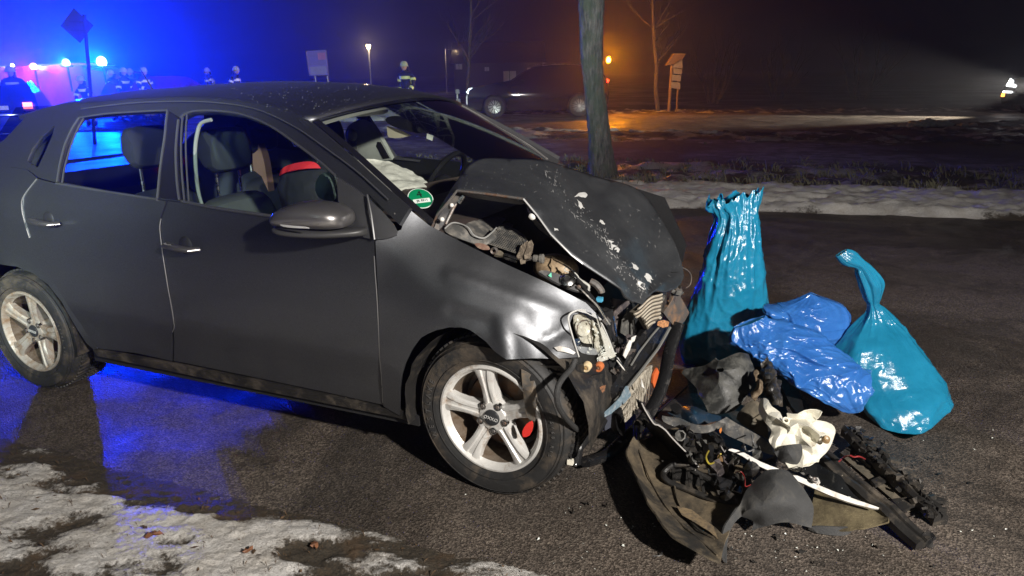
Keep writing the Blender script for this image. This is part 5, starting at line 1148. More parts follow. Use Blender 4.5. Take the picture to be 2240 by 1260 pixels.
def bag(name, rows, mt, label, group, pleat=1.0, seed=0, N=150, M=190, crumple=1.0, cat='rubbish bag', rag=0.0):
    """rows: (left px, left py, right px, right py, distance, half depth, pleat amount)"""
    ctl = []
    for (lx, ly, rx, ry, d, th, pa, *dl) in rows:
        ctl.append((Y(lx, ly, dl[0] if dl else d), Y(rx, ry, d), th, pa))
    n = len(ctl); Ls = smoothpath([c[0] for c in ctl], 24); Rs = smoothpath([c[1] for c in ctl], 24); Ts = smoothpath([Vector((c[2], c[3], 0)) for c in ctl], 24)
    m_ = len(Ls); V = []; F = []; off = Vector((seed * 3.1, seed * 7.7, seed * 1.3)); run = 0
    for i in range(M):
        k = i / (M - 1) * (m_ - 1); i0 = min(int(k), m_ - 2); f = k - i0
        L = Ls[i0].lerp(Ls[i0 + 1], f); R = Rs[i0].lerp(Rs[i0 + 1], f); th, pa = Ts[i0].lerp(Ts[i0 + 1], f)[:2]
        c_ = (L + R) / 2; a = (R - L) / 2; w = a.length; dv = Vector((.12, 1, 0)).normalized()
        for j in range(N):
            t = 2 * pi * j / N; ca, sa = cos(t), sin(t)
            v = c_ + a * ca + dv * th * (abs(sa) ** .85 * (1 if sa > 0 else -1)); nrm = (a.normalized() * ca * th + dv * sa * w).normalized()
            # long pleats: pattern bound to the angle round the bag, drifting slowly along it
            s = i / M; wq = Vector((noise.noise(v * 2.3 + off), noise.noise(v * 2.3 - off), 0)) * .9
            # long folds: pattern bound to the angle round the bag, drifting and dying out along it
            fade = .35 + 1.1 * max(0, noise.noise(Vector((ca * 1.5, sa * 1.5, s * 2.2)) + off))
            pl = ridged(Vector((ca * 2.0, sa * 2.0, s * 1.1)) + off + wq) * .65 + (ridged(Vector((ca * 5, sa * 5, s * 1.7)) + off + wq) ** 3) * .5 * fade
            q7 = v * 4.5 + off + wq; cr = ridged(q7) ** 2 * .45 + ridged(q7 * 2.3 + wq) ** 2 * .42 * fade * 1.5 + ridged(q7 * 5.1 + wq * 2) ** 2 * .12
            v = v + nrm * (pl * pa * pleat * min(w, .14) + (cr - .35) * .030 * crumple * min(1, w / .08) * min(1.1, th / .06))
            if s < .14 and name == 'rubbish_bag' and rag: v = v + Vector((.25, .1, 1)) * rag * (1 - s / .14) * (noise.noise((ca * 2.6, sa * 2.6, seed + s * 8)) + .6 * ridged(Vector((ca * 6, sa * 6, s * 9))) - .2)
            V.append(v)
    for i in range(M - 1):
        for j in range(N): q = i * N + j; r_ = i * N + (j + 1) % N; F.append((q, r_, r_ + N, q + N))
    F += [tuple(range(N)), tuple(reversed(range((M - 1) * N, M * N)))]
    V = [Vector((v.x, v.y, max(v.z, .006))) for v in V]
    o = mobj(name, V, F, mt, angle=180); tag(o, label, cat, group); return o
bag('rubbish_bag', [(1549, 446, 1668, 424, 3.42, .020, .10), (1561, 462, 1664, 440, 3.42, .035, .16), (1571, 476, 1656, 462, 3.42, .05, .20), (1566, 500, 1657, 488, 3.42, .07, .22), (1552, 540, 1661, 525, 3.42, .10, .15), (1538, 590, 1667, 575, 3.42, .13, .09), (1522, 640, 1675, 630, 3.42, .15, .06), (1506, 680, 1682, 675, 3.42, .15, .05), (1490, 720, 1684, 715, 3.42, .15, .06),
                    (1488, 745, 1694, 745, 3.42, .14, .06), (1492, 775, 1700, 780, 3.42, .13, .05), (1500, 803, 1700, 812, 3.42, .07, .05)], TEAL, 'tall teal plastic sack standing upright with a loosely gathered open top', 'plastic sacks by the debris', rag=.05, seed=1, crumple=.55, pleat=1.35)
bag('rubbish_bag', [(1829, 560, 1852, 546, 3.0, .010, .15), (1846, 577, 1868, 553, 3.0, .022, .25), (1872, 586, 1890, 572, 3.0, .024, .25), (1874, 598, 1912, 592, 3.0, .028, .22), (1884, 630, 1929, 618, 3.0, .03, .2), (1893, 655, 1925, 648, 3.0, .028, .2), (1899, 666, 1921, 664, 3.0, .022, .25), (1896, 684, 1936, 676, 3.0, .03, .22), (1878, 705, 1962, 704, 3.0, .06, .16), (1848, 745, 1996, 745, 2.95, .10, .10),
                    (1832, 785, 2020, 775, 2.92, .13, .06), (1850, 840, 2044, 812, 2.88, .15, .04), (1885, 890, 2062, 840, 2.82, .14, .04, 2.78), (1918, 928, 2072, 864, 2.79, .11, .04, 2.70), (1948, 955, 2078, 878, 2.77, .075, .03, 2.63), (1966, 968, 2078, 887, 2.76, .045, .02, 2.59), (1976, 975, 2076, 892, 2.755, .02, .01, 2.575), (1977, 976, 2076, 893, 2.755, .004, .0, 2.57)], TEAL2, 'bulging teal sack tied in a twisted neck that bends over at the top', 'plastic sacks by the debris', seed=2, crumple=.75, pleat=1.3)
bag('plastic_film', [(1772, 640, 1792, 648, 3.1, .02, .1), (1740, 655, 1842, 668, 3.1, .05, .12), (1700, 668, 1850, 700, 3.08, .07, .12), (1672, 672, 1848, 738, 3.05, .08, .10), (1688, 700, 1840, 772, 3.05, .07, .08), (1726, 728, 1832, 760, 3.05, .03, .08)], BLUE, 'upper folded lobe of a bright blue film lying against the green-blue sack', None, seed=4, crumple=1.5, cat='plastic film')
bag('plastic_film', [(1608, 716, 1672, 692, 2.92, .02, .10), (1602, 734, 1712, 704, 2.92, .04, .10), (1612, 752, 1760, 716, 2.90, .06, .08), (1640, 775, 1800, 745, 2.86, .07, .08), (1672, 798, 1840, 775, 2.82, .08, .07), (1712, 822, 1878, 800, 2.78, .08, .07), (1752, 850, 1898, 826, 2.74, .07, .07), (1800, 880, 1896, 865, 2.70, .05, .08), (1850, 902, 1886, 896, 2.68, .02, .08)], BLUE, 'crumpled shiny bright blue film draped over the middle of the debris heap', None, seed=5, crumple=1.8, cat='plastic film')

# ================================================================== LOOSE DEBRIS IN FRONT OF THE CAR
GRP = 'broken car parts heaped on the road'
def g8(pts): return [(1350 + x * .40486, 750 + y * .40486, *r) for x, y, *r in pts]
def g4(pts): return [(1360 + x * .2381, 760 + y * .2381, *r) for x, y, *r in pts]
def loose(nm, label, out, mt, z=.05, inner=(), cat='car part', par=None, **k):
    kw = dict(levels=1, thick=.005); kw.update(k)
    o = [(p[0], p[1], p[2] if len(p) > 2 else z) for p in out]; i_ = [(p[0], p[1], p[2] if len(p) > 2 else z) for p in inner]
    kw.setdefault('creases', ())
    ob = sheet(nm, o, i_, lambda x, y, d: G(x, y, d), mt, par, **kw)
    if par is None: tag(ob, label, cat, GRP)
    return ob
loose('undertray', 'large dusty brown curved undertray lying at the front left of the heap', g8([(48, 575, .11), (95, 500, .12), (110, 545, .10), (240, 480, .05), (400, 430, .05), (620, 560, .05), (760, 760, .05), (700, 860, .05), (640, 940, .06), (590, 1050, .07), (572, 1110, .08), (560, 1188, .09), (530, 1182, .10), (400, 1120, .11), (290, 1030, .12), (215, 930, .12), (150, 830, .12), (90, 700, .11), (60, 630, .11)]), DUST,
      inner=g8([(120, 600, .05), (200, 800, .04), (320, 960, .04), (450, 1060, .05), (330, 700, .03), (500, 820, .03), (500, 960, .05)]), levels=3, thick=.006, crumple=.02, csize=.10, cr=.4)
UT = D.objects['undertray']
for pl in ([(110, 560, .075), (190, 760, .06), (300, 930, .06), (440, 1060, .07), (540, 1150, .09)], [(300, 700, .05), (330, 860, .05), (420, 990, .06), (530, 1060, .07)], [(240, 640, .05), (420, 600, .05), (600, 660, .05)]):
    MB().tube(smoothpath([G(*q) - UT.location for q in g8(pl)], 5), .004, 6).build('pressed_rib', DUST, UT)
sheet('scraped_patch', g8([(320, 880, .062), (400, 900, .06), (520, 990, .068), (545, 1060, .075), (500, 1020, .072), (420, 970, .066), (350, 930, .062)]), [], lambda x, y, z: G(x, y, z + .004) - UT.location, mat('pale_scraped_mud', (.22, .16, .09), .8, dirt=(.06, .05, .04), dirt_amt=.5, dscale=30), UT, levels=0, thick=.002)
loose('undertray', 'long olive-brown tray corner jutting out at the right of the felt cover', g8([(1030, 990, .02), (1060, 850, .03), (1080, 720, .04), (1240, 780, .04), (1380, 860, .04), (1440, 905, .05), (1470, 945, .06), (1465, 970, .06), (1400, 985, .04), (1330, 1005, .05), (1290, 1000, .04), (1265, 1022, .03), (1180, 1012, .02), (1100, 1010, .02)]), mat('olive_brown_tray', (.075, .058, .032), .7, dirt=(.16, .13, .07), dirt_amt=.6, dscale=5, bmp=.003),
      inner=g8([(1200, 900, .05), (1330, 930, .05)]), levels=2, crumple=.015, csize=.08)
loose('tray_lip', 'black rubber lip folded under the front edge of the felt cover', g8([(1040, 992, .03), (1110, 990, .035), (1190, 995, .035), (1280, 1000, .035), (1262, 1030, .01), (1230, 1046, .006), (1150, 1040, .006), (1075, 1030, .006), (1030, 1008, .01)]), FELT, levels=1)
# long rails
def rail3(nm, label, a, b, w, h, mt, za=.08, zb=.06, twist=0, lumps=0):
    t = empty(nm, G(*a, 0), label=label, cat='car part', group=GRP); o0 = t.location.copy(); A = G(*a, za) - o0; B = G(*b, zb) - o0
    d = (B - A).normalized(); s_ = d.cross(Vector((0, 0, 1))).normalized(); u_ = s_.cross(d)
    prof = [(-w / 2, 0), (-w / 2, h * .7), (-w * .3, h), (-w * .1, h * .92), (0, h * .55), (w * .1, h * .92), (w * .3, h), (w / 2, h * .7), (w / 2, 0)]
    V = []; F = []; K = 26; n = len(prof)
    for i in range(K + 1):
        f = i / K; c_ = A.lerp(B, f) + Vector((0, 0, .012 * noise.noise((f * 5, lumps, 0)))) + s_ * .012 * noise.noise((f * 4, 5, lumps))
        for (x, z) in prof:
            jj = 1 + (.25 * noise.noise((f * 22, x * 40, lumps)) if lumps else 0); V.append(c_ + s_ * x * jj + u_ * (z * jj - h))
    for i in range(K):
        for j in range(n - 1): q = i * n + j; F.append((q, q + 1, q + n + 1, q + n))
        q = i * n; F.append((q + n - 1, q, q + n, q + 2 * n - 1))
    F += [tuple(reversed(range(n))), tuple(range(K * n, K * n + n))]
    body = mobj('rail_body', V, F, mt, t, 30); return t, A, B, d, s_, u_
t, A, B, d_, s_, u_ = rail3('bumper_rail', 'long smooth black rail pointing down to the right out of the heap', (1800, 985), (2026, 1180), .070, .035, BLKD, .11, .045)
sheet('rail_end', [(2012, 1166, .05), (2036, 1158, .05), (2046, 1172, .05), (2037, 1182, .04), (2044, 1196, .02), (2030, 1202, .01), (2018, 1188, .02)], [], lambda x, y, z: G(x, y, z) - t.location, BLK, t, levels=1, thick=.01)
t, A, B, d_, s_, u_ = rail3('slotted_rail', 'rough black slotted rail lying behind the smooth rail at the far right', (1855, 930), (2062, 1125), .052, .045, BLKD, .09, .05, lumps=3)
g = MB(); rnd = random.Random(5)
for i in range(120):
    f = rnd.random(); c_ = A.lerp(B, f) + s_ * rnd.uniform(-.035, .035) + u_ * rnd.uniform(-.03, .008); g.box(c_, (rnd.uniform(.006, .028), rnd.uniform(.006, .02), rnd.uniform(.006, .02)), Matrix.Rotation(rnd.random() * 3, 3, 'Z') @ Matrix.Rotation(rnd.random() * 3, 3, 'X'))
g.build('rail_crumbs', BLKD, t, 0)['kind'] = 'stuff'
g = MB()
for f in (.12, .37, .52, .81):
    c_ = A.lerp(B, f); g.bar(c_ - s_ * .03 + u_ * -.02, c_ - s_ * (.07 + f * .04) - u_ * .04, .03, .010)
g.build('cross_rib', BLKD, t)
t2 = empty('slat_frame', G(1930, 1060, 0), label='dusty flat lattice of black bars between the two long rails', cat='car part', group=GRP)
for pts in ([(1870, 958), (1880, 950), (2030, 1108), (2020, 1116)], [(1838, 990), (1868, 968), (1876, 974), (1848, 998)], [(1880, 1000), (1900, 992), (1926, 1012), (1905, 1020)], [(1905, 1050), (1950, 1030), (1958, 1040), (1915, 1062)], [(1950, 1092), (2000, 1085), (2010, 1098), (1975, 1118)]):
    sheet('slat', [(x, y, .03) for x, y in pts], [], lambda x, y, z: G(x, y, z) - t2.location, BLKD, t2, levels=0, thick=.012)
sheet('dusty_web', [(1838, 995, .012), (1880, 955, .012), (2020, 1105, .012), (1985, 1120, .012)], [], lambda x, y, z: G(x, y, z) - t2.location, OLIVE, t2, levels=0, thick=.004)
# black glossy lamp cover with white chips under the white strip
loose('lamp_cover', 'glossy black pointed cover speckled with white chips beside the long rail', g8([(1000, 690, .06), (1080, 640, .08), (1150, 610, .09), (1190, 680, .09), (1250, 760, .07), (1330, 810, .06), (1412, 888, .06), (1330, 880, .04), (1200, 830, .04), (1080, 760, .04)]), mat('glossy_black_chipped', (.012, .013, .014), .15, speck=(45, (.55, .58, .55), .66)), inner=g8([(1180, 740, .08)]), levels=2)
loose('white_strip', 'long thin white plastic strip crossing the heap from centre to lower right', g8([(610, 565, .16), (690, 590, .15), (760, 640, .14), (900, 690, .12), (1000, 725, .11), (1100, 775, .10), (1215, 820, .09), (1300, 850, .085), (1416, 890, .08), (1410, 903, .075), (1290, 872, .075), (1200, 845, .08), (1080, 795, .09), (960, 738, .10), (880, 712, .11), (740, 660, .13), (680, 608, .14), (600, 580, .15)]), WHITE, levels=1, thick=.010)
st = D.objects['white_strip']
ct = G(*g8([(1068, 740)])[0], .12) - st.location; MB().lathe([(0, 0), (.005, -.001), (.007, -.003), (.010, -.002), (.010, .006)], 16, Matrix.Translation(ct) @ Matrix.Rotation(radians(-60), 4, 'X')).build('screw', STEEL, st)
sheet('strip_bracket', g8([(1030, 725, .112), (1085, 728, .116), (1096, 748, .112), (1085, 764, .106), (1040, 745, .106)]), [], lambda x, y, z: G(x, y, z) - st.location, WHITE, st, levels=0, thick=.008)
# olive plate and cloth-like liners
loose('olive_plate', 'dusty olive flat plate leaning behind the metal strip', g4([(1010, 660, .13), (1110, 560, .16), (1200, 470, .18), (1250, 480, .18), (1300, 560, .16), (1345, 690, .13), (1345, 840, .10), (1180, 750, .11)]), OLIVE, inner=g4([(1180, 620, .17)]), levels=1, crumple=.01)
loose('torn_liner', 'torn brown and black liner scrap standing up beneath the blue film', g4([(1208, 222, .26), (1240, 200, .27), (1268, 225, .27), (1262, 270, .25), (1300, 300, .25), (1320, 350, .23), (1270, 430, .21), (1225, 490, .19), (1200, 480, .19), (1180, 400, .21), (1190, 380, .21), (1225, 400, .22), (1240, 330, .24), (1218, 270, .26)]), mat('brown_torn_fabric', (.13, .09, .055), .8, dirt=(.28, .22, .15), dirt_amt=.5, dscale=20, bmp=.004), inner=g4([(1265, 340, .28)]), levels=2, crumple=.02, csize=.04)
loose('torn_liner', 'black wrinkled liner scrap right of the standing brown one', g4([(1272, 180, .26), (1300, 130, .28), (1335, 85, .30), (1350, 140, .28), (1398, 160, .27), (1412, 270, .25), (1455, 320, .22), (1475, 400, .20), (1480, 540, .16), (1420, 530, .16), (1350, 470, .18), (1300, 420, .20), (1320, 360, .22), (1290, 290, .25)]), BLKD, inner=g4([(1350, 250, .31), (1390, 400, .26)]), levels=3, crumple=.05, csize=.035)
loose('black_bar', 'flat black bar running back under the bright blue film', g4([(1395, 190, .10), (1440, 200, .10), (1540, 260, .10), (1610, 330, .10), (1640, 440, .09), (1690, 590, .09), (1640, 620, .08), (1560, 560, .08), (1500, 420, .08), (1440, 290, .09)]), BLK, levels=1, thick=.03)
# black wheel-arch liner with a hole, on top at the back
hole = [g4([(862 + 40 * (1 + cos(a)), 205 + 25 * sin(a), .25)])[0] for a in [2 * pi * i / 12 for i in range(12)]]
o = loose('wheel_arch_cover', 'large black plastic arch cover with an oval hole on top of the heap', g4([(553, 238, .16), (560, 195, .18), (680, 182, .20), (780, 168, .22), (858, 98, .27), (882, 130, .26), (960, 90, .28), (1062, 42, .30), (1120, 50, .30), (1165, 62, .28), (1190, 130, .26), (1225, 180, .24), (1235, 280, .21), (1200, 380, .18), (1130, 470, .15), (1080, 555, .12), (1000, 600, .10), (900, 616, .09), (850, 612, .09), (790, 585, .10), (760, 520, .11), (738, 482, .12), (700, 430, .13), (695, 378, .14), (640, 320, .15), (590, 275, .15)]),
      mat('scuffed_black_cover', (.028, .029, .028), .45, dirt=(.11, .11, .10), dirt_amt=.45, dscale=9, bmp=.002, speck=(50, (.45, .45, .4), .80)), inner=g4([(900, 330, .205), (1050, 300, .21), (950, 480, .145), (1100, 180, .26), (780, 280, .19)]), holes=[hole], levels=3, thick=.006, crumple=.010, csize=.10, cr=.4, bnd=.9)
# angled grey metal strip and blue panel behind it
loose('painted_fragment', 'dark blue painted panel piece lying behind the bent grey trim', g4([(420, 600, .10), (520, 545, .12), (640, 530, .13), (720, 560, .13), (800, 610, .12), (960, 640, .10), (860, 700, .10), (700, 725, .10), (560, 670, .10)]), mat('dark_blue_paint', (.02, .045, .08), .3, metal=.3, coat=.4, dirt=(.07, .07, .07), dirt_amt=.4), inner=g4([(660, 620, .16)]), levels=2)
loose('metal_clip', 'small dark spring clip on the left rim of the blue panel', g4([(445, 530, .13), (500, 500, .14), (555, 540, .14), (550, 580, .13), (500, 605, .12), (455, 580, .12)]), BLK, levels=1, thick=.015, crumple=.02, csize=.02)
BT = mat('speckled_grey_metal_trim', (.11, .11, .11), .4, metal=.35, dirt=(.22, .20, .17), dirt_amt=.45, dscale=20, speck=(160, (.5, .5, .48), .68))
loose('bent_trim', 'bent grey speckled bumper trim with a pointed kink across the middle of the heap', g4([(362, 685, .15), (372, 625, .17), (430, 640, .17), (520, 650, .17), (620, 700, .16), (720, 718, .16), (800, 715, .165), (880, 685, .18), (965, 638, .19), (1040, 690, .18), (1150, 745, .17), (1330, 850, .15), (1370, 900, .14), (1412, 985, .12), (1365, 992, .11), (1200, 910, .12), (1040, 840, .13), (930, 790, .14), (915, 745, .15), (880, 745, .15), (820, 780, .14), (740, 795, .13), (600, 775, .13), (480, 725, .135)]),
      BT, inner=g4([(960, 700, .175), (560, 705, .15)]), levels=1, thick=.012, creases=[g4([(965, 638, .19), (960, 700, .175), (915, 745, .15)])])
# white crushed tank
_r = random.Random(19); TI = [(x, y, z + _r.uniform(-.009, .012)) for x, y, z in [(x, y, .262 - (y - 340) * .00040) for x in range(800, 1160, 42) for y in range(340, 680, 40)] ]
TO = g8([(760, 350, .20), (766, 318, .22), (790, 292, .23), (822, 305, .24), (828, 345, .24), (890, 372, .22), (892, 420, .21), (925, 408, .21), (916, 380, .23), (985, 392, .24), (1000, 362, .25), (1090, 358, .25), (1104, 372, .25), (1085, 412, .22), (1060, 415, .22), (1140, 425, .20), (1180, 455, .18), (1180, 490, .17), (1165, 520, .16), (1160, 555, .14), (1125, 600, .13), (1095, 625, .12), (1090, 640, .12), (1065, 640, .12), (1040, 665, .12), (1000, 660, .12), (990, 702, .11), (940, 690, .11), (915, 660, .12), (890, 612, .13), (850, 590, .13), (830, 545, .15), (812, 525, .16), (835, 490, .17), (838, 470, .18), (800, 430, .19), (772, 395, .20)])
TO = [(x, y, z + .02) for x, y, z in TO]
WT = loose('washer_tank', 'crushed cream-white washer tank with brown stains on top of the heap', TO, mat('stained_cream_tank', (.74, .71, .60), .42, dirt=(.36, .22, .10), dirt_amt=.16, dscale=7, bmp=.003, bscale=20, sss=.15),
      inner=[q for q in g8([(x + _r.uniform(-14, 14), y + _r.uniform(-14, 14), z) for x, y, z in TI]) if inside(q, TO)] + g8([(850, 400, .26), (940, 460, .245), (975, 430, .25), (1040, 450, .26), (1100, 500, .24), (1000, 520, .21), (1060, 570, .20)]), levels=1, thick=.003, crumple=.008, csize=.05, cr=1, angle=20,
      creases=[g8([(850, 400, 0), (940, 460, 0), (1040, 450, 0), (1100, 500, 0)]), g8([(975, 430, 0), (1000, 520, 0), (1060, 570, 0)])])
nk = G(*g8([(908, 425)])[0], .24) - WT.location; Mn = Matrix.Translation(nk) @ Matrix.Rotation(radians(-50), 4, 'X')
MB().lathe([(.006, .0), (.008, -.012), (.013, -.012), (.014, .0), (.014, .02)], 20, Mn).build('filler_neck', WHT, WT)
nk = G(*g8([(1132, 518)])[0], .22) - WT.location; Mn = Matrix.Translation(nk) @ Matrix.Rotation(radians(-50), 4, 'X')
MB().lathe([(.004, -.004), (.010, -.006), (.013, .0), (.015, .01)], 20, Mn).build('mounting_eye', mat('brown_rubber_eye', (.3, .2, .1), .6), WT)
loose('felt_fragment', 'small dark grey triangular lid lying on the lower edge of the cream tank', g4([(1408, 972, .17), (1440, 940, .18), (1500, 900, .20), (1560, 888, .20), (1650, 884, .19), (1668, 960, .17), (1645, 1040, .15), (1612, 1088, .13), (1520, 1080, .13), (1440, 1050, .14), (1430, 1010, .15)]), FELT, inner=g4([(1550, 980, .20)]), levels=2)
# grey felt panel in front with its hanging tongue
loose('felt_cover', 'smooth dark grey felt cover lying front centre with a narrow tongue hanging to the left', g8([(790, 682, .16), (850, 678, .17), (905, 678, .17), (950, 705, .16), (1000, 775, .15), (1040, 835, .13), (1064, 880, .11), (1060, 940, .08), (1050, 1000, .05), (990, 985, .06), (930, 968, .075), (860, 972, .07), (800, 990, .05), (765, 1000, .035), (725, 1016, .02), (735, 985, .04), (742, 962, .055), (700, 945, .07), (672, 935, .08), (640, 960, .09), (612, 1000, .07), (598, 1060, .05), (590, 1130, .03), (590, 1190, .01), (568, 1180, .01), (560, 1120, .03), (568, 1040, .06), (580, 985, .09), (620, 930, .11), (665, 880, .12), (680, 830, .13), (715, 770, .14)]),
      FELT, inner=g8([(850, 780, .20), (930, 860, .17), (780, 880, .16), (900, 920, .11), (690, 905, .12), (850, 720, .19), (990, 900, .12)]), levels=3, thick=.006, crumple=.012, csize=.15, cr=.5, creases=[g8([(672, 935, 0), (690, 905, 0), (780, 880, 0)])])
# black torn bumper edge on the left with a pale torn edge
o = loose('bumper_skin', 'black torn bumper skin curving down from the car with a pale ripped edge', g4([(128, 478, .34), (150, 500, .34), (185, 520, .33), (215, 580, .30), (290, 695, .26), (340, 712, .25), (400, 760, .23), (450, 810, .21), (520, 890, .17), (605, 975, .13), (650, 1040, .11), (710, 1100, .10), (700, 1115, .06), (620, 1090, .04), (500, 1020, .03), (400, 930, .03), (330, 850, .04), (250, 770, .08), (215, 690, .14), (200, 655, .18), (240, 700, .18), (270, 706, .2), (200, 600, .26), (140, 540, .31)]), BLK, inner=g4([(380, 840, .10), (500, 950, .08)]), levels=2, thick=.005, crumple=.02, csize=.05, cr=.5)
e1 = [G(x, y, z + .004) - o.location for x, y, z in g4([(185, 520, .33), (215, 580, .30), (290, 695, .26), (340, 712, .25), (400, 760, .23), (450, 810, .21), (520, 890, .17), (605, 975, .13), (650, 1040, .11), (708, 1098, .10)])]
MB().tube(smoothpath([p + Vector((0, 0, .006 * noise.noise(p * 60))) for p in e1], 5), .0028, 5).build('torn_edge', mat('pale_torn_edge', (.42, .40, .38), .6), o)
MB().tube([G(1397, 930, .10) - o.location, G(1392, 990, .06) - o.location], .008, 6).tube([G(1388, 928, .12) - o.location, G(1386, 985, .06) - o.location], .005, 6).build('stay', BLK, o)
# lamp-box like black frame in front
fr = empty('fog_lamp_frame', G(*g8([(440, 780)])[0][:2], 0), label='black hollow fog-lamp frame lying open on the dusty undertray', cat='car part', group=GRP)
lf = lambda x, y, z: G(x, y, z) - fr.location
pth = [lf(*p) for p in g8([(250, 705, .06), (262, 690, .07), (310, 658, .08), (380, 668, .08), (430, 700, .07), (500, 740, .06), (560, 790, .06), (640, 858, .05), (600, 862, .05), (520, 842, .05), (450, 820, .05), (380, 790, .05), (300, 762, .05), (256, 730, .06), (250, 705, .06)])]
MB().tube(smoothpath(pth, 3), .011, 8).build('frame_rim', BLKD, fr)
sheet('frame_back', g8([(262, 700, .05), (310, 670, .06), (380, 680, .06), (500, 750, .05), (600, 840, .04), (520, 830, .03), (380, 780, .03), (270, 735, .04)]), [], lf, BLKD, fr, levels=1, thick=.004, crumple=.03, csize=.03)
for a, b in (((300, 665), (310, 760)), ((380, 675), (400, 790)), ((450, 715), (470, 820)), ((540, 780), (560, 850))): MB().bar(lf(*g8([a])[0], .075), lf(*g8([b])[0], .055), .010, .008).build('frame_rib', BLKD, fr)
# jagged torn shards heaped between bumper skin and felt cover
rnd = random.Random(12); looks = ['angular', 'curled', 'ribbed', 'notched', 'narrow', 'split', 'bent']
spots = [(430, 520, 'under the left end of the bent trim'), (395, 560, 'just right of the pale ripped bumper edge'), (470, 560, 'below the curve of the bent trim'), (450, 620, 'above the fog-lamp frame'), (560, 540, 'under the kink of the bent trim'), (575, 620, 'in the dark gap below the trim kink'), (520, 500, 'touching the bent trim at its lowest point'), (600, 690, 'left of the felt cover, topmost there'), (640, 620, 'under the upper end of the white strip'), (700, 680, 'against the top left corner of the felt cover'), (610, 760, 'beside the left flank of the felt cover'),
         (540, 700, 'between fog-lamp frame and felt cover'), (500, 600, 'in the middle of the black tangle'), (660, 740, 'tucked under the left edge of the felt cover'), (410, 640, 'at the top right corner of the fog-lamp frame'), (360, 520, 'at the left end of the bent trim'), (680, 590, 'below the straight arm of the bent trim'), (730, 640, 'between white strip and felt cover'), (1010, 700, 'under the white strip near its screw'), (590, 820, 'at the lower tip of the fog-lamp frame'), (755, 600, 'right under the middle of the bent trim')]
MTS = [BLK, BLKD, GPL, BLKD, BLK, PLP]
for i, (cx, cyy, where) in enumerate(spots):
    k = rnd.randint(9, 14); a0_ = rnd.random() * 6.28; ang = rnd.gauss(1.1, .5); el = rnd.uniform(.28, .6); R_ = rnd.uniform(38, 82); pts = []; z0 = rnd.uniform(.06, .13)
    for j in range(k):
        a = j * 6.28 / k; jg = rnd.uniform(.9, 1.25) if j % 2 else rnd.uniform(.5, .95); u = cos(a) * R_ * jg; v = sin(a) * R_ * el * jg; pts.append((cx + u * cos(ang) - v * sin(ang), cyy + u * sin(ang) + v * cos(ang), max(.012, z0 - (u * sin(ang)) * .0009 + rnd.uniform(-.02, .03))))
    o = loose('plastic_shard', f'{looks[i % 7]} torn black plastic shard {where}', g8(pts), MTS[i % 6], levels=0, thick=.003, angle=20, inner=g8([(cx, cyy, z0 + rnd.uniform(.0, .05))]), cr=.5)
    if i % 2 == 0:
        e = [G(x, y, z + .003) - o.location for x, y, z in g8(pts)[:3]]; MB().tube([e[0], (e[0] + e[1]) / 2 + Vector((.004, 0, .003)), e[1], (e[1] + e[2]) / 2 + Vector((-.003, 0, .003)), e[2]], .0018, 5).build('torn_edge', MATS['pale_torn_edge'], o)
# wires, hoses and clips pulled out with the wreckage
rnd = random.Random(41); WC = [BLK, mat('yellow_wire', (.35, .28, .03), .5), mat('dark_red_wire', (.25, .02, .02), .5), mat('grey_wire', (.2, .2, .2), .5)]
for i, (cx, cyy, where) in enumerate([(420, 560, 'near the ripped bumper edge'), (560, 600, 'below the kink of the bent trim'), (640, 700, 'left of the felt cover'), (690, 560, 'along the arm of the bent trim'), (470, 680, 'over the fog-lamp frame'), (820, 330, 'beside the brown liner scrap'), (1200, 640, 'across the lattice of bars')]):
    p = Vector((cx, cyy)); an = rnd.random() * 6.28; pts = []
    for j in range(6): pts.append((p.x, p.y, rnd.uniform(.10, .20))); an += rnd.gauss(0, .9); p += Vector((cos(an), sin(an))) * rnd.uniform(18, 42)
    P3 = smoothpath([G(*q) for q in g8(pts)], 6); o = MB().tube(P3, rnd.uniform(.0016, .0035), 6).build('loose_wire', WC[i % 4]); tag(o, f'{["black", "yellow", "dark red", "grey"][i % 4]} loose wire curling {where}', 'wire', GRP)
loose('plastic_shard', 'pale folded grey triangle clip just right of the ripped bumper edge', g4([(480, 830, .20), (520, 750, .22), (600, 790, .21), (555, 870, .19)]), GPL, inner=g4([(540, 800, .18)]), levels=1)
loose('orange_reflector_chip', 'tiny orange chip stuck under the kink of the bent trim', g4([(890, 755, .16), (915, 735, .17), (925, 760, .16), (905, 790, .15)]), mat('orange_chip', (.6, .2, .04), .4), cat='chip')
loose('brown_tab', 'small brown rusty tab among the black shards', g4([(870, 1010, .12), (890, 985, .13), (925, 1000, .13), (930, 1050, .11), (900, 1045, .11)]), mat('brown_tab_rust', (.22, .13, .06), .6), cat='car part')
loose('cable_cover', 'black wedge piece standing between white strip and felt cover', g4([(1110, 1130, .14), (1150, 1050, .17), (1200, 1035, .17), (1270, 1080, .15), (1270, 1140, .13), (1200, 1210, .10), (1130, 1190, .11)]), BLK, levels=1, thick=.02, inner=g4([(1190, 1120, .18)]))
loose('rear_shard', 'thin long dark edge lying on the road left of the arch cover', g4([(300, 620, .03), (440, 500, .03), (600, 345, .03), (604, 352, .03), (450, 520, .02), (320, 640, .02)]), BLK, levels=0, thick=.01)
loose('base_panel', 'dark scuffed panel at the bottom of the heap under the blue piece', g4([(190, 900, .02), (300, 620, .03), (600, 350, .03), (1000, 500, .03), (1400, 600, .03), (1500, 900, .02), (1300, 1100, .02), (800, 1100, .02), (400, 1100, .015)]), BLKD, levels=1, thick=.01, crumple=.01)
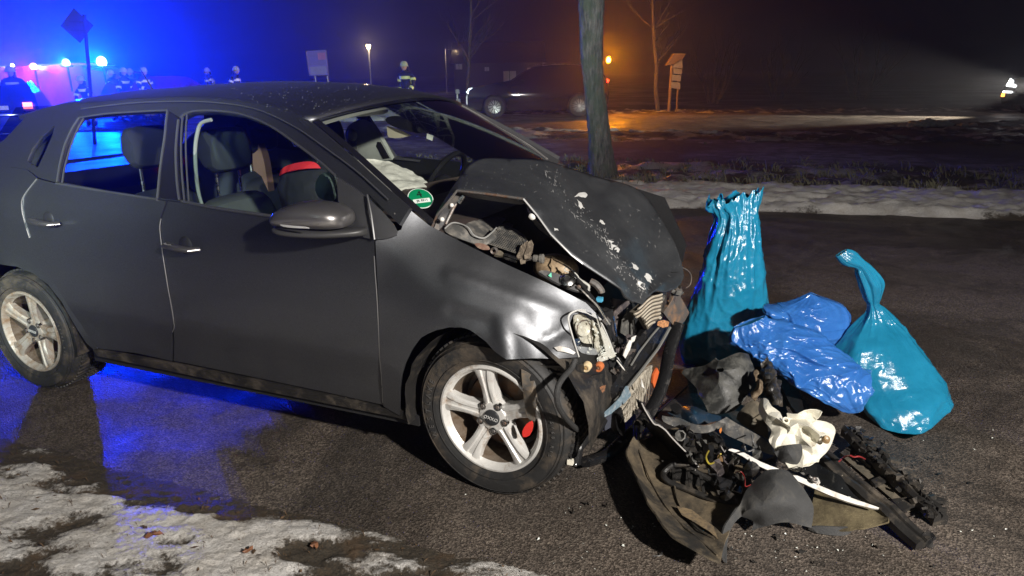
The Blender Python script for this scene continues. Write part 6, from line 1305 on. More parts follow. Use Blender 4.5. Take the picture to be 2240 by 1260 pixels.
# crumbs of glass and plastic strewn over the road
g = MB(); rnd = random.Random(77)
for i in range(420):
    f = rnd.random(); px = rnd.gauss(1640, 260); py = rnd.gauss(1080, 140)
    if py < 760 or py > 1300: continue
    c_ = G(px, py, .004); s_ = rnd.uniform(.0010, .0032)
    g.add([c_ + Vector((rnd.gauss(0, s_), rnd.gauss(0, s_), abs(rnd.gauss(0, s_)))) for _ in range(4)], [(0, 1, 2), (0, 2, 3), (0, 3, 1)])
tag(g.build('glass_crumbs_on_road', MATS['glass_crumb'], angle=0), 'scattered crumbs of glass and plastic on the road round the heap', 'crumbs', kind='stuff')
g = MB()
for i in range(160):
    px = rnd.gauss(1700, 200); py = rnd.gauss(1040, 110); c_ = G(px, py, .006); s_ = rnd.uniform(.004, .010)
    g.add([c_ + Vector((rnd.gauss(0, s_), rnd.gauss(0, s_), abs(rnd.gauss(0, s_ * .6)))) for _ in range(5)], [(0, 1, 2), (0, 2, 3), (0, 3, 4)])
tag(g.build('plastic_crumbs_on_road', BLKD, angle=0), 'small black plastic splinters strewn on the road round the heap', 'splinters', kind='stuff')
# ================================================================== BACKGROUND VEHICLES
def simple_car(root, top, win, wb, wr, hw, paint, rim_mt, clear=.24, spokes=10, both=True, name_glass='window', arch=1.16):
    """local frame: x forward, origin under the front axle; top = silhouette from front bumper bottom over the roof to rear bumper bottom"""
    def yh(z, zt=max(p[1] for p in top)): return hw * (1 - .03 * sm(z, .75, 1.0) - .20 * sm(z, .98, zt)) - .03 * (1 - sm(z, .2, .45))
    arcs = []
    for cx in (-wb, 0): arcs += [Vector((cx - wr * arch * cos(a), wr + wr * arch * sin(a))) for a in [radians(-18 + 216 * i / 12) for i in range(13)]]
    poly = [Vector(p) for p in top] + arcs
    for s in (-1, 1):
        panel('side_panel', poly, lambda x, z: Vector((x, s * yh(z), z)), .13, paint, root, thick=.02 * s)
        for w in win: panel(name_glass, [Vector(p) for p in w], lambda x, z: Vector((x, s * (yh(z) + .005), z)), .15, mat('smoked_glass', (.012, .012, .015), .06), root, thick=.003)
    V = []; F = []; n = 12; T = []
    for a, b in zip(top, top[1:]):
        k = max(1, int((Vector(b) - Vector(a)).length / .12)); T += [Vector(a).lerp(Vector(b), i / k) for i in range(k)]
    T.append(Vector(top[-1]))
    for i, p in enumerate(T):
        d = (T[min(i + 1, len(T) - 1)] - T[max(i - 1, 0)]).normalized(); nn = Vector((-d.y, d.x)) * -1
        for j in range(n + 1):
            t = -1 + 2 * j / n; b = .05 * (1 - abs(t) ** 2.5); V.append((p.x + nn.x * -b, t * yh(p.y), p.y - nn.y * b))
    for i in range(len(T) - 1):
        for j in range(n): q = i * (n + 1) + j; F.append((q, q + 1, q + n + 2, q + n + 1))
    mobj('body_shell', V, F, paint, root, 50)
    MB().box((-wb / 2, 0, clear + .06), (wb + 1.2, hw * 1.7, .12)).box((-wb, 0, wr + .1), (wr * 2.2, hw * 1.2, wr * 1.6)).box((0, 0, wr + .1), (wr * 2.2, hw * 1.2, wr * 1.6)).build('underbody', DULLBLK, root)
    for cx in (0, -wb):
        for s in (-1, 1):
            w = empty('wheel', (cx, s * (hw - .04), wr), parent=root)
            MB().lathe([(wr * .66, s * -.01), (wr * .70, s * .02), (wr * .92, s * .02), (wr, s * -.02), (wr, s * -.2), (wr * .6, s * -.22)], 36).build('tyre', RUB, w)
            rm = MB().lathe([(wr * .67, 0), (wr * .66, s * .012), (wr * .62, s * .01), (wr * .60, s * -.05), (wr * .58, s * -.15), (0, s * -.15)], 36).build('rim', DULLBLK if spokes else rim_mt, w)
            g = MB()
            for i in range(spokes):
                a = 2 * pi * i / spokes; u = Vector((cos(a), 0, sin(a))); v = Vector((-sin(a), 0, cos(a)))
                if s > -2:
                    g.bar(u * wr * .10 + Vector((0, s * -.012, 0)), (u + v * .17) * wr * .60 + Vector((0, s * -.002, 0)), .014, .022, (0, 1, 0)); g.bar(u * wr * .28 + Vector((0, s * -.012, 0)), (u - v * .12) * wr * .60 + Vector((0, s * -.002, 0)), .014, .022, (0, 1, 0))
            g.lathe([(wr * .64, s * .0), (wr * .665, s * .010), (wr * .63, s * -.01)], 36); g.lathe([(0, s * -.005), (wr * .13, s * -.005), (wr * .13, s * -.03)], 18); g.build('spokes', rim_mt, w)
def emis(name, c, s): return mat(name, tuple(min(1, x) for x in c), .3, emit=c, estr=s)
def onaxis(a, b):
    a = Vector(a); b = Vector(b); a.z = b.z = 0; d = b - a; return a, atan2(d.y, d.x)
DKP = mat('black_car_paint', (.006, .005, .005), .07, coat=0, dscale=3)
# dark SUV facing left beyond the far road
fw = G(1080, 259); rw = G(1262, 256); A0, hd = onaxis(rw, fw)
suv = empty('parked_suv', (fw.x, fw.y + .9, 0), hd, 'dark SUV with lit headlight parked behind the tree trunk beyond the far road', 'car')
top = [(.88, .30), (.90, .62), (.84, .92), (.70, 1.0), (.2, 1.08), (-.42, 1.16), (-.62, 1.20), (-1.05, 1.47), (-1.42, 1.64), (-1.9, 1.69), (-2.6, 1.69), (-3.2, 1.64), (-3.55, 1.56), (-3.72, 1.30), (-3.80, 1.10), (-3.84, .75), (-3.80, .42), (-3.7, .33)]
win = [[(-.80, 1.20), (-1.12, 1.44), (-1.40, 1.57), (-1.85, 1.60), (-1.82, 1.20)], [(-1.88, 1.20), (-1.91, 1.60), (-2.55, 1.60), (-2.72, 1.55), (-2.78, 1.22)], [(-2.84, 1.23), (-2.78, 1.54), (-3.10, 1.52), (-3.30, 1.42), (-3.32, 1.30)]]
simple_car(suv, top, win, 2.86, .37, .93, DKP, mat('machined_wheel_silver', (.75, .73, .70), .25, metal=.4), spokes=10)
LH = emis('lit_headlight_cool', (.75, .95, 1.0), 5.5)
for s in (1, -1):
    MB().add([(.885, s * .60, .80), (.80, s * .88, .80), (.60, s * .93, .93), (.70, s * .92, .97), (.86, s * .60, .95), (.93, s * .58, .86)], [(0, 1, 2, 3, 4, 5)]).build('headlight', LH, suv, 0)
    MB().box((-3.80, s * .80, 1.16), (.06, .24, .10)).build('tail_light', emis('lit_tail_light', (1.0, .03, .01), 9), suv)
MB().box((.92, .3, .60), (.03, .9, .28)).build('grille', mat('chrome_grille', (.4, .4, .42), .3, metal=.8), suv)
MB().box((.93, .72, .36), (.03, .18, .06)).build('fog_lamp', mat('fog_lamp_glass', (.5, .5, .55), .1), suv)
MB().box((-3.80, .42, 1.10), (.07, .20, .10)).build('reversing_light', emis('lit_reversing_light', (1, .95, .9), 2.5), suv)
MB().tube([(-1.3, .80, 1.70), (-2.2, .80, 1.735), (-3.2, .80, 1.68)], .012, 6).tube([(-1.3, -.80, 1.70), (-2.2, -.80, 1.735), (-3.2, -.80, 1.68)], .012, 6).build('roof_rail', CHR, suv)
for s in (-1, 1): MB().ball((-.95, s * 1.03, 1.22), (.10, .12, .085)).build('wing_mirror', DKP, suv)
MB().box((-3.83, 0, .52), (.06, 1.5, .08)).build('rear_bumper_trim', CHR, suv)
# amber beacon standing on its roof, at the rear
bp = Vector((3.42, suv.location.y + .1, 0)); ab = empty('amber_beacon', (bp.x, bp.y, 1.71), label='glowing amber warning beacon on the roof of the dark SUV beside the trunk', cat='beacon')
MB().lathe([(.06, 0), (.06, .03), (.05, .04)], 16, Matrix.Rotation(radians(90), 4, 'X')).build('beacon_foot', BLK, ab)
MB().ball((0, 0, .12), (.075, .075, .11)).build('beacon_lens', emis('lit_amber', (1.0, .42, .02), 60), ab)
D.objects['amber_beacon_light'].location = (bp.x, bp.y - .12, 1.92)
# white van at the right edge
hv = empty('arriving_van', (16.95, 22.6, 0), pi + radians(12), 'dark van with bright headlight just entering at the right edge of the picture', 'van')
top = [(.80, .28), (.86, .55), (.82, .80), (.72, .98), (.2, 1.12), (-.15, 1.20), (-.95, 1.85), (-1.3, 1.95), (-3.9, 1.98), (-4.0, 1.2), (-4.02, .4)]
simple_car(hv, top, [[(-.45, 1.22), (-1.0, 1.70), (-1.6, 1.72), (-1.6, 1.22)]], 3.0, .34, .95, DKP, RIM, spokes=5)
LW = emis('lit_headlight_white', (.95, .97, 1.0), 30)
for s in (1, -1):
    MB().add([(.875, s * .62, .84), (.80, s * .90, .84), (.55, s * .955, 1.02), (.66, s * .93, 1.06), (.80, s * .66, 1.0)], [(0, 1, 2, 3, 4)]).build('headlight', LW, hv, 0)
    MB().box((.86, s * .76, .66), (.04, .30, .05)).build('day_light', emis('lit_day_light', (.95, .98, 1), 8), hv); MB().box((.84, s * .90, .56), (.08, .10, .10)).build('indicator', emis('lit_indicator', (1, .35, .05), 5), hv)
MB().tube([(.95, .2, .62), (1.0, .75, .62)], .05, 8).build('bumper_corner', mat('pale_bumper', (.4, .4, .4), .4), hv)
# dark red estate car showing its roof behind the wreck
ec = empty('dark_red_car', (-11.9, 28.3, 0), radians(62), 'dark red estate car of which only the roof rises behind the wreck', 'car')
top = [(.80, .28), (.82, .60), (.7, .82), (-.2, .98), (-.45, 1.02), (-1.15, 1.46), (-1.6, 1.52), (-2.8, 1.50), (-3.4, 1.30), (-3.6, .95), (-3.62, .35)]
simple_car(ec, top, [[(-.75, 1.04), (-1.2, 1.38), (-1.8, 1.42), (-1.8, 1.04)], [(-1.9, 1.04), (-1.9, 1.42), (-2.7, 1.40), (-2.9, 1.06)]], 2.65, .32, .86, mat('dark_red_paint', (.16, .008, .01), .25, coat=.5), RIM, spokes=5)
# car at the far left with red tail lamps
lc = empty('car_at_the_kerb', (-14.1, 20.6, 0), radians(118), 'small dark car at the left edge with glowing red tail lamps facing the camera', 'car')
simple_car(lc, [(.7, .28), (.72, .6), (.6, .78), (0, .9), (-.3, .95), (-.85, 1.36), (-1.3, 1.42), (-2.4, 1.38), (-2.9, 1.0), (-3.0, .6), (-2.95, .3)], [[(-.6, .98), (-.95, 1.28), (-1.5, 1.32), (-1.5, .98)], [(-1.6, .98), (-1.6, 1.32), (-2.2, 1.30), (-2.4, 1.0)]], 2.4, .30, .82, DKP, RIM, spokes=5)
for s in (1, -1): MB().box((-3.03, s * .62, .84), (.06, .20, .16)).build('tail_light', emis('lit_tail_light_orange', (1.0, .16, .05), 5), lc)
MB().box((-3.02, 0, .80), (.03, .42, .10)).build('number_plate', SIGNW, lc)

# ================================================================== EMERGENCY VEHICLE WITH ROOF BEACONS
def blockvan(nm, loc, rz, label, L, Hh, body, stripe):
    t = empty(nm, loc, rz, label, 'fire engine')
    sec = [(-L, .42), (-L, Hh), (-1.5, Hh), (-1.35, Hh - .12), (-.2, Hh - .30), (.45, 1.35), (.72, 1.15), (.80, .75), (.78, .40)]
    for s in (-1, 1):
        poly = [Vector(p) for p in sec]; panel('side_panel', poly, lambda x, z: Vector((x, s * 1.12, z)), .4, body, t, thick=.03 * s)
        for w in ([(-1.35, 1.30), (-1.3, Hh - .30), (-.35, Hh - .42), (.15, 1.36)], [(-2.5, 1.30), (-2.5, Hh - .3), (-1.55, Hh - .3), (-1.55, 1.30)]): panel('window', [Vector(p) for p in w], lambda x, z: Vector((x, s * 1.127, z)), .3, MATS['smoked_glass'], t, thick=.003)
        for k in range(3): MB().box((-L + .75 + k * .98, s * 1.13, 1.25), (.86, .03, Hh - 1.1)).build('roller_shutter', mat('aluminium_shutter', (.35, .36, .38), .4, metal=.7), t)
        MB().box((-L / 2 + .2, s * 1.135, .72), (L + .4, .02, .16)).build('stripe', stripe, t)
        for cx in (-.1, -L + 1.3): MB().lathe([(0, s * 1.10), (.24, s * 1.10), (.27, s * 1.14), (.42, s * 1.14), (.45, s * 1.05), (.45, s * .8), (0, s * .8)], 28, Matrix.Translation((cx, 0, .45))).build('wheel', RUB, t)
    V = [(x, y, z) for x, z in sec for y in (-1.12, 1.12)]; n = len(sec)
    mobj('body_shell', V, [(2 * i, 2 * i + 1, 2 * i + 3, 2 * i + 2) for i in range(n - 1)] + [(2 * n - 2, 2 * n - 1, 1, 0)], body, t, 20)
    panel('windscreen', [Vector((-1, 1.36)), Vector((1, 1.36)), Vector((.95, Hh - .34)), Vector((-.95, Hh - .34))], lambda y, z: Vector((lerp(.47, -.16, (z - 1.35) / (Hh - .30 - 1.35)) + .01, y, z)), .4, MATS['smoked_glass'], t)
    MB().box((-L / 2, 0, Hh + .06), (L * .55, 1.2, .08)).build('roof_ladder_rack', STEEL, t)
    return t
fe = blockvan('fire_engine', (-16.0, 31.2, 0), radians(-6), 'dark red fire engine with glowing blue roof beacons at the left edge', 5.2, 1.98, mat('fire_red', (.30, .012, .012), .3, coat=.5), REFS)
def beacon(nm, p, c, s, label, r=.11, par=None):
    o = MB().ball((0, 0, r * .9), (r, r, r * 1.1), 20, 12).build(nm + '_lens', emis('lit_' + nm, c, s), None, recenter=False); t = empty(nm, (p[0], p[1], p[2] - r), label=label, cat='beacon', group='beacons of the emergency vehicles')
    o.parent = t; o.name = 'lens'; MB().box((0, 0, -.01), (r * 2.6, r * 2.2, .05)).box((0, .05, -.5), (.05, .05, 1.0)).build('foot', BLK, t); return t
beacon('blue_beacon', (-16.6, 30.0, 2.13), (.62, .95, 1.0), 9, 'right and brightest of the two cyan-white flashing beacons', .19)
beacon('blue_beacon', (-18.05, 30.0, 2.10), (.45, .9, 1.0), 9, 'left of the two cyan-white flashing beacons', .14)
beacon('red_beacon', (-19.4, 30.0, 1.97), (1.0, .45, .75), 9, 'pink-red flashing beacon left of the cyan ones', .13)
beacon('scene_light', (-20.25, 30.0, 2.02), (.9, 1.0, .75), 9, 'small greenish-white work lamp at the far left edge', .07)
# ================================================================== PEOPLE
NAVY = mat('dark_blue_turnout', (.012, .014, .028), .8); SKIN = mat('skin', (.45, .28, .20), .6, sss=.1); BOOT = mat('black_boot', (.015, .015, .015), .4); HELM = mat('pale_luminous_helmet', (.50, .55, .34), .4)
def person(px, py_head, dist, rz, label, pose='stand', group='firefighters at the scene', height=1.78, pack=False, band=REFL, helm=HELM):
    h = Y(px, py_head, dist); t = empty('person', (h.x, h.y, 0), rz, label, 'person', group)
    k = height / 1.78
    if pose == 'walk': LG = [((-.10, 0, .92), (-.11, .14, .50), (-.11, .06, .09), (-.11, .17, .04)), ((.10, 0, .92), (.11, -.06, .50), (.11, -.28, .12), (.11, -.16, .05))]; AR = [((-.21, 0, 1.44), (-.27, .04, 1.17), (-.24, .22, 1.0), (-.23, .28, .97)), ((.21, 0, 1.44), (.27, -.10, 1.17), (.26, .0, .93), (.26, .04, .87))]; lean = .04
    elif pose == 'bend': LG = [((-.10, -.05, .90), (-.12, .10, .50), (-.12, .0, .09), (-.12, .12, .04)), ((.10, -.05, .90), (.12, .10, .50), (.12, -.05, .09), (.12, .08, .04))]; AR = [((-.21, .26, 1.30), (-.26, .34, 1.03), (-.18, .52, .95), (-.16, .58, .93)), ((.21, .26, 1.30), (.26, .34, 1.03), (.18, .50, .90), (.16, .56, .87))]; lean = .28
    else: LG = [((-.10, 0, .92), (-.12, .02, .50), (-.13, -.02, .09), (-.14, .12, .04)), ((.10, 0, .92), (.12, .03, .50), (.13, .0, .09), (.14, .14, .04))]; AR = [((-.21, 0, 1.44), (-.28, -.02, 1.16), (-.24, .10, .93), (-.23, .14, .87)), ((.21, 0, 1.44), (.30, .0, 1.18), (.18, .22, 1.10), (.12, .27, 1.10))]; lean = .0
    vs = []; es = []; rs = []
    def ch(ps, rr, st=None):
        i0 = st
        for p, r in zip(ps, rr):
            vs.append(Vector(p) * k); rs.append(r * k); j = len(vs) - 1
            if i0 is not None: es.append((i0, j))
            i0 = j
        return i0
    zl = (1.30 - .1 * lean) if pose == 'bend' else 1.44
    ch([(0, -.02, .95)], [.155]); a = ch([(0, lean * .3, 1.12), (0, lean * .75, 1.30), (0, lean, 1.42)], [.150, .175, .135], 0); ch([(0, lean + .01, 1.53), (0, lean + .03, 1.62)], [.06, .075], a)
    for L_ in LG: ch(L_, [.105, .080, .062, .055], 0)
    for A_ in AR: ch([A_[0], A_[1], A_[2]], [.085, .065, .052], a)
    me = D.meshes.new('body'); me.from_pydata([tuple(v) for v in vs], es, []); me.materials.append(NAVY); o = D.objects.new('body', me); COL.objects.link(o); o.parent = t
    sk = o.modifiers.new('skin', 'SKIN'); sk.use_smooth_shade = True
    for i, r in enumerate(rs): me.skin_vertices[0].data[i].radius = (r, r * .85)
    me.skin_vertices[0].data[0].use_root = True
    sb = o.modifiers.new('rounding', 'SUBSURF'); sb.levels = sb.render_levels = 1
    hc = Vector((0, lean + .045, 1.66)) * k
    MB().ball(hc, (.078 * k, .095 * k, .115 * k), 16, 12).ball(hc + Vector((0, .095 * k, -.01)), (.014, .02, .02), 8, 6).build('face', SKIN, t)
    g = MB().lathe([(.0, .128), (.045, .124), (.083, .098), (.104, .055), (.112, .0), (.138, -.022), (.132, -.028), (.10, -.012)], 24, Matrix.Translation(hc + Vector((0, -.01, .03))) @ Matrix.Rotation(radians(90), 4, 'X')); g.build('helmet', helm, t)
    MB().box(hc + Vector((0, -.13, -.06)), (.16, .02, .13)).build('neck_guard', NAVY, t)
    def ring(c, ax, r, ry, w, nm='reflective_band'):
        ax = Vector(ax).normalized(); Q = Vector((0, 0, 1)).rotation_difference(ax).to_matrix().to_4x4(); V = []; F = []; n = 20
        for z in (-w / 2, w / 2):
            for i in range(n): a_ = 2 * pi * i / n; V.append(Vector(c) * k + Q @ Vector((cos(a_) * r * k, sin(a_) * ry * k, z)))
        mobj(nm, V, [(i, (i + 1) % n, (i + 1) % n + n, i + n) for i in range(n)], band, t)
    ring((0, lean * .15, 1.00), (0, lean, 1), .182, .158, .10); ring((0, lean * .9, 1.36), (0, lean * .8, 1), .184, .154, .085)
    for L_ in LG: m_ = Vector(L_[1]).lerp(Vector(L_[2]), .6); ring(m_, Vector(L_[1]) - Vector(L_[2]), .082, .082, .09)
    for A_ in AR: m_ = Vector(A_[1]).lerp(Vector(A_[2]), .6); ring(m_, Vector(A_[1]) - Vector(A_[2]), .068, .065, .08); m_ = Vector(A_[0]).lerp(Vector(A_[1]), .5); ring(m_, Vector(A_[0]) - Vector(A_[1]), .088, .082, .07)
    for sx in (-.09, .09): MB().bar(Vector((sx, lean * .95 - .165, 1.36)) * k, Vector((sx, lean * .2 - .165, 1.00)) * k, .06, .012, (0, 1, 0)).build('reflective_strap', band, t)
    for L_ in LG: MB().tube([Vector(L_[2]) * k + Vector((0, 0, .10)), Vector(L_[2]) * k, Vector(L_[3]) * k], [.07, .066, .05], 10).build('boot', BOOT, t)
    for A_ in AR:
        g = MB(); p0 = Vector(A_[2]) * k; p1 = Vector(A_[3]) * k; g.tube([p0, p1], [.045, .04], 8); dd = (p1 - p0).normalized()
        for q in range(4): g.tube([p1 + Vector(((q - 1.5) * .018, 0, 0)), p1 + dd * .045 + Vector(((q - 1.5) * .02, 0, -.005)), p1 + dd * .07 + Vector(((q - 1.5) * .018, 0, -.025))], .010, 5)
        g.tube([p0 + dd * .02, p0 + dd * .045 + Vector((.045 if A_[0][0] < 0 else -.045, 0, 0))], .011, 5); g.build('glove', BOOT, t)
    return t
person(887, 146, 21.5, radians(180 - 25), 'firefighter with glowing yellow-white bands on the back walking behind the wreck', 'walk', height=1.80)
person(22, 152, 19.5, radians(200), 'firefighter with a pale yellow helmet nearest to the left edge', 'stand')
person(183, 172, 23, radians(190), 'firefighter below the diamond sign with bent knees and one bright strap', 'bend', height=1.5)
person(243, 156, 26, radians(160), 'firefighter directly under the brightest cyan beacon', 'stand', height=1.72)
person(262, 160, 25, radians(230), 'firefighter bending forward in the middle of the group right of the beacons', 'bend', band=REFS)
person(288, 152, 27, radians(140), 'firefighter walking at the back of the group right of the beacons', 'walk')
person(312, 150, 25, radians(250), 'firefighter with raised pale helmet beside the wreck\u2019s aerial', 'stand', band=REFS)
person(455, 157, 28.8, radians(90), 'helmeted person behind the dark red car, only the white helmet showing', 'stand', helm=mat('white_helmet', (.5, .52, .55), .35))
person(512, 158, 25.5, radians(270), 'helmeted person at the right end of the dark red car', 'walk', helm=MATS['white_helmet'], band=REFS)
# ================================================================== SIGNS, POSTS AND LAMPS
GALV = mat('galvanised_steel', (.35, .36, .38), .45, metal=.6)
# diamond road sign seen from behind
b = Y(186, 205, 16.5); dtop = Y(168, 56, 16.5); t = empty('road_sign', (b.x, b.y, 0), label='dark diamond road sign seen from behind against the blue glow', cat='sign')
o0 = Vector((b.x, b.y, 0)); MB().tube([(0, 0, -.1), Y(184, 32, 16.53) - o0], .035, 12).build('post', MATS['matt_black'], t)
cc_ = dtop - o0; g = MB(); s_ = .36; g.prism([(0, s_), (s_, 0), (0, -s_), (-s_, 0)], lambda p: cc_ + Vector((p[0], 0, p[1])), lambda p: cc_ + Vector((p[0], .012, p[1]))); g.build('sign_plate', mat('sign_back_silhouette_tone', (.02, .02, .025), .8), t)  # unlit silhouette put into the near-black colour of plate and post
MB().box(cc_ + Vector((0, -.01, .08)), (.30, .02, .03)).box(cc_ + Vector((0, -.01, -.1)), (.30, .02, .03)).build('clamp', MATS['matt_black'], t)
# rectangular notice board on two legs
b = Y(706, 190, 33); t = empty('notice_board', (b.x, b.y, 0), label='rectangular notice board painted with blue light on two white legs beyond the wreck’s roof', cat='sign'); o0 = Vector((b.x, b.y, 0))
q4 = [Y(670, 112, 33) - o0, Y(713, 109, 33) - o0, Y(719, 164, 33) - o0, Y(677, 166, 33) - o0]
g = MB(); g.add(q4 + [v + Vector((0, .06, 0)) for v in q4], [(0, 1, 2, 3), (7, 6, 5, 4), (0, 4, 5, 1), (1, 5, 6, 2), (2, 6, 7, 3), (3, 7, 4, 0)]); g.build('board', mat('board_painted_blue_light', (.30, .26, .70), .4), t, 0)  # blue light falling on the board is put into its colour
ctr_ = sum(q4, Vector((0, 0, 0))) / 4
def inset(a, b_, c, d): # small printed picture area in the board's own coordinates (u right, v down)
    f = lambda u, v: q4[0].lerp(q4[1], u).lerp(q4[3].lerp(q4[2], u), v) + Vector((0, -.005, 0)); return [f(a, b_), f(c, b_), f(c, d), f(a, d)]
for (a_, b_, c_, d_2, mt_, nm) in ((.06, .05, .94, .58, mat('printed_picture_blue', (.25, .22, .5), .5), 'picture'), (.55, .10, .94, .38, mat('printed_picture_pink', (.6, .25, .35), .5), 'picture'), (.08, .64, .92, .95, mat('printed_text_block', (.4, .4, .55), .5), 'text_block')):
    q_ = inset(a_, b_, c_, d_2); q_ = [v + Vector((0, -.003 if nm == 'picture' and a_ > .5 else 0, 0)) for v in q_]; mobj(nm, q_, [(0, 1, 2, 3)], mt_, t, 0)
q4b = [q4[0], q4[1], q4[2], q4[3], q4[0]]; MB().tube(q4b, .03, 6).build('board_frame', GALV, t)
for px in (689, 716): p = Y(px, 166, 33) - o0; MB().tube([p, Vector((p.x + .08, p.y, -.1))], .035, 8).build('leg', SIGNW, t)
# street lantern
def lantern(px, py, dist, label, tiltx=0.0, r=.10, st=14, arm=0.0, col_=(1.0, .78, .42)):
    p = Y(px, py, dist); t = empty('street_lamp', (p.x + arm, p.y, 0), label=label, cat='street lamp', group='lit street lamps in the distance')
    MB().tube([(0, 0, -.1), (0, 0, p.z - .1 if not arm else p.z + .15)] + ([(-arm, 0, p.z + .12)] if arm else []), [.05, .035] + ([.025] if arm else []), 10).build('post', GALV, t)
    h0 = Vector((-arm, 0, p.z)); MB().lathe([(.0, .22), (.05, .2), (.17, .12), (.16, .10)], 20, Matrix.Translation(h0) @ Matrix.Rotation(radians(90), 4, 'X')).build('lamp_hood', BLK, t)
    MB().lathe([(.0, -.16), (.07, -.15), (.15, .10), (.0, .10)], 16, Matrix.Translation(h0) @ Matrix.Rotation(radians(90), 4, 'X')).build('lamp_glass', emis('lit_warm_lamp', col_, st), t)
    light('street_lamp_light', 'POINT', (p.x, p.y - .3, p.z), (1, .72, .4), 170, .12)
    return t
lantern(806, 102, 45, 'lit post-top street lantern above the firefighter, brightest of the distant lamps')
lantern(998, 112, 60, 'small dim street lamp left of the dark SUV', arm=-.9, st=10)
lantern(1100, 118, 62, 'faint street lamp directly above the dark SUV’s bonnet', arm=.9, st=10)
# delineator post
b = G(1005, 250); t = empty('marker_post', b, label='leaning white roadside marker post left of the dark SUV', cat='marker post'); tp = Y(1000, 195, b.y) - b
g = MB(); n_ = 8
def mp(f, w): c_ = tp * f; return [c_ + Vector((w * cos(2 * pi * i / 3 + .5), w * .8 * sin(2 * pi * i / 3 + .5), 0)) for i in range(3)]
P0 = mp(0, .10); P1_ = mp(.97, .085); P2 = mp(1.0, .05)
g.add(P0 + P1_ + P2, [(0, 1, 4, 3), (1, 2, 5, 4), (2, 0, 3, 5), (3, 4, 7, 6), (4, 5, 8, 7), (5, 3, 6, 8), (6, 7, 8)]); g.build('post_body', SIGNW, t, 20)
g = MB(); a_ = mp(.62, .097); b_ = mp(.82, .094); g.add(a_ + b_, [(0, 1, 4, 3), (1, 2, 5, 4), (2, 0, 3, 5)]); g.build('black_band', BLK, t, 0)
MB().box(tp * .72 + Vector((-.01, -.088, 0)), (.05, .012, .16)).build('reflector', REFS, t)
# white plaque by the road, just over the wreck's roof edge
b = Y(928, 222, 21); t = empty('plaque', (b.x, b.y, 0), label='small white plaque low above the ground right of the firefighter', cat='sign')
MB().box((0, 0, b.z), (.38, .02, .20)).build('plate', SIGNW, t); MB().box((.08, -.013, b.z - .02), (.14, .004, .06)).box((-.08, -.013, b.z - .03), (.06, .004, .05)).build('dark_print', INK, t); MB().box((0, .02, b.z / 2 - .1), (.03, .03, b.z)).build('post', GALV, t)
# signpost with stacked panels
b = G(1463, 246); t = empty('signpost', b, label='wooden signpost with stacked pale panels right of the slim tree', cat='sign'); yy_ = b.y
WOOD = mat('weathered_wood', (.22, .15, .09), .8, dscale=20, var=.3)
MB().tube([Vector((0, 0, -.1)), Y(1470, 143, yy_) - b], .06, 8).build('post', WOOD, t); MB().tube([Y(1480, 246, yy_) - b, Y(1484, 150, yy_) - b], .03, 8).build('post', WOOD, t)
PAN = mat('pale_sign_panel', (.32, .31, .27), .6, dscale=12)
for pts, nm, mt_ in (([(1491, 128), (1492, 150), (1469, 147), (1480, 135)], 'panel', PAN), ([(1473, 149), (1491, 152), (1490, 163), (1472, 161)], 'panel', PAN), ([(1470, 163), (1489, 165), (1488, 178), (1469, 176)], 'panel', PAN), ([(1468, 179), (1487, 181), (1487, 195), (1467, 192)], 'panel', PAN), ([(1457, 143), (1474, 117), (1500, 117), (1493, 128), (1478, 140)], 'small_roof', WOOD)):
    c4 = [Y(x, y, yy_) - b + Vector((0, -.07, 0)) for x, y in pts]; n_ = len(c4)
    MB().add(c4 + [v + Vector((0, .04 if nm == 'panel' else .3, 0)) for v in c4], [tuple(range(n_)), tuple(reversed(range(n_, 2 * n_)))] + [(i, i + n_, (i + 1) % n_ + n_, (i + 1) % n_) for i in range(n_)]).build(nm, mt_, t, 0)
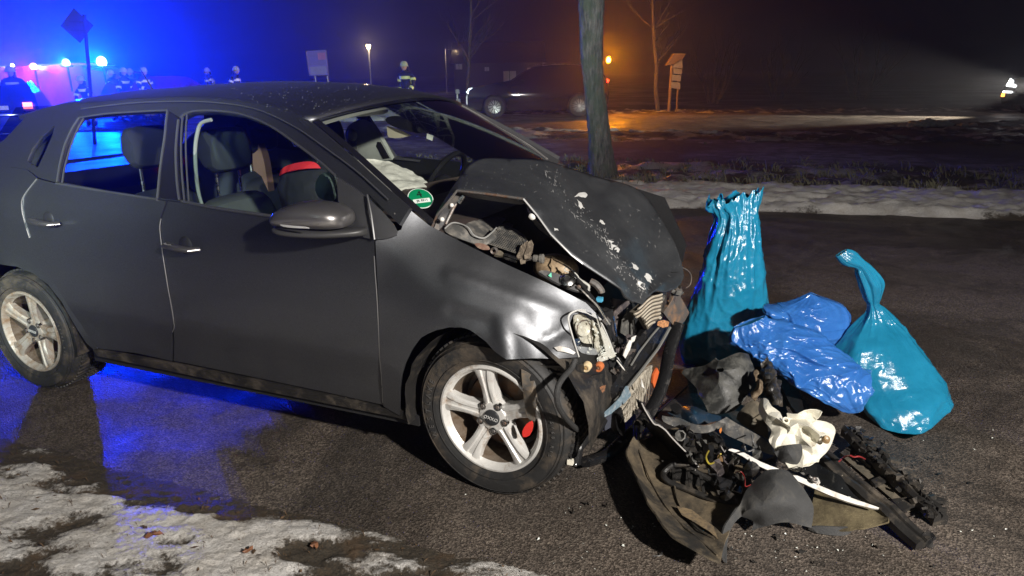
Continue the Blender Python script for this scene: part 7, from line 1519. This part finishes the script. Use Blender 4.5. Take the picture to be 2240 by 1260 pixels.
# farm house far behind the SUV, only its pale wall patches catch light
b = Y(1090, 160, 58); t = empty('farmhouse', (b.x, b.y, 0), 0, 'dark farmhouse with pale wall patches far behind the SUV', 'house')
mobj('wall', [(-3.5, 0, -.1), (3.5, 0, -.1), (3.5, 0, 2.3), (-3.5, 0, 2.3), (-3.5, 6, -.1), (3.5, 6, -.1), (3.5, 6, 2.3), (-3.5, 6, 2.3)], [(0, 1, 2, 3), (1, 5, 6, 2), (5, 4, 7, 6), (4, 0, 3, 7)], mat('dark_render', (.06, .055, .05), .9), t, 0)
mobj('roof', [(-3.8, -.3, 2.2), (3.8, -.3, 2.2), (3.8, 3, 3.9), (-3.8, 3, 3.9), (-3.8, 6.3, 2.2), (3.8, 6.3, 2.2)], [(0, 1, 2, 3), (3, 2, 5, 4)], mat('dark_roof_tiles', (.03, .025, .025), .9), t, 0)
for x, z, w, h in ((-3.1, 1.95, .5, .4), (-.9, 1.75, .35, .3), (.9, 1.1, 1.0, .95), (2.6, 1.5, .6, .6)): o = MB().box((x, -.02, z), (w, .06, h)).build('window', mat('pale_wall_patch', (.6, .55, .5), .7), t); MB().box((x, -.06, z), (w * .06, .03, h)).build('glazing_bar', BLK, o)
# snow heap at the edge of the far road
b = G(2030, 276); g = MB(); rnd = random.Random(6)
for i in range(80):
    a = rnd.gauss(0, .42); r = rnd.uniform(.03, .10); zc = max(.0, .13 - abs(a) * .16) * rnd.uniform(.3, 1.2); g.ball((b.x + a, b.y + rnd.gauss(0, .12), zc), (r * 1.3, r, r * .8), 7, 5, Matrix.Rotation(rnd.random() * 3, 3, 'Z'))
tag(g.build('snow_heap', mat('dirty_snow_lumps', (.5, .52, .48), .7, dscale=8, bmp=.02)), 'low heap of frozen snow lumps at the far road edge on the right', 'snow heap', kind='stuff')
# snow lumps on the kerb behind the wreck's roof
b = Y(785, 192, 24); g = MB()
for i in range(46):
    a = rnd.gauss(0, .45); r = rnd.uniform(.05, .10); g.ball((b.x + a, b.y + rnd.gauss(0, .25), max(0, b.z - abs(a) * .35 - rnd.random() * .35)), (r * 1.3, r, r * .7), 7, 5)
for i in range(60): a = rnd.gauss(0, .8); r = rnd.uniform(.15, .28); g.ball((b.x + a, b.y + rnd.gauss(0, .3), max(0, (b.z - .15) * rnd.random() - abs(a) * .3)), (r * 1.3, r, r * .7), 8, 6)
tag(g.build('snow_heap', MATS['dirty_snow_lumps']), 'ploughed heap of snow just over the roof of the wreck', 'snow heap', kind='stuff')
